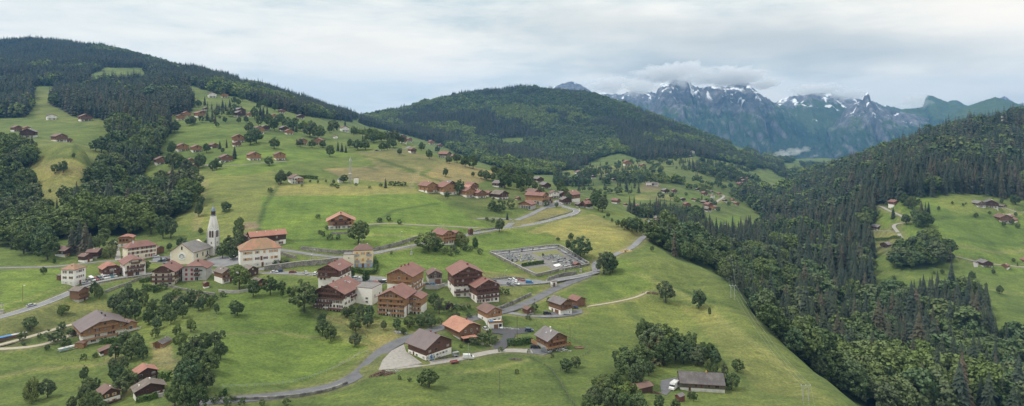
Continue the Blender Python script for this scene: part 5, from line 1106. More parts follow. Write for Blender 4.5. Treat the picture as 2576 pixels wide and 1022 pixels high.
post('slim dark pole beside the black asphalt drive', 1301, 853, 11, False, 'pole', 'wood_dark', True)
post('slim grey pole beside the white panel van', 1178, 907, 7, False, 'pole', 'metal_grey')
post('pole standing at the back of the massive gravel track near the shed', 1345, 794, 9, False, 'pole', 'wood_grey', True)
post('tall grey pole in front of the graveyard by the stone transformer hut', 1381, 719, 10, False, 'pole', 'concrete')
post('thin pole standing alone in the bottom centre meadow', 1257, 991, 9, False, 'pole', 'wood_grey')
post('pole right of the grey-shingled chalet in the garden', 1434, 858, 8, False, 'pole', 'wood_grey', True)
post('pole among the trees left of the long farmhouse', 1631, 919, 9, False, 'pole', 'wood_dark', True)
post('tall wooden pole behind the hamlet chalets', 1321, 497, 12, False, 'pole', 'wood_grey')
post('grey pole in front of the hamlet barns', 1264, 503, 10, False, 'pole', 'concrete')

def hpole(label, u, v, h):
    g = hit(u, v); rt = root('power_pole', label, 'power pole', g)
    for sx in (-1, 1):
        m = MB(); m.bar((sx*1.1,0,-.5),(sx*1.1,0,h), .14, n=6, r2=.1); ob('leg', m.mesh('leg', [MAT['metal_grey']]), rt)
    m = MB(); m.bar((-2,0,h-.2),(2,0,h-.2), .09, n=4); m.bar((-1.1,0,h-1.5),(1.1,0,h-.3),.05,n=4); ob('crossarm', m.mesh('crossarm', [MAT['metal_grey']]), rt)
    m = MB()
    for x in (-1.8, 0, 1.8): m.bar((x,0,h-.15),(x,0,h+.35), .08, n=5)
    ob('insulator', m.mesh('insulator', [MAT['paint_white']]), rt); return g+Vector((0,0,h+.3))
A_ = hpole('pale twin-legged power pole in the meadow at the bottom right', 2027, 1008, 6)
B_ = hpole('twin-legged power pole beside the gorge trees above the white tower hut path', 1843, 752, 8)
C_ = hpole('twin-legged power pole at the upper end of the line in the gorge', 1832, 618, 9)
def wires(label, a, b, n=3, sep=1.8, sag=4):
    rt = tag(ob('power_line', None, None, a), label, 'power line')
    d = b-a; t = Vector((-d.y, d.x, 0)).normalized()
    for k in range(n):
        m = MB(); o = t*(k-(n-1)/2)*sep; pr = None
        for i in range(17):
            f = i/16; p = d*f+o+Vector((0,0,-4*sag*f*(1-f)))
            if pr is not None: m.bar(pr, p, .022, n=3)
            pr = p
        ob('wire', m.mesh('wire', [MAT['metal_grey']]), rt)
wires('three thin wires from the bottom right power pole up to the gorge edge pole', A_, B_)
wires('three thin wires between the two gorge power poles', B_, C_)
wires('three thin wires leaving the bottom right power pole towards the viewer', A_, Vector((A_.x-30, A_.y-80, A_.z+4)))

# lattice mast
def mast():
    g = hit(881, 461); h = 66*g.y/F; rt = root('lattice_mast', 'tall grey lattice radio mast with antennas above the yellow meadow strip', 'mast', g)
    for sx, sy in ((-1,-1),(1,-1),(0,1)):
        m = MB(); m.bar((sx*1.3,sy*1.1,-.5),(sx*.45,sy*.4,h*.92), .17, n=5); ob('leg', m.mesh('leg', [MAT['metal_grey']]), rt)
    m = MB(); C3 = [(-1,-1),(1,-1),(0,1)]; n = 14
    for i in range(n):
        f0, f1 = i/n*.92, (i+1)/n*.92
        for a, b in ((0,1),(1,2),(2,0)):
            pa = lambda k, f: ((C3[k][0]*(1.3-.92*f)), C3[k][1]*(1.1-.76*f), f*h)
            m.bar(pa(a,f0), pa(b,f1), .07, n=4); m.bar(pa(a,f1), pa(b,f1), .07, n=4)
    ob('bracing', m.mesh('bracing', [MAT['metal_grey']]), rt)
    m = MB(); m.bar((0,0,h*.9),(0,0,h), .12, n=6)
    for a in range(3): an = a*2.1; m.box(.7*math.cos(an)-.2,.7*math.cos(an)+.2,.7*math.sin(an)-.2,.7*math.sin(an)+.2,h*.84,h*.93)
    ob('antenna', m.mesh('antenna', [MAT['paint_white']]), rt)
    m = MB(); m.box(-1.2,1.2,-1.2,-.6,h*.36,h*.39); ob('platform', m.mesh('platform', [MAT['paint_white']]), rt)
mast()

# ------------------------------------------------------------------ graveyard
GW = [(1234,637),(1320,628.5),(1407,620),(1445,643),(1482,666)]
wall('graveyard_wall','long pale stone wall along the top and right side of the graveyard','wall',GW,1.6,.45,'stone_wall','concrete')
wall('graveyard_wall','weathered grey wall along the left and lower side of the graveyard','wall',[(1232,639),(1290,667),(1348,696),(1380,689),(1406,682)],1.7,.45,'stone_wall','concrete')
wall('graveyard_wall','short graveyard wall between gate and right corner','wall',[(1416,681),(1440,676),(1482,667)],1.4,.45,'stone_wall','concrete')
area_polys = []
plain('lawn_grass', (.16,.165,.06), .95, .2, .4)
def ground_sheet(name, label, poly, mat, kind='structure', lift=.06):
    """a thin sheet that follows the land"""
    p = [hit(u, v) for u, v in poly]; xs = [q.x for q in p]; ys = [q.y for q in p]; pl = [(q.x, q.y) for q in p]
    bm = bmesh.new(); vs = [bm.verts.new((q.x, q.y, 0)) for q in p]; f = bm.faces.new(vs)
    if f.normal.z < 0 or f.calc_area() == 0: pass
    bm.normal_update()
    if f.normal.z < 0: bmesh.ops.reverse_faces(bm, faces=[f])
    bmesh.ops.triangulate(bm, faces=bm.faces[:])
    for _ in range(4):
        es = [e for e in bm.edges if e.calc_length() > 2.0]
        if not es: break
        bmesh.ops.subdivide_edges(bm, edges=es, cuts=1); bmesh.ops.triangulate(bm, faces=[f for f in bm.faces if len(f.verts) > 3])
    for v in bm.verts: v.co.z = ground(v.co.x, v.co.y)+lift
    me = bpy.data.meshes.new(name); bm.to_mesh(me); bm.free(); me.materials.append(MAT[mat])
    return tag(ob(name, me), label, None, None, kind)
ground_sheet('path','grey gravel floor of the graveyard between the graves',[(1237,638),(1320,630),(1406,622),(1478,666),(1440,674),(1412,680),(1348,693),(1290,664)],'grave_gravel',lift=.05)
ground_sheet('lawn','left grass plot of the graveyard with scattered graves',[(1256,646),(1290,642),(1330,640),(1353,655),(1350,660),(1300,665),(1284,660)],'lawn_grass',lift=.12)
ground_sheet('lawn','upper empty grass plot of the graveyard',[(1339,637),(1400,629),(1420,645),(1365,650)],'lawn_grass',lift=.12)
ground_sheet('lawn','lower empty grass plot of the graveyard in front of the hedge',[(1328,676),(1374,670),(1392,680),(1350,688)],'lawn_grass',lift=.12)
ground_sheet('paving','white marble slab area in the graveyard near the gate',[(1391,667),(1406,663.5),(1413,667.5),(1398,671.5)],'paint_white',lift=.12)
def grave_meshes():
    out = []
    for i, mt in enumerate(('grave_stone','grave_light','grave_dark','grave_stone')):
        m = MB(); m.box(-.45,.45,-1.0,.85,-.3,.28); w_ = (.42,.36,.45,.16)[i]; h_ = (1.15,1.0,.9,1.4)[i]
        if i == 3: m.box(-.13,.13,.8,1.0,-.2,h_); m.box(-.45,.45,.82,.98,h_*.62,h_*.62+.22)
        else: m.prism([(-w_,-.2),(w_,-.2),(w_,h_*.8),(w_*.6,h_),(-w_*.6,h_),(-w_,h_*.8)], .82, 1.0)
        out.append(m.mesh('gravestone', [MAT[mt]]))
    return out
GM = grave_meshes()
def grave(u, v, rz, label, group, sc=1.0, i=None):
    g = hit(u, v); o = ob('gravestone', GM[i if i is not None else random.choice((0,0,1,1,2,3))], None, g, rz); o.scale = (sc,)*3
    tag(o, label, 'gravestone', group)
for i in range(46):
    f = (i+.5)/46; u = 1240+(1402-1240)*f; v = 640.3-17.5*f; grave(u, v, R(-8+random.uniform(-3,3)), 'grave in the row against the long top wall of the graveyard', 'graves along the top wall', random.uniform(1.3,1.8))
for i in range(28):
    f = (i+.5)/28; u = 1408+(1470-1408)*f; v = 628+(664-628)*f; grave(u, v, R(-90), 'grave in the row against the right side wall of the graveyard', 'graves along the right wall', random.uniform(1.3,1.8))
LP = [(1258,647),(1328,641),(1350,656),(1290,662)]
n = 0
while n < 95:
    u, v = random.uniform(1256,1352), random.uniform(641,664)
    if inpoly(np.array([u]), np.array([v]), LP)[0]: grave(u, v, R(random.uniform(-25,25)), 'small old grave scattered on the left grass plot of the graveyard', 'graves on the left grass plot', random.uniform(1.1,1.6)); n += 1
for i in range(44): grave(random.uniform(1362,1410), random.uniform(645,652), R(random.uniform(-20,20)), 'grave at the lower edge of the upper grass plot', 'graves at the upper grass plot', random.uniform(1.1,1.6))
for i in range(14): grave(1391+i*2.3, 660.5-i*.45, R(-8), 'large family grave in the row above the white marble slabs', 'large graves above the marble slabs', 1.6, random.choice((0,1,2)))
for i in range(30): grave(random.uniform(1412,1450), random.uniform(657,672), R(random.uniform(-20,10)), 'pale grave in the crowded corner near the chapel hut', 'graves near the chapel hut', random.uniform(1.2,1.7), random.choice((0,1,1,2)))
H('little red-brown lych hut with maroon roof at the graveyard gate', 1439, 1462, 674, .9, 30, 9, 26, 'maroon', 'concrete', 2, 'shutter_brown', chim=(), win=[('F',[.4],1,'s')], name='hut', cat='hut', short='the graveyard hut')
H('square pale transformer hut with flat roof at the fork of the lane', 1383, 1402, 723, .8, 30, 15, 2, 'slate', 'concrete', 6, 'old_stucco', k=0, ov=.06, chim=(), win=[('F',[.3],[.4],'d')], name='transformer_hut', cat='hut', short='the transformer hut')
def gate():
    g = hit(1411, 681); rt = root('gate', 'grey iron gate between stone pillars at the graveyard entrance', 'gate', g, R(-6))
    for sx in (-1, 1):
        m = MB(); m.box(sx*2.2-.35, sx*2.2+.35, -.35, .35, -.5, 2.2); m.box(sx*2.2-.45, sx*2.2+.45, -.45, .45, 2.2, 2.4); ob('pillar', m.mesh('pillar', [MAT['concrete']]), rt)
        m = MB()
        for i in range(8): x = sx*(.1+i*.24); m.bar((x,0,.1),(x,0,1.6+.3*(i/7)), .035, n=4)
        m.bar((sx*.1,0,.4),(sx*1.8,0,.4),.04,n=4); m.bar((sx*.1,0,1.4),(sx*1.8,0,1.4),.04,n=4); ob('gate_leaf', m.mesh('gate_leaf', [MAT['iron']]), rt)
gate()
def cross(label, u, v, hp, hc, mp, mc):
    g = hit(u, v); rt = root('wayside_cross', label, 'cross', g)
    m = MB(); m.box(-.8,.8,-.8,.8,-.5,.5); m.box(-.5,.5,-.5,.5,.5,hp); m.box(-.65,.65,-.65,.65,hp,hp+.2); ob('pedestal', m.mesh('pedestal', [MAT[mp]]), rt)
    m = MB(); z = hp+.2; m.box(-.14,.14,-.14,.14,z,z+hc); m.box(-.7,.7,-.12,.12,z+hc*.62,z+hc*.62+.26); ob('cross', m.mesh('cross', [MAT[mc]]), rt)
cross('white stone cross on a pedestal beside the main road at the far left edge', 5, 788, 1.6, 3.4, 'concrete', 'grave_light')
cross('dark iron cross on a stone plinth right of the graveyard hut', 1461, 684, 2.0, 3.2, 'concrete', 'iron')
cross('white cross on a plinth below the main road near the round roadside tree', 1035, 640, 1.4, 2.6, 'concrete', 'grave_light')

# ------------------------------------------------------------------ small things around the houses
def pile(name, label, cat, u, v, w, d, h, mat, n=60, ln=.9, r=.14):
    g = hit(u, v); m = MB()
    for i in range(n):
        a = random.uniform(0, 6.28); q = math.sqrt(random.random()); x, y = w/2*q*math.cos(a), d/2*q*math.sin(a); z = h*(1-q)*random.random()
        t = Vector((random.uniform(-1,1), random.uniform(-1,1), random.uniform(-.3,.3))).normalized()*ln/2; c = Vector((x,y,z+ground(g.x+x,g.y+y)-g.z)); m.bar(c-t, c+t, r*random.uniform(.7,1.3), n=5)
    tag(ob(name, m.mesh(name, [MAT[mat]]), None, g), label, cat)
pile('log_pile','heap of cut brown firewood logs beside the gravel yard','log pile',962,942,10,4.5,2.0,'wood_log',170,1.1,.17)
pile('log_pile','stack of firewood beside the half-hidden brown shed','log pile',1650,990,4,2,1,'wood_log',40)
pile('timber_heap','heap of old boards and scrap in the meadow below the white panel van','timber heap',1296,905,6,3,.8,'wood_grey',40,2.5,.08)
pile('timber_heap','pale planks lying beside the firewood heap','timber heap',985,935,7,2.5,.5,'grave_light',24,2.2,.07)
pile('stone_heap','pale boulders along the black asphalt court','stones',1278,827,12,1.2,.7,'grave_light',60,.6,.3)
pile('stone_heap','stones edging the flower bed above the white panel van','stones',1222,868,8,2,.6,'stone_wall',50,.6,.28)
pile('earth_heap','heap of orange earth beside the right lane','heap',1574,633,9,5,1.6,'straw',90,1.2,.4)
pile('timber_heap','dark brushwood heap at the end of the dirt path','timber heap',1636,738,9,4,1.0,'wood_log',60,1.8,.12)
pile('stone_heap','grey stones beside the dark lane above the massive barn','stones',1007,838,7,1.6,.8,'grave_stone',50,.7,.28)
pile('brick_pallets','pallets of reddish bricks behind the parking area','bricks',1307,706,9,2.5,1.2,'chimney_red',60,.9,.3)
pile('timber_heap','jumble of poles and tubs against the white wall of the massive barn','clutter',1105,900,9,2,1.2,'wood_grey',40,1.8,.08)
pile('timber_heap','clutter and tarpaulins below the terrace of the grey-shingled chalet','clutter',1408,882,11,2.5,1.2,'grave_light',50,1.0,.18)
def box_thing(name, label, cat, u, v, yaw, parts):
    g = hit(u, v); g.z = surf(g); az = math.atan2(-(u-U0), F); rt = root(name, label, cat, g, az+R(yaw))
    for nm, bx, mt in parts:
        m = MB()
        for b in bx: m.box(*b)
        ob(nm, m.mesh(nm, [MAT[mt]]), rt)
def surfboardish(label, u, v, col):
    g = hit(u, v); rt = root('kayak', label, 'kayak', g, R(25)); m = MB()
    m.ring([(.02,-1.3),(.25,-1.0),(.42,-.3),(.42,.3),(.25,1.0),(.02,1.3)], 8); o = ob('hull', m.mesh('hull', [MAT[col]]), rt, (0,-.2,1.2)); o.rotation_euler = (R(-18),0,0); o.scale = (1,.45,1)
    m = MB(); m.ring([(.2,-.02),(.24,.06)], 8); c = ob('cockpit', m.mesh('cockpit', [MAT['rubber']]), o, (0,-.42,0)); c.rotation_euler = (R(90),0,0)
surfboardish('blue kayak leaning on the white wall of the massive barn', 1086, 906, 'blue_tarp')
surfboardish('grey kayak leaning beside the blue one at the massive barn', 1078, 908, 'metal_grey')
surfboardish('pale kayak leaning at the barn corner, right of the blue one', 1092, 905, 'grave_light')
box_thing('trailer','red flat farm trailer left of the white panel van','trailer',1143,914,20,[('bed',[(-1.7,1.7,-.9,.9,.5,.65),(-1.7,1.7,-.95,-.9,.5,1.0),(-1.7,1.7,.9,.95,.5,1.0)],'chimney_red'),('drawbar',[(1.7,2.8,-.08,.08,.5,.6)],'iron'),('wheel',[(-.9,-.3,-1.05,-.9,0,.6)],'rubber'),('wheel',[(-.9,-.3,.9,1.05,0,.6)],'rubber')])
box_thing('trailer','grey cage trailer parked at the right end of the massive barn','trailer',1146,898,30,[('bed',[(-1.4,1.4,-.8,.8,.6,.75)],'metal_grey'),('cage',[(-1.4,-1.3,-.8,.8,.75,2),(1.3,1.4,-.8,.8,.75,2),(-1.4,1.4,-.8,.8,2,2.06)],'metal_grey'),('wheel',[(-.4,.3,-.95,-.8,0,.65)],'rubber'),('wheel',[(-.4,.3,.8,.95,0,.65)],'rubber')])
box_thing('trailer','white wrecked caravan trailer covered with sheets beside the tiny orange shed','trailer',172,880,18,[('body',[(-3.6,0,-1.1,.9,.5,1.3)],'tarp_green'),('frame',[(-4,4,-1.4,-1.25,.3,.45),(-4,4,1.0,1.15,.3,.45)],'metal_grey'),('cover',[(-3.8,-1.6,-1.2,1.0,1.3,1.45),(-1.2,.4,-1.3,.8,1.3,1.5)],'grave_light'),('boom',[(.2,3.6,-.5,.5,.8,1.5)],'paint_white')])
box_thing('woodstack','long woodstack under blue tarpaulin at the left edge','woodstack',18,853,14,[('stack',[(-8,7,-1,1,-.3,1.3)],'wood_log'),('cover',[(-8.2,1.5,-1.2,1.2,1.3,1.5)],'blue_tarp'),('sheet',[(1.6,7.2,-1.2,1.2,1.3,1.45)],'grave_light')])
def pool_deck():
    g = hit(1246, 826); s = g.y/F; az = math.atan2(-(1246-U0), F); rt = root('terrace', 'raised concrete terrace with timber parapet and blue paddling pool in front of the pool chalet', 'terrace', g+Vector((0,4*s,0)), az+R(12))
    m = MB(); m.box(-17,17,-7,11,-30,15.5); ob('base', m.mesh('base', [MAT['stucco']], s), rt)
    m = MB(); m.box(-17.6,17.6,-7.6,-7,14,19.5); m.box(-17.6,-17,-7,8,14,19.5); m.box(17,17.6,-7,11,14,19.5); ob('parapet', m.mesh('parapet', [MAT['wood_orange']], s), rt)
    m = MB(); m.box(-16,-5,-4,5,15.5,18.2); po = ob('pool', m.mesh('pool', [MAT['paint_white']], s), rt); m = MB(); m.box(-15.5,-5.5,-3.5,4.5,18.2,18.5); ob('water', m.mesh('water', [MAT['pool_blue']], s), po)
    m = MB(); m.box(-5,6,-7.3,-6.9,0,10.5); ob('garage_door', m.mesh('garage_door', [MAT['wood_mid']], s), rt)
    m = MB(); m.box(8,15,-7.3,-6.9,0,11); ob('carport', m.mesh('carport', [MAT['glass']], s), rt)
pool_deck()
box_thing('awning','low orange-roofed lean-to in front of the orange-roofed barn','lean-to',1180,862,22,[('roof',[(-3.6,3.6,-1.6,1.6,2.6,2.8)],'roof_orange'),('post',[(-3.4,-3.2,-1.5,-1.3,-.5,2.6)],'wood_mid'),('post',[(3.2,3.4,-1.5,-1.3,-.5,2.6)],'wood_mid'),('wall',[(-3.4,3.4,1.3,1.5,-.5,2.6)],'wood_dark')])
box_thing('staircase','orange timber staircase at the left of the grey-shingled chalet','stairs',1347,873,35,[('flight',[(-.6+i*.0,.6,-2+i*.5,-1.5+i*.5,0+i*.3,.3+i*.3) for i in range(9)],'wood_orange'),('rail',[(-.7,-.6,-2,2.5,1.4,3.2)],'wood_orange')])
box_thing('planter','square raised vegetable bed right of the grey-shingled chalet','planter',1456,876,15,[('frame',[(-2,2,-1.2,-1.05,-.3,.5),(-2,2,1.05,1.2,-.3,.5),(-2,-1.85,-1.05,1.05,-.3,.5),(1.85,2,-1.05,1.05,-.3,.5)],'wood_mid'),('bed',[(-1.85,1.85,-1.05,1.05,-.3,.3)],'wood_log')])
H('concrete and white new building shell on bare earth in the far meadow', 1634, 1656, 468, .5, 4, 8, 2, 'slate', 'stucco', 3, 'stucco', k=0, ov=.02, chim=(), win=[('F',[.5],4,'p')], name='building_shell', cat='building', ws=.6)
H('slim white tower hut standing on a small meadow in the gorge', 1821, 1828, 575, .9, 20, 13, 20, 'slate', 'stucco', 3, 'stucco', chim=(), win=[('F',[.75],1,'s')], name='tower_hut', cat='tower', short='the white tower hut', ov=.06, ws=.5)
# vegetable bed behind the long farmhouse
# ------------------------------------------------------------------ trees
def np_mesh(name, V, Fq, mat):
    me = bpy.data.meshes.new(name); V = np.asarray(V, np.float32); Fq = np.asarray(Fq, np.int32); k = Fq.shape[1]
    me.vertices.add(len(V)); me.vertices.foreach_set('co', V.ravel())
    me.loops.add(Fq.size); me.loops.foreach_set('vertex_index', Fq.ravel())
    me.polygons.add(len(Fq)); me.polygons.foreach_set('loop_start', np.arange(0, Fq.size, k, dtype=np.int32)); me.polygons.foreach_set('loop_total', np.full(len(Fq), k, np.int32))
    me.update(calc_edges=True); me.materials.append(MAT[mat]); return me
def crown_leaves(r, n, size, lobes, zlo=.03, squash=1.0, droop=0):
    """unit-height crown: fine leaf sprays over many small uneven billows on a domed, lopsided body"""
    L = []; zc = (1+zlo)/2+.02; hz_ = (1-zlo)/2*.86; ph = r.uniform(0, 6.28, 3); am = r.uniform(.10, .24, 3)
    for i in range(lobes):
        t = (i+.5)/lobes; ct = 1-1.75*t; st = math.sqrt(max(0, 1-ct*ct)); a = i*2.39996+r.uniform(-.5,.5)
        k = 1+am[0]*math.sin(a+ph[0])+am[1]*math.sin(2*a+ph[1])+am[2]*math.sin(3*ct+ph[2]+a)
        if r.random() < .10 and i > 2: continue
        k *= r.uniform(.82, 1.12); q = r.uniform(.07,.13)*(1.15-.25*abs(ct))*(26/lobes)**.42; L.append((.245*squash*k*st*math.cos(a), .245*squash*k*st*math.sin(a), zc+hz_*.84*ct*k**.5, q))
    V = []; Q = []; tot = sum(q[3]**2 for q in L); base = 0
    for c in L:
        m = max(6, int(n*c[3]**2/tot)); cc = np.array(c[:3]); out = cc-np.array([0,0,zc-.08]); out /= np.linalg.norm(out)+1e-9
        d = r.normal(size=(m,3)); d /= np.linalg.norm(d, axis=1)[:,None]; d = d+out*.55; d /= np.linalg.norm(d, axis=1)[:,None]
        p = d*(c[3]*(.66+.5*r.random(m)**1.4))[:,None]*np.array([1,1,.85])+cc
        if droop: p[:,2] -= droop*r.random(m)**2*.22
        nrm = d+r.normal(size=(m,3))*.85; nrm /= np.linalg.norm(nrm, axis=1)[:,None]
        t1 = np.cross(nrm, r.normal(size=(m,3))); t1 /= np.linalg.norm(t1, axis=1)[:,None]+1e-9; t2 = np.cross(nrm, t1)
        s = size*r.uniform(.5,1.3,m)[:,None]; idx = np.arange(m)
        for a_, b_ in ((-1,-.8),(1,-.6),(.8,1),(-.7,.9)): V.append(p+t1*s*a_*.5+t2*s*b_*.5)
        Q.append(np.stack([base+idx, base+m+idx, base+2*m+idx, base+3*m+idx], 1)); base += 4*m
    return np.concatenate(V), np.concatenate(Q)
def conifer_leaves(r, levels, per, base=.10, rad=.17, ragged=.35):
    V = []; T = []
    for i in range(levels):
        t = i/(levels-1); z = base+(1-base)*t**.95; R_ = rad*(1-t)**.85*r.uniform(.8,1.15)+.006
        n = max(4, int(per*(1-.55*t)))
        a0 = r.uniform(0, 6.28)
        for k in range(n):
            a = a0+2*math.pi*(k+r.uniform(-.3,.3))/n; L = R_*r.uniform(1-ragged, 1.12); w = (2*math.pi*R_/n)*r.uniform(.55,.95)+.008; dz = L*r.uniform(.30,.65)
            ca, sa = math.cos(a), math.sin(a); b = len(V)
            V += [(0,0,z+.035), (ca*L*.6-sa*w*.6, sa*L*.6+ca*w*.6, z-dz*.5), (ca*L, sa*L, z-dz), (ca*L*.6+sa*w*.6, sa*L*.6-ca*w*.6, z-dz*.45)]
            T.append((b, b+1, b+2, b+3))
    return np.array(V), np.array(T)
def trunk_mesh(name, h, r0, limbs, r):
    m = MB(); m.bar((0,0,-.06),(0,0,h*.55), r0, n=6, r2=r0*.7); m.bar((0,0,h*.55),(0,0,h), r0*.7, n=5, r2=r0*.25)
    for i in range(limbs):
        z = h*(.35+.5*i/max(1,limbs)); a = r.uniform(0,6.28); L = .16*(1-.4*i/limbs); m.bar((0,0,z),(L*math.cos(a),L*math.sin(a),z+.13), r0*.42, n=4, r2=r0*.12)
    return m.mesh(name, [MAT['bark']])
r_ = np.random.default_rng(5)
LEAF = {}
def variants(key, mk, n): LEAF[key] = [mk(i) for i in range(n)]
mesh_of = lambda nm, vf, mat: np_mesh(nm, vf[0], vf[1], mat)
variants('broad', lambda i: mesh_of('crown', crown_leaves(r_, 4200, .036, 46+6*i), 'leaves'), 5)
variants('light', lambda i: mesh_of('crown', crown_leaves(r_, 4000, .036, 46+6*i, squash=1.1), 'leaves_light'), 3)
variants('pale', lambda i: mesh_of('crown', crown_leaves(r_, 3600, .036, 40, squash=1.1, droop=1), 'leaves_pale'), 2)
variants('purple', lambda i: mesh_of('crown', crown_leaves(r_, 1200, .055, 18), 'leaves_purple'), 1)
variants('bush', lambda i: mesh_of('bush', crown_leaves(r_, 800, .085, 16, zlo=-.12, squash=1.5), 'leaves'), 4)
variants('lbush', lambda i: mesh_of('bush', crown_leaves(r_, 800, .085, 16, zlo=-.12, squash=1.5), 'leaves_light'), 3)
variants('pbush', lambda i: mesh_of('bush', crown_leaves(r_, 800, .085, 16, zlo=-.12, squash=1.4), 'leaves_purple'), 1)
variants('column', lambda i: mesh_of('crown', crown_leaves(r_, 900, .055, 26, zlo=-.05, squash=.42), 'hedge_leaves'), 2)
variants('con', lambda i: mesh_of('crown', conifer_leaves(r_, 40, 20, .05, .185+.024*i, .45), 'needles'), 4)
variants('larch', lambda i: mesh_of('crown', conifer_leaves(r_, 34, 16, .04, .23, .55), 'needles_warm'), 2)
variants('midbroad', lambda i: mesh_of('crown', crown_leaves(r_, 1700, .054, 38+5*i), 'leaves'), 4)
variants('midlight', lambda i: mesh_of('crown', crown_leaves(r_, 1700, .054, 38+5*i), 'leaves_light'), 2)
variants('midcon', lambda i: mesh_of('crown', conifer_leaves(r_, 26, 14, .03, .185+.022*i, .42), 'needles'), 4)
variants('farbroad', lambda i: mesh_of('crown', crown_leaves(r_, 480, .098, 22+3*i), 'leaves'), 4)
variants('farlight', lambda i: mesh_of('crown', crown_leaves(r_, 480, .098, 22+3*i), 'leaves_fresh'), 2)
variants('farcon', lambda i: mesh_of('crown', conifer_leaves(r_, 13, 8, .04, .18+.02*i, .3), 'needles'), 4)
TR = {'b': [trunk_mesh('trunk', .72, .028, 7, r_) for _ in range(3)], 'c': [trunk_mesh('trunk', .9, .016, 0, r_) for _ in range(2)]}
SPEC = {'broad':('broadleaf_tree','tree','b'), 'light':('broadleaf_tree','tree','b'), 'pale':('broadleaf_tree','tree','b'), 'purple':('broadleaf_tree','tree','b'), 'con':('conifer_tree','tree','c'), 'larch':('conifer_tree','tree','c'), 'column':('cypress_tree','tree','c'),
        'bush':('bush','bush',None), 'lbush':('bush','bush',None), 'pbush':('bush','bush',None)}
COUNT = {}
def tree(kind, x, y, h, wide, label, group=None, z=None):
    nm, cat, tk = SPEC[kind]; z = ground(x, y) if z is None else z; rz = random.uniform(0, 6.28)
    COUNT[nm] = COUNT.get(nm, 0)+1
    if tk is None:
        o = ob(nm, random.choice(LEAF[kind]), None, (x, y, z), rz); o.scale = (h*wide, h*wide, h); return tag(o, label, cat, group)
    rt = root(nm, label, cat, (x, y, z-.05*h), rz, group); rt.scale = (h*wide*random.uniform(.85,1.2), h*wide*random.uniform(.85,1.2), h*1.04)
    ob('trunk', random.choice(TR[tk]), rt); ob('crown', random.choice(LEAF[kind]), rt); return rt

# trees, bushes one can point at: kind, bearing, foot, height in the survey picture, width factor
KW = {'broad':'leafy tree','light':'bright green leafy tree','pale':'pale yellowish tree','purple':'dark purple tree','con':'dark conifer','larch':'warm green conifer','column':'narrow cypress','bush':'dark green bush','lbush':'bright green bush','pbush':'dark purple bush'}
T = []
def put(kind, s, wide=1.0):
    for q in s.split(';'):
        a = [float(t) for t in q.split()]; T.append((kind, a[0], a[1], a[2], a[3] if len(a) > 3 else wide))
# village and foreground
put('light','1078 632 50 1.5;1100 628 34 1.3;602 728 66 1.15;361 682 28 1.5')
put('pale','1161 619 36 1.35;278 648 34 1.2;80 1012 66 .75')
put('broad','902 613 62 1.1;597 795 42 1.0;765 785 84 1.0;637 747 46 1;680 742 50 1.05;708 735 30 1.2;1460 650 58 1.2;1430 628 26 .8;1435 605 20 1;1404 606 10 1.2;1519 689 58 1.15;1540 684 42 1.2;1535 690 60 .9;1675 762 58 1.0;1758 776 50 1.0;1785 796 24 .5')
put('broad','75 830 34 1.4;120 1000 50 1.1;210 960 40 .6;290 905 46 1;315 880 50 1;330 905 60 1.1;345 885 50 1;360 905 40 1;385 790 40 1.1;325 765 52 .9;345 770 46 .7;238 745 40 1;250 752 36 .8;300 790 60 1;315 800 50;340 805 50;285 780 40;375 815 40;395 830 36;410 805 44;430 815 40;445 790 38;365 770 36;420 775 40;460 800 36;455 775 34;480 770 40;500 782 34;520 770 34;545 790 28 .8')
put('light','445 845 30;455 875 40;160 790 26 1.3;155 795 22;55 858 26 1.2;480 835 34;392 850 28;530 775 30')
put('broad','470 905 50;490 900 60;515 890 56;540 880 50;555 905 50;480 935 60;505 935 66;530 940 60;455 960 60;475 990 90 1.1;500 985 80;450 1000 60;520 985 60;440 1022 60;470 1030 70 1.1;500 1035 70;210 1010 44;225 995 50;240 985 36;215 1035 50;235 1040 60 1.2;260 1045 40;180 1035 40;286 935 36;300 970 50;318 985 60;310 935 40;300 1000 50')
put('broad','290 960 46 1;812 845 44 1.1;832 858 44 1.1;895 838 48 1.1;893 872 36 1.2');put('con','1276 553 19 1.3');put('broad','1256 583 36 .95')
put('broad','808 815 30;840 850 24;868 800 30 1;905 805 42 1;930 800 34;885 795 30;925 822 36 1.3;1000 830 30 1.3;1030 825 34 1.3;1060 820 34 1.3;1085 825 38 1.3;1105 790 44 1;1090 770 36 1.2;965 830 26;1015 842 20 1.2;1080 975 50 1.3;1060 970 30 1.2')
put('purple','1130 785 26 1.2;872 795 20 1.3;345 668 14')
put('larch','1657 916 78 1.3;1640 905 84 1;1551 992 66 1')
put('broad','1610 930 70 1.1;1585 960 84 1.2;1570 940 70 1;1600 975 70;1545 1000 70;1520 1010 70 1.2;1495 1030 60 1.2;1540 1035 60;1650 905 90 1.1;1680 900 90 1.1;1700 905 80;1670 920 70;1720 915 60;1735 905 70;1755 920 50 1.2;1770 915 56;1790 910 50;1800 920 44;1640 860 50;1620 870 70;1745 870 30 .7')
put('broad','1480 1040 50 1.2;1610 1040 50 1.2;1660 1035 44;1700 1040 40;1575 1045 60;1745 1010 26;1735 1004 20 1.3;1855 935 34 1.3;1840 980 46 1.3;1822 950 40 .6;1780 935 30;1800 940 26;1632 945 40;1425 935 36 1.3;1450 925 30 1.2')
put('lbush','1590 1010 50 1;1560 1020 56 1;1530 1000 50;1725 972 22 1;1330 888 10 1;1260 885 14;1240 868 18;1225 872 14;1290 870 10;1205 868 14;920 670 8;900 680 10;886 678 8;985 640 8')
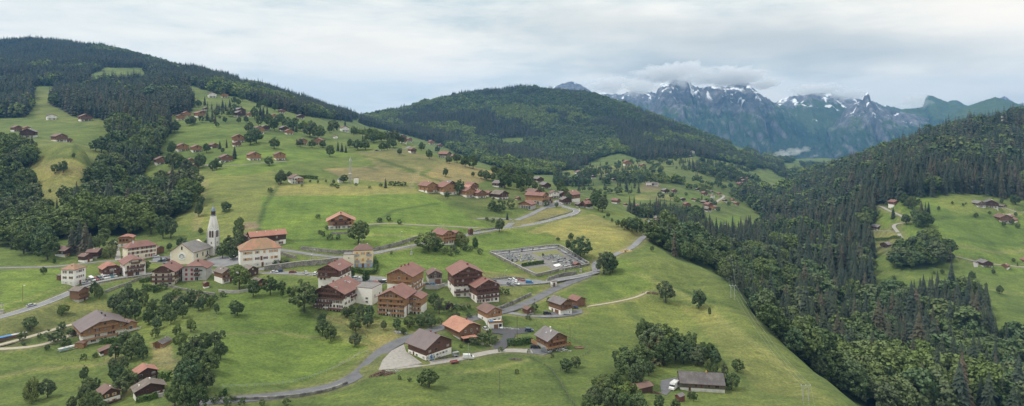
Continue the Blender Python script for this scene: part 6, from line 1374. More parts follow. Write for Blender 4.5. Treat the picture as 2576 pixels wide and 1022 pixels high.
put('bush','1212 862 26 1;1190 868 22;1228 858 22;1245 862 18;1160 875 10;1170 632 16;1185 632 14;1150 640 14;1120 640 20 1;1135 644 14;1197 626 28 .5;1100 632 24;1140 632 18;1165 630 20;1207 640 16;590 1010 14 1;540 1015 24;575 1018 26;720 1020 20;610 1018 18;660 1020 16;700 665 12 2;690 663 10 2;720 663 10 2;735 668 9;1376 520 16;1357 505 10;1255 535 40 1.0;1240 530 26;1285 525 24;1225 555 10;1240 560 12')
put('bush','1238 735 12;1262 740 18 1;1250 738 14;1275 742 16;1148 778 14 1.4;1165 780 14 1.2;1180 776 12;1330 803-0 14'.replace('803-0','803'))
put('bush','1070 880 14;1230 840 14;1205 795 14;1180 800 14;1150 800 16;1135 805 16;1105 815 16;1345 780 18;1380 765 18 .8;1390 900 10;1300 940 12;1030 960 12;1005 955 12;560 850 20;430 750 16 1.4;445 742 18 1.3;465 752 14;480 745 20;500 745 18;410 728 16 1.4;395 735 14;362 735 12 1.5;350 745 12;330 745 14;505 760 14;540 755 14;560 748 16;480 768 14;155 830 20;180 845 20;140 862 36 1.2;165 870 22;230 830 16;210 905 16;240 900 14;120 880 14;100 850 12;60 870 10')
put('column','888 700 30 .8;918 712 34 1;924 708 26 .9;710 748 34 .8;727 742 22 1.2;1195 625 30 1.1;1087 598 20 .8;1097 634 20 1;388 740 18 .7;137 664 18 1.2;405 660 14 .8;566 1000 26 1;554 1005 22 1;1289 660 10 1.2;1366 645 8 1.4')
put('con','180 640 70 1.2;200 632 80 1.1;215 640 84 1;228 645 60 1.1;170 600 50 1;195 548 60 1.35;190 550 54 1.2;355 522 55 1.2;371 518 50 1.15')
put('light','250 628 40;330 592 50 1;360 560 60;470 520 76 1.1;380 590 60 1.2;262 612 40;285 630 30')
put('broad','120 535 36 1.3;160 505 40 1;125 485 10;60 505 50 1.2;55 480 60;75 470 50;135 560 34;165 540 50 .7;60 580 80 1.2;90 590 76 1.2;30 600 80 1.2;110 600 70 1.2;80 620 76 1.2;110 640 80 1.3;90 630 60 1.2;60 640 60;30 560 70;140 600 50;120 655 70 1.1;110 690 20;410 600 60 .8;430 600 56 .9;500 650 40 1.2;470 640 34 1.3;455 625 30 1.2;520 620 20;505 590 18;500 545 40 .9;505 520 28 .9;570 530 24 1.3;575 640 50 1;560 650 40;590 640 46;602 625 50;585 655 30;600 602 46 1;440 660 30;425 630 20;600 575 30')
put('broad','138 437 26 1.0;160 435 32 1.0;30 400 44;50 425 62 1.2;75 420 54 1.2;40 440 40;20 440 50;185 398 14 .8;240 380 30;255 385 44;270 375 40;280 392 40')
# slopes
put('broad','830 395 32 1.2;677 417 24 1.4;705 448 22 1;707 463 34 1.2;728 448 18 1.2;700 465 28;865 460 22 1.3;840 463 12;820 460 9;800 462 9;780 460 8;535 430 26;545 427 30;440 425 44 1;455 430 40;470 435 38;425 420 36;430 390 36;500 425 40;520 385 26;510 415 28;475 465 30;490 470 24;560 385 14;490 445 30 1;440 470 40;410 495 50')
put('con','970 473 26 1.1;590 400 34 1.2;548 420 14;590 392 26;553 375 22;570 372 24;655 300 38 1;662 303 36 1;672 300 34 1;850 380 26 1;860 382 24;870 384 20;745 333 22;868 317 18;515 265 24;560 272 22;578 270 22;486 252 16;475 258 20')
put('bush','985 467 12 1.6;1000 467 12 1.6;1015 468 12 1.6;958 470 10;805 590 12 1;812 595 14;822 578 10;800 550 12;850 603 14;830 603 16;880 590 12;955 560 14 1;978 556 14 1;1005 565 14 1;568 535 16 1.2;930 475 8;850 475 10;835 470 10;760 470 8;680 485 14;895 468 8;845 472 10')
put('broad','1120 445 24 1;1190 445 14;1210 450 24;1225 455 28;1240 455 22;1260 462 40 1;1270 475 46 1;1300 470 44;1290 450 36;1245 440 24;1275 450 36;1310 480 40;1330 475 34;1345 480 28;1360 490 24;1155 490 40 1.1;1125 500 20;1180 490 18;1400 470 30;1410 485 34;1430 510 30;1505 530 56 1.0;1515 535 44;1495 512 30;1590 582 36 1.3;1602 584 40 1.2;1570 578 30 1;1615 588 24;1555 570 18;1540 560 12 1;1530 548 14;1520 550 8;1640 632 14;1480 525 16;1400 522 14;1465 520 10')
put('broad','840 330 30 1.2;830 335 26;790 330 24;780 345 34 1.3;800 350 36 1.2;755 370 22 1.3;785 372 22 1.2;812 372 20 1.2;880 372 24;900 378 28 1.2;920 378 30 1.2;890 340 24;960 355 24;940 360 26 1.2;930 345 24;980 365 20;990 372 24 1.2;1010 362 24;1005 390 18;630 365 36 1.3;645 360 40 1.2;690 375 30 1.4;620 310 20;600 310 16;545 320 14 1.2;553 300 10;440 335 34 1.3;625 335 30;640 300 34;650 318 30;675 318 34;690 330 34;700 312 26;715 320 24;960 380 24;975 378 22;1060 380 24;1080 400 26;1100 385 20;1170 420 30 1.3;1190 425 36 1.3;1150 410 26;1145 405 20;1130 412 22;600 265 18;610 255 22;590 262 20;650 275 20;665 270 24;690 280 20;560 245 18;545 240 18;500 270 20;480 268 18')
# right hill
put('broad','2285 525 30 .9;2275 518 34 1;2295 528 36 1;2310 515 16 1.2;2280 565 28 1;2310 572 40 1.3;2325 572 44 1.2;2335 570 34 1.2;2305 555 30;2396 515 10 1;2423 520 10 1;2362 530 12;2300 505 12;2555 515 26 1.2;2520 512 14;2455 548 14 1.2;2525 570 14;2545 565 16;2560 575 14;2220 505 20;2395 655 20 1.1;2445 705 24;2370 690 14;2500 690 14;2550 660 12;2515 740 24;2250 705 12;2490 540 10;2555 545 12')
put('con','2247 548 28 1.3;2318 545 40 1;2328 548 40 1;2336 545 38 1;2195 655 22 1.4;2192 652 18;2180 600 40 .9;2172 598 36 .9;2560 670 12')
put('bush','2245 625 8;2255 640 8;2350 690 8;2480 720 8;2430 515 6;2530 520 6;2235 515 6')
for kind, u, v, hp, wide in T:
    if v > 1035: v = 1035
def hedge(label, line, h, w):
    p = [hit(u, v) for u, v in line]; V, Q = [], []; g = p[0].copy(); n0 = 0
    for a, b in zip(p, p[1:]):
        L = (b-a).length; m = int(L*45); t = (b-a).normalized(); nx = Vector((-t.y, t.x, 0)).normalized()
        for i in range(m):
            f = random.random(); q = a.lerp(b, f); side = random.choice((-1,1,0)); o = nx*(side*w/2 if side else random.uniform(-w/2,w/2)); z = random.uniform(0,h) if side else h
            c = Vector((q.x+o.x, q.y+o.y, ground(q.x,q.y)+z*random.uniform(.93,1.06)))-g; s = random.uniform(.2,.42)
            n_ = (nx*side if side else Vector((0,0,1)))+Vector((random.gauss(0,.4),random.gauss(0,.4),random.gauss(0,.4))); t1 = n_.orthogonal().normalized(); t2 = n_.cross(t1).normalized()
            k = len(V); V += [tuple(c-t1*s-t2*s*.7), tuple(c+t1*s-t2*s*.6), tuple(c+t1*s*.8+t2*s), tuple(c-t1*s*.7+t2*s*.8)]; Q.append((k,k+1,k+2,k+3))
    tag(ob('hedge', np_mesh('hedge', V, Q, 'hedge_leaves'), None, g), label, 'hedge')
hedge('clipped hedge wrapped around the foot of the tall yellow house', [(888,684),(915,690),(942,690),(948,672),(942,655)], 2.4, 1.6)
hedge('square clipped hedge beside the junction of black drive and gravel track', [(1276,868),(1300,869),(1336,862)], 2.6, 2.4)
hedge('clipped hedge in front of the large chalet', [(252,866),(280,864),(312,860)], 2.2, 1.6)
hedge('clipped hedge around the dark bottom chalet garden', [(345,1012),(372,1008),(395,1000)], 1.8, 1.6)
hedge('block-shaped bright hedge right of the rust-red-roofed chalet', [(402,960),(430,955)], 3, 2.6)
hedge('hedge dividing the graveyard above the lower grass plot', [(1313,671),(1340,667),(1367,663)], 2.0, 1.4)
hedge('dark green hedge row above the white house by the mast', [(740,450),(770,449),(800,452)], 3.2, 2)
hedge('rounded hedge bank left of the big cream chalet', [(352,712),(372,708),(384,706)], 2, 1.6)
hedge('thick hedge below the yellow field on the right hill', [(2192,606),(2230,605),(2268,602)], 3, 4)
hedge('ivy-green hedge on the wall below the big cream chalet', [(360,728),(385,733),(400,730)], 3, 1.6)

def words_for(kind, u, v, hp):
    """a phrase that finds the plant from what stands next to it"""
    best = min((q for q in LAND if q[2] and len(q[2]) < 46), key=lambda q: (q[0]-u)**2+2.2*(q[1]-v)**2)
    du, dv = u-best[0], v-best[1]; short = best[2]
    rel = 'in front of' if dv > abs(du)*.6 else 'behind' if dv < -abs(du)*.6 else 'right of' if du > 0 else 'left of'
    far_ = math.hypot(du, dv) > 70
    return ('well ' if far_ and rel in ('right of','left of') else 'far ' if far_ and rel == 'behind' else '') + rel + ' ' + short
NAMED = {}
for t in T: NAMED.setdefault((t[0], words_for(*t[:4])), []).append(t)
SIZE3 = [['tall','short'], ['tallest','middle-sized','shortest']]
for (kind, rel), lst in NAMED.items():
    lst.sort(key=lambda t: t[1])
    for i, (k, u, v, hp, wide) in enumerate(lst):
        g = hit(u, v); h = hp*g.y/F; n = len(lst); kw = KW[k]
        lab = (kw if n == 1 else (['left','right'][i]+' of two '+kw+'s' if n == 2 else (ORD[i] if i < 20 else 'far right')+(' of %s ' % {3:'three',4:'four',5:'five',6:'six'}.get(n, 'many'))+kw+'s from left' if i else 'leftmost of %s ' % {3:'three',4:'four',5:'five',6:'six'}.get(n, 'many')+kw+'s'))+' '+rel
        lab = lab.replace('bushs','bushes').replace('cypresss','cypresses')
        tree(k, g.x, g.y, h, wide, ' '.join(lab.split()[:16]), SPEC[k][0].replace('_',' ')+' group '+rel if n > 1 else None)

# ------------------------------------------------------------------ the woods
pads = np.array(PADS)
def scatter():
    out = []
    for poly, y0, y1, dens, con, h0, h1, dark in FORESTS:
        m = inpoly(UU, GV, poly) & (YY > y0) & (YY < y1)
        if not m.any(): continue
        ii, jj = np.nonzero(m)
        yl, yh = GY[max(ii.min()-1,0)], GY[min(ii.max()+1,NY-1)]; xl, xh = GX[m].min(), GX[m].max()
        st = 1/math.sqrt(dens); nx, ny = int((xh-xl)/st)+1, int((yh-yl)/st)+1
        X, Y = np.meshgrid(xl+st*np.arange(nx), yl+st*np.arange(ny)); X = X+rng.uniform(-.48,.48,X.shape)*st; Y = Y+rng.uniform(-.48,.48,X.shape)*st
        X, Y = X.ravel(), Y.ravel(); U = U0+F*X/Y
        k = (U > -400) & (U < 2980) & (Y > 155) & (Y < 4600); X, Y, U = X[k], Y[k], U[k]
        fi = (np.log(Y)-math.log(150))/(math.log(4700)-math.log(150))*(NY-1); fj = (U+420)/3420*(NU-1)
        a, b = fi.astype(int), fj.astype(int); fi -= a; fj -= b
        Z = (GZ[a,b]*(1-fj)+GZ[a,b+1]*fj)*(1-fi)+(GZ[a+1,b]*(1-fj)+GZ[a+1,b+1]*fj)*fi; V = V0-Z*F/Y
        ok = inpoly(U+8*fbm(X/40, Y/40, 91, 3)*2, V+4*fbm(X/35, Y/35, 92, 3)*2, poly) & (Y > y0) & (Y < y1)
        for ex, ym in EXCL: ok &= ~(inpoly(U, V, ex) & (Y > ym))
        if dark < 1: ok &= fbm(X/55, Y/55, 17, 3) > .0       # clumps and hedges with meadow between
        ok &= ROADMASK[a,b] < .1
        X, Y, Z, U, V = X[ok], Y[ok], Z[ok], U[ok], V[ok]
        # stands of one kind rather than an even mixture
        cl = fbm(X/42, Y/42, 71, 3)*(.7 if y0 == 1250 else 1.5)+fbm(X/210, Y/260, 77, 4)*(3.6 if y0 == 1250 else .9)
        edge = np.interp(V, [590,612,680,735,800,868,925,985,1036,1300], [1700,1650,1800,1865,1905,1960,2020,2080,2150,2500])
        con0 = con; con = con - (.22*((U < 2000) & (V < 720)) + .22*np.clip(1-(U-edge)/130, 0, 1) if y0 == 330 and con > .5 else 0)
        c = (con+cl+rng.uniform(-.22,.22,len(X))) > .5
        H_ = (h0+(h1-h0)*rng.beta(2,2,len(X)))*np.where(c, 1.15, .92)*(1+.7*fbm(X/60, Y/60, 81, 2))*np.exp(rng.normal(0,.15 if y0 < 1000 else .09,len(X)))*(np.where((U < 2010) & (Y < 1100) & (U > 1500), .68, 1.0) if y0 == 330 else 1)
        lt = (~c) & (fbm(X/(190 if y0 == 1250 else 80), Y/(190 if y0 == 1250 else 80), 99, 2)+rng.uniform(-.1,.1,len(X)) > (.0 if y0 == 1250 else .03 if con0 < .3 else .13))
        out.append(np.stack([X, Y, Z, H_, c.astype(float), lt.astype(float), U, V], 1))
    A = np.concatenate(out)
    keep = np.ones(len(A), bool)
    for px, py, pr in PADS:
        keep &= np.hypot(A[:,0]-px, A[:,1]-py) > pr+2
        if py > 450: keep &= ~((np.abs(A[:,6]-(U0+F*px/py)) < (pr+2)*F/py) & (A[:,1] > py-65) & (A[:,1] < py))      # yards are kept clear on the valley side
    return A[keep]
A = scatter()
print('wood trees', len(A)); [print('LONG', len(o['label'].split()), o['label']) for o in COL.objects if 'label' in o and len(o['label'].split()) > 16]
size = A[:,3]*F/A[:,1]; inview = (A[:,6] > -15) & (A[:,6] < 2590) & (A[:,7]-size < 1020) & (A[:,7] < 1090)
used = np.zeros(len(A), bool)
def region(u, v):
    if u < 520: return 'in the ravine wood left of the church' if v > 420 else 'in the dark wood on the left hillside'
    if u > 2235 and 600 < v < 690 and u < 2400: return 'in the round copse on the right hill'
    if u > 1600 and v > 800: return 'in the near gorge wood at the lower right'
    if u > 1600 and v > 640: return 'in the middle of the gorge wood'
    if u > 2100: return 'on the wooded right hillside'
    return 'in the woods across the valley'
for cval, nm in ((1, 'conifer_tree'), (0, 'broadleaf_tree')):
    cand = np.nonzero(inview & (A[:,4] == cval))[0]; n = max(0, 300-COUNT.get(nm, 0)); cand = cand[np.argsort(-size[cand])[:n]]
    for i in cand:
        x, y, z, h, c, lt, u, v = A[i]; k = 'con' if cval else ('light' if lt else 'broad')
        rg = region(u, v); tree(k, x, y, h, random.uniform(.85,1.15)*(1.0 if cval else 1.12), KW[k]+' '+rg, KW[k]+'s '+rg, z); used[i] = True
print('individual', COUNT)
def forest(name, label, sel, keys):
    """the remaining trees: one object that repeats a few tree shapes over the wood"""
    B = A[sel]; n = len(B)
    me = bpy.data.meshes.new(name); me.vertices.add(n); me.vertices.foreach_set('co', B[:,:3].astype(np.float32).ravel())
    hh = B[:,3]; w = hh*np.exp(rng.normal(0, .20 if 'con' in name else .14, n))*(1.0 if 'con' in name else 1.15)
    a = me.attributes.new('size', 'FLOAT_VECTOR', 'POINT'); a.data.foreach_set('vector', np.stack([w, w, hh], 1).astype(np.float32).ravel())
    a = me.attributes.new('turn', 'FLOAT_VECTOR', 'POINT'); a.data.foreach_set('vector', np.stack([np.zeros(n), np.zeros(n), rng.uniform(0,6.28,n)], 1).astype(np.float32).ravel())
    prot = []; light = []; mid = []
    for k in keys:
        for m in LEAF[k]: prot.append(m); light.append('light' in k); mid.append(k.startswith('mid'))
    col = bpy.data.collections.new(name+'_shapes')
    for i, m in enumerate(prot):
        o = bpy.data.objects.new('%s_shape_%02d' % (name, i), m); col.objects.link(o)
    near = B[:,1] < 950; pick = np.zeros(n, np.int32)          # finer shapes where they stand nearer
    for nr in (True, False):
        for lt in (True, False):
            ch = [i for i in range(len(prot)) if mid[i] == nr and light[i] == lt] or [i for i in range(len(prot)) if mid[i] == nr]
            q = (near == nr) & ((B[:,5] > .5) == lt); pick[q] = rng.choice(ch, int(q.sum()))
    a = me.attributes.new('pick', 'INT', 'POINT'); a.data.foreach_set('value', pick)
    o = tag(ob(name, me), label, None, None, 'stuff')
    ng = bpy.data.node_groups.new(name, 'GeometryNodeTree'); ng.interface.new_socket('Geometry', in_out='INPUT', socket_type='NodeSocketGeometry'); ng.interface.new_socket('Geometry', in_out='OUTPUT', socket_type='NodeSocketGeometry')
    gi = ng.nodes.new('NodeGroupInput'); go = ng.nodes.new('NodeGroupOutput'); ip = ng.nodes.new('GeometryNodeInstanceOnPoints'); ci = ng.nodes.new('GeometryNodeCollectionInfo')
    mp = ng.nodes.new('GeometryNodeMeshToPoints'); ng.links.new(gi.outputs[0], mp.inputs[0])
    ci.inputs[0].default_value = col; ci.inputs[1].default_value = True; ci.inputs[2].default_value = True
    ng.links.new(mp.outputs[0], ip.inputs['Points']); ng.links.new(ci.outputs[0], ip.inputs['Instance']); ip.inputs['Pick Instance'].default_value = True
    for nm, ty, sock in (('size','FLOAT_VECTOR','Scale'), ('turn','FLOAT_VECTOR','Rotation'), ('pick','INT','Instance Index')):
        na = ng.nodes.new('GeometryNodeInputNamedAttribute'); na.data_type = ty; na.inputs[0].default_value = nm
        out = [s for s in na.outputs if s.enabled and s.name == 'Attribute'][0]
        if nm == 'turn':
            e = ng.nodes.new('FunctionNodeEulerToRotation'); ng.links.new(out, e.inputs[0]); out = e.outputs[0]
        ng.links.new(out, ip.inputs[sock])
    ng.links.new(ip.outputs[0], go.inputs[0])
    md = o.modifiers.new('trees', 'NODES'); md.node_group = ng
conf = A[:,4] > .5
forest('conifer_forest', 'dark spruce woods covering the mountainsides and the gorge', conf & ~used, ['midcon','farcon'])
forest('broadleaf_forest', 'mixed green broadleaf woods on the mountainsides and in the gorge', ~conf & ~used, ['midbroad','midlight','farbroad','farlight'])
# ------------------------------------------------------------------ the distant mountains
def mountain_mat(name, kind):
    m, t, b = nt(name); g = t.nodes.new('ShaderNodeNewGeometry'); p = g.outputs['Position']
    sx = t.nodes.new('ShaderNodeSeparateXYZ'); t.links.new(p, sx.inputs[0])
    at = N(t, 'ShaderNodeAttribute', attribute_name='alt')       # 0 at the foot, 1 at the crest
    n1 = noise(t, p, .0035, 8, .68, .4); n2 = noise(t, p, .016, 6, .7)
    mp = t.nodes.new('ShaderNodeMapping'); mp.inputs['Scale'].default_value = (1, 1, .22); t.links.new(p, mp.inputs['Vector'])
    n3 = noise(t, mp.outputs[0], .010, 6, .7, .5)
    rock = ramp(t, n2, [(.3, (.06,.06,.066)), (.5, (.115,.114,.118)), (.7, (.22,.214,.21))])
    rock = mix(t, .7, rock, ramp(t, n3, [(.35, (.18,.18,.19)), (.5, (.5,.5,.5)), (.64, (.84,.83,.82))]), 'OVERLAY')
    grass = ramp(t, n2, [(.3, (.040,.062,.024)), (.7, (.085,.115,.038))])
    wood_ = ramp(t, noise(t, p, .03, 4, .8), [(.35, (.014,.028,.016)), (.65, (.045,.075,.03))])
    def add(a, k):
        q = N(t, 'ShaderNodeMath', operation='MULTIPLY_ADD'); t.links.new(a, q.inputs[0]); q.inputs[1].default_value = k[0]; q.inputs[2].default_value = k[1]; return q.outputs[0]
    def summ(a, c):
        q = N(t, 'ShaderNodeMath', operation='ADD'); t.links.new(a, q.inputs[0]); t.links.new(c, q.inputs[1]); return q.outputs[0]
    alt = at.outputs['Fac']
    lo, hi, sn = {'rock': (.50, .58, .95), 'green': (.42, 1.4, 9), 'slope': (.52, .84, 1.0), 'grey': (.2, .45, 1.16)}[kind]
    a1 = summ(alt, add(n1, (.85, -.425))); a1 = summ(a1, add(n3, (.5, -.25)))
    step = lambda x, y: ramp(t, x, [(max(0, y-.03), (0,0,0)), (min(1, y+.03), (1,1,1))])
    sn_ = t.nodes.new('ShaderNodeSeparateXYZ'); t.links.new(g.outputs['Normal'], sn_.inputs[0])
    steep = ramp(t, sn_.outputs['Z'], [(.30, (1,1,1)), (.62, (0,0,0))])
    c = mix(t, step(a1, lo), wood_, grass); c = mix(t, step(a1, min(.97, hi)), c, rock) if hi < 1 else c
    if sn > 5: alt = add(alt, (0.0, -2.0)); sn = 1
    if kind != 'green': c = mix(t, steep, c, rock) if kind != 'slope' else mix(t, steep, c, mix(t, .5, rock, grass))
    sno = summ(add(alt, (.42, .0)), add(noise(t, mp.outputs[0], .0085, 7, .62, .8), (1.0, .0)))
    c = mix(t, ramp(t, sno, [(min(.98,.50+.42*sn), (0,0,0)), (min(1,.53+.42*sn), (1,1,1))]), c, (.80,.82,.85))
    t.links.new(c, b.inputs['Base Color']); b.inputs['Roughness'].default_value = .95; b.inputs['Specular IOR Level'].default_value = .1
    return m
def mountain(name, label, tops, Y0, run, foot, rough, matname, jag=1.0, seed=1, nu=220, nt_=90):
    """a ridge whose crest was surveyed (bearing, height); a gullied face comes towards the viewer and a plain back falls away"""
    u = np.linspace(tops[0][0], tops[-1][0], nu); vt = np.interp(u, [q[0] for q in tops], [q[1] for q in tops]); vt = vt+5.5*rough/190*(fbm(u/9, 0*u, seed+2, 3)+np.abs(fbm(u/22, 0*u+3, seed+3, 2)))*2
    zt = (V0-vt)*Y0/F; X0 = (u-U0)/F*Y0; zf = (V0-foot)*(Y0-run)/F
    rows = []; alt = []
    for k in range(nt_):
        t = k/(nt_-1); e = math.sin(math.pi*min(1, t*1.15))**.6 if t*1.15 < 1 else 0
        X = X0*(1-run/Y0*t*.9); Y = Y0-run*t+0*X
        pw = 1.25 if rough < 110 else 1.6; base = zt*(1-t)**pw + zf*(1-(1-t)**pw)
        sp = np.abs(fbm(X/(330*jag)+t*.35, t*1.6+0*X, seed, 4))*2.0
        rg = fbm(X/140, Y/260, seed+5, 5)*.8 + (np.abs(fbm(X/90, Y/240, seed+9, 4))-.1)*1.5 + (np.abs(fbm(X/38, Y/130, seed+13, 3))-.1)*.6
        z = base + e*rough*(rg*.9 - sp*.9) ; Y = Y - e*rough*1.3*(.5-sp*1.2)
        rows.append(np.stack([X, Y, z], 1)); alt.append(np.clip((z-zf)/(max(zt.max()-zf, 1)), 0, 1))
    rows = rows[::-1]; alt = alt[::-1]
    for k in (1, 2, 3):
        rows.append(np.stack([X0*(1+.06*k), Y0*(1+.06*k)+0*X0, zt*(1-.25*k)+(zf)*.25*k], 1)); alt.append(np.clip(alt[nt_-1]*(1-.2*k), 0, 1))
    V = np.concatenate(rows); al = np.concatenate(alt); M = len(rows); idx = np.arange(M*nu).reshape(M, nu)
    q = np.stack([idx[:-1,:-1], idx[:-1,1:], idx[1:,1:], idx[1:,:-1]], -1).reshape(-1, 4)
    if matname not in MAT: mountain_mat(matname, matname.split('_')[1])
    me = np_mesh(name, V, q, matname); a = me.attributes.new('alt', 'FLOAT', 'POINT'); a.data.foreach_set('value', al.astype(np.float32))
    tag(ob(name, me), label, None, None, 'structure')
mountain('mountain', 'rounded bare grey peak with a thin snow streak, left of the great massif', [(1330,262),(1380,226),(1400,215),(1425,207),(1442,205),(1460,212),(1480,224),(1500,238),(1530,250),(1560,268),(1600,300)], 7600, 1500, 330, 60, 'mountain_grey', 1.5, 3)
mountain('mountain', 'cloud-veiled snowy slope between the grey peak and the great massif', [(1480,245),(1510,232),(1540,238),(1570,232),(1600,226),(1640,232),(1680,240),(1720,260)], 8200, 1700, 335, 120, 'mountain_rock', 1, 7)
mountain('mountain', 'great grey rock massif with snow patches and two blunt summits in cloud', [(1560,330),(1600,300),(1630,275),(1646,255),(1652,228),(1660,212),(1675,200),(1700,196),(1722,194),(1732,200),(1740,214),(1752,220),(1780,216),(1810,214),(1840,211),(1858,208),(1872,206),(1884,212),(1898,224),(1920,240),(1945,256),(1975,272),(2010,296),(2050,325),(2090,350)], 7000, 2000, 450, 190, 'mountain_rock', 1, 11, 320, 120)
mountain('mountain', 'long ridge striped with snow gullies below the cloud', [(1900,275),(1935,262),(1960,254),(1985,243),(2010,238),(2040,234),(2080,233),(2110,238),(2140,244),(2170,250),(2220,262),(2280,276)], 7600, 2000, 450, 120, 'mountain_slope', 1, 19)
mountain('mountain', 'dark pointed rock pinnacle right of the snow-striped ridge', [(2080,330),(2110,300),(2130,270),(2150,256),(2164,250),(2171,249),(2176,237),(2182,231),(2187,236),(2191,255),(2200,262),(2215,268),(2240,275),(2275,282),(2310,290),(2350,305),(2400,330)], 6600, 1500, 450, 150, 'mountain_rock', .7, 23, 260, 100)
mountain('mountain', 'green crest with a steep left face and a small notch at the right', [(2240,276),(2270,275),(2300,272),(2322,268),(2328,246),(2334,238),(2345,241),(2365,250),(2383,256),(2395,253),(2405,251),(2416,257),(2425,263),(2480,275),(2540,290)], 7200, 1500, 350, 60, 'mountain_green', 1.2, 29)
mountain('mountain', 'smooth pale green alp rising at the right edge', [(2380,300),(2420,270),(2450,262),(2480,251),(2505,244),(2525,249),(2550,258),(2576,266),(2650,280),(2760,290)], 5600, 1000, 340, 30, 'mountain_green', 1.4, 37)
mountain('mountain', 'tiny hazy peaks behind the pale green alp', [(2490,262),(2520,245),(2527,242),(2540,251),(2560,262),(2580,258),(2600,262),(2640,268),(2700,270)], 8300, 700, 320, 40, 'mountain_grey', 1, 43, 80, 30)
mountain('mountain', 'wooded cliff spur closing the end of the gorge', [(2090,425),(2112,408),(2150,395),(2190,378),(2230,362),(2270,345),(2320,332),(2370,318),(2400,300),(2440,288),(2480,282),(2560,290)], 4900, 700, 470, 50, 'mountain_green', 1, 47)

# ------------------------------------------------------------------ air, mist, sky, light
def volume_box(name, label, x0, x1, y0, y1, z0, z1, build):
    m = MB(); m.box(x0, x1, y0, y1, z0, z1)
    mt = bpy.data.materials.new(name); mt.use_nodes = True; t = mt.node_tree; t.nodes.clear(); out = t.nodes.new('ShaderNodeOutputMaterial')
    v = t.nodes.new('ShaderNodeVolumePrincipled'); t.links.new(v.outputs[0], out.inputs['Volume']); build(t, v)
    return tag(ob(name, m.mesh(name, [mt])), label, None, None, 'stuff')
def hz(t, v):
    v.inputs['Color'].default_value = (.19, .45, .86, 1); v.inputs['Density'].default_value = HAZE; v.inputs['Anisotropy'].default_value = .2
HAZE = 6.8e-5; MIST = True
if HAZE and 1: volume_box('haze', 'thin bluish air that fades the far mountains', -8300, 9300, -400, 9600, -520, 600, hz)

def mist(name, label, puffs, dens):
    """lumpy bodies of even vapour: (bearing, height, half width, half height in survey units, distance, half depth in m)"""
    V, Q = [], []; nu, nv = 48, 26
    for j, (u, v, hw, hh, Y, dY) in enumerate(puffs):
        X, Z = (u-U0)/F*Y, (V0-v)/F*Y; a, b = hw/F*Y, hh/F*Y
        th, ph = np.meshgrid(np.linspace(0, 2*math.pi, nu, endpoint=False), np.linspace(.02, math.pi-.02, nv))
        sx, sy, sz = np.sin(ph)*np.cos(th), np.sin(ph)*np.sin(th), np.cos(ph)
        k = 1+1.5*fbm(2.2*sx*a/b*.6+7*j, 2.2*sz+1.3*sy+3*j, 61+j, 4)+.9*fbm(5*sx*a/b*.5, 5*sz+4*sy, 81+j, 3)
        base = len(V)*0+sum(len(q) for q in V); V.append(np.stack([X+a*sx*k, Y+dY*sy*k, Z+b*sz*k], -1).reshape(-1,3))
        idx = np.arange(nu*nv).reshape(nv, nu)+base
        q = np.stack([idx[:-1,:], np.roll(idx[:-1,:],-1,1), np.roll(idx[1:,:],-1,1), idx[1:,:]], -1).reshape(-1,4)
        Q.append(q[:, ::-1])
        for row in (0, nv-1):
            r0 = idx[row]; Q.append(np.array([[r0[i], r0[i+1], r0[nu-2-i], r0[nu-1-i]] for i in range(nu//2-1)]))
    mt = bpy.data.materials.new(name); mt.use_nodes = True; t = mt.node_tree; t.nodes.clear(); out = t.nodes.new('ShaderNodeOutputMaterial')
    vs = t.nodes.new('ShaderNodeVolumePrincipled'); t.links.new(vs.outputs[0], out.inputs['Volume']); vs.inputs['Color'].default_value = (.99,.99,1,1); vs.inputs['Density'].default_value = dens; vs.inputs['Anisotropy'].default_value = 0
    MAT[name+label] = mt
    tag(ob(name, np_mesh(name, np.concatenate(V), np.concatenate(Q), name+label)), label, None, None, 'stuff')
if MIST:
    mist('mist', 'small torn white mist bank hanging low in the gorge mouth', [(1944,397,15,8,3300,40),(1972,389,17,10,3330,45),(2003,381,17,9,3360,40),(2028,375,9,6,3380,25),(1926,404,7,4,3270,20),(2052,392,6,3,3400,20)], .0075)
    mist('mist', 'grey cloud cap wrapped around the two blunt summits of the massif', [(1694,187,80,26,6600,210),(1838,194,88,24,6600,210),(1930,210,36,12,6660,150)], .0075)
    mist('mist', 'pale cloud bank lying on the snowy slope left of the massif', [(1530,214,50,18,7500,260),(1612,218,40,21,7300,260)], .0042)
    mist('mist', 'thin cloud veil over the striped ridge behind the pinnacle', [(2060,226,64,14,7150,160),(2138,238,42,14,7150,160)], .0060)
    mist('mist', 'cloud wisp clinging to the steep left face of the green crest', [(2305,255,24,17,7050,150)], .0032)
w = bpy.data.worlds.new('World'); scene.world = w; w.use_nodes = True; t = w.node_tree; bg = t.nodes['Background']
sky = N(t, 'ShaderNodeTexSky', sky_type='NISHITA'); sky.sun_disc = False; sky.sun_elevation = R(52); sky.sun_rotation = R(-60)
tc = t.nodes.new('ShaderNodeTexCoord'); d = tc.outputs['Generated']
def mapped(sc, loc=(0,0,0), rot=(0,0,0)):
    m = t.nodes.new('ShaderNodeMapping'); m.inputs['Scale'].default_value = sc; m.inputs['Location'].default_value = loc; m.inputs['Rotation'].default_value = rot
    t.links.new(d, m.inputs['Vector']); return m.outputs[0]
c1 = noise(t, mapped((1.6, 1.6, 7.5), (.4, .2, .1)), 1.7, 8, .60, .35)
c2 = noise(t, mapped((2.4, 2.4, 15), (3.1, 1.0, 2.0)), 2.6, 8, .64, .3)
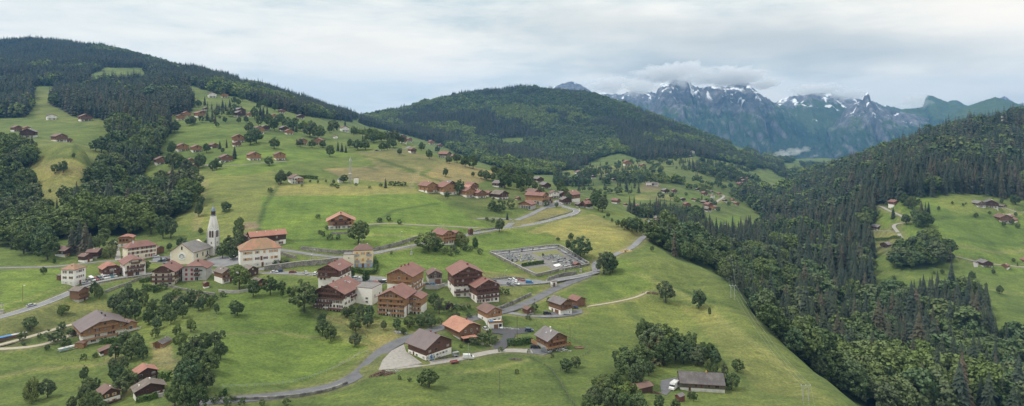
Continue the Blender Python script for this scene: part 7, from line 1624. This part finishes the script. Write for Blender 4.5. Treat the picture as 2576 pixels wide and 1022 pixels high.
def clump(x, z, wx, wz):
    """soft cloud bank round one bearing"""
    m = t.nodes.new('ShaderNodeMapping'); m.vector_type = 'POINT'; m.inputs['Location'].default_value = (-x/wx, 0, -z/wz); m.inputs['Scale'].default_value = (1/wx, 0, 1/wz)
    wv = t.nodes.new('ShaderNodeVectorMath'); wv.operation = 'SCALE'; wv.inputs['Scale'].default_value = .10
    sub = N(t, 'ShaderNodeVectorMath', operation='SUBTRACT'); nz = N(t, 'ShaderNodeTexNoise'); nz.inputs['Scale'].default_value = 5; nz.inputs['Detail'].default_value = 5; t.links.new(mapped((1,1,2.5)), nz.inputs['Vector'])
    t.links.new(nz.outputs['Color'], sub.inputs[0]); sub.inputs[1].default_value = (.5,.5,.5); t.links.new(sub.outputs[0], wv.inputs[0])
    ad = N(t, 'ShaderNodeVectorMath', operation='ADD'); t.links.new(d, ad.inputs[0]); t.links.new(wv.outputs[0], ad.inputs[1]); t.links.new(ad.outputs[0], m.inputs['Vector'])
    ln = N(t, 'ShaderNodeVectorMath', operation='LENGTH'); t.links.new(m.outputs[0], ln.inputs[0])
    return ramp(t, ln.outputs['Value'], [(0, (1,1,1)), (1, (0,0,0))])
base = ramp(t, c1, [(.30, (.44,.505,.545)), (.44, (.57,.615,.635)), (.55, (.69,.705,.70)), (.68, (.79,.77,.735))])
base = mix(t, .95, base, ramp(t, c2, [(.30, (.34,.38,.42)), (.5, (.53,.54,.55)), (.7, (.66,.64,.62))]), 'OVERLAY')
def shade(fac_src, k, col):
    global base
    q = N(t, 'ShaderNodeMath', operation='MULTIPLY'); t.links.new(fac_src, q.inputs[0]); q.inputs[1].default_value = k
    base = mix(t, q.outputs[0], base, col)
shade(clump(.62, .17, .30, .11), .85, (.86,.82,.765)); shade(clump(-.24, .10, .22, .07), .6, (.76,.745,.72)); shade(clump(-.62, .17, .30, .07), .5, (.56,.62,.65)); shade(clump(-.25, .035, .22, .05), .6, (.62,.67,.67))
shade(clump(.30, .115, .34, .050), .80, (.38,.43,.47)); shade(clump(.06, .150, .20, .028), .6, (.42,.475,.51)); shade(clump(.45, .105, .22, .036), .7, (.39,.44,.48)); shade(clump(.22,.080,.14,.020), .75, (.36,.41,.45)); shade(clump(.10,.115,.12,.018), .5, (.64,.67,.68))
shade(clump(.42, .062, .13, .018), .75, (.76,.76,.75)); shade(clump(.15,.066,.10,.016), .6, (.74,.76,.76)); shade(clump(.62,.045,.18,.030), .65, (.82,.80,.77)); shade(clump(.58,.085,.12,.016), .5, (.54,.58,.60))
base = mix(t, 1.0, base, (1.0,.958,.875), 'MULTIPLY')
# an overcast sky is brighter overhead than near the horizon
sz = t.nodes.new('ShaderNodeSeparateXYZ'); t.links.new(d, sz.inputs[0])
up = N(t, 'ShaderNodeMapRange', interpolation_type='SMOOTHSTEP'); t.links.new(sz.outputs['Z'], up.inputs['Value'])
for k, x in (('From Min',.22),('From Max',.95),('To Min',1.0),('To Max',1.5)): up.inputs[k].default_value = x
t.links.new(base, bg.inputs['Color']); t.links.new(up.outputs['Result'], bg.inputs['Strength'])
bg2 = N(t, 'ShaderNodeBackground'); t.links.new(sky.outputs['Color'], bg2.inputs['Color']); bg2.inputs['Strength'].default_value = .06
ms = N(t, 'ShaderNodeMixShader'); ms.inputs[0].default_value = .08; t.links.new(bg.outputs[0], ms.inputs[1]); t.links.new(bg2.outputs[0], ms.inputs[2])
t.links.new(ms.outputs[0], t.nodes['World Output'].inputs['Surface'])

sun = bpy.data.lights.new('sun', 'SUN'); sun.energy = 1.5; sun.angle = R(10); sun.color = (1, .95, .88)
so = bpy.data.objects.new('sun', sun); COL.objects.link(so)
# from behind the viewer's left shoulder, high
dirv = Vector((math.sin(R(-60))*math.cos(R(52)), math.cos(R(-60))*math.cos(R(52))*-.2, math.sin(R(52))))
so.rotation_euler = dirv.to_track_quat('Z', 'Y').to_euler()

cam = bpy.data.cameras.new('camera'); cam.sensor_width = 36; cam.sensor_fit = 'HORIZONTAL'; cam.lens = F/2576*36; cam.shift_y = -(511-V0)/2576; cam.clip_start = 1; cam.clip_end = 30000
co = bpy.data.objects.new('camera', cam); COL.objects.link(co); co.rotation_euler = (R(90), 0, 0); scene.camera = co
scene.view_settings.view_transform = 'Standard'; scene.view_settings.look = 'None'; scene.view_settings.exposure = 0.66; scene.view_settings.gamma = 1.0
cy_ = scene.cycles; cy_.max_bounces = 6; cy_.diffuse_bounces = 3; cy_.glossy_bounces = 2; cy_.transmission_bounces = 2; cy_.volume_bounces = 2; cy_.use_denoising = True; cy_.denoising_prefilter = 'ACCURATE'; cy_.use_adaptive_sampling = False; cy_.sample_clamp_indirect = 4
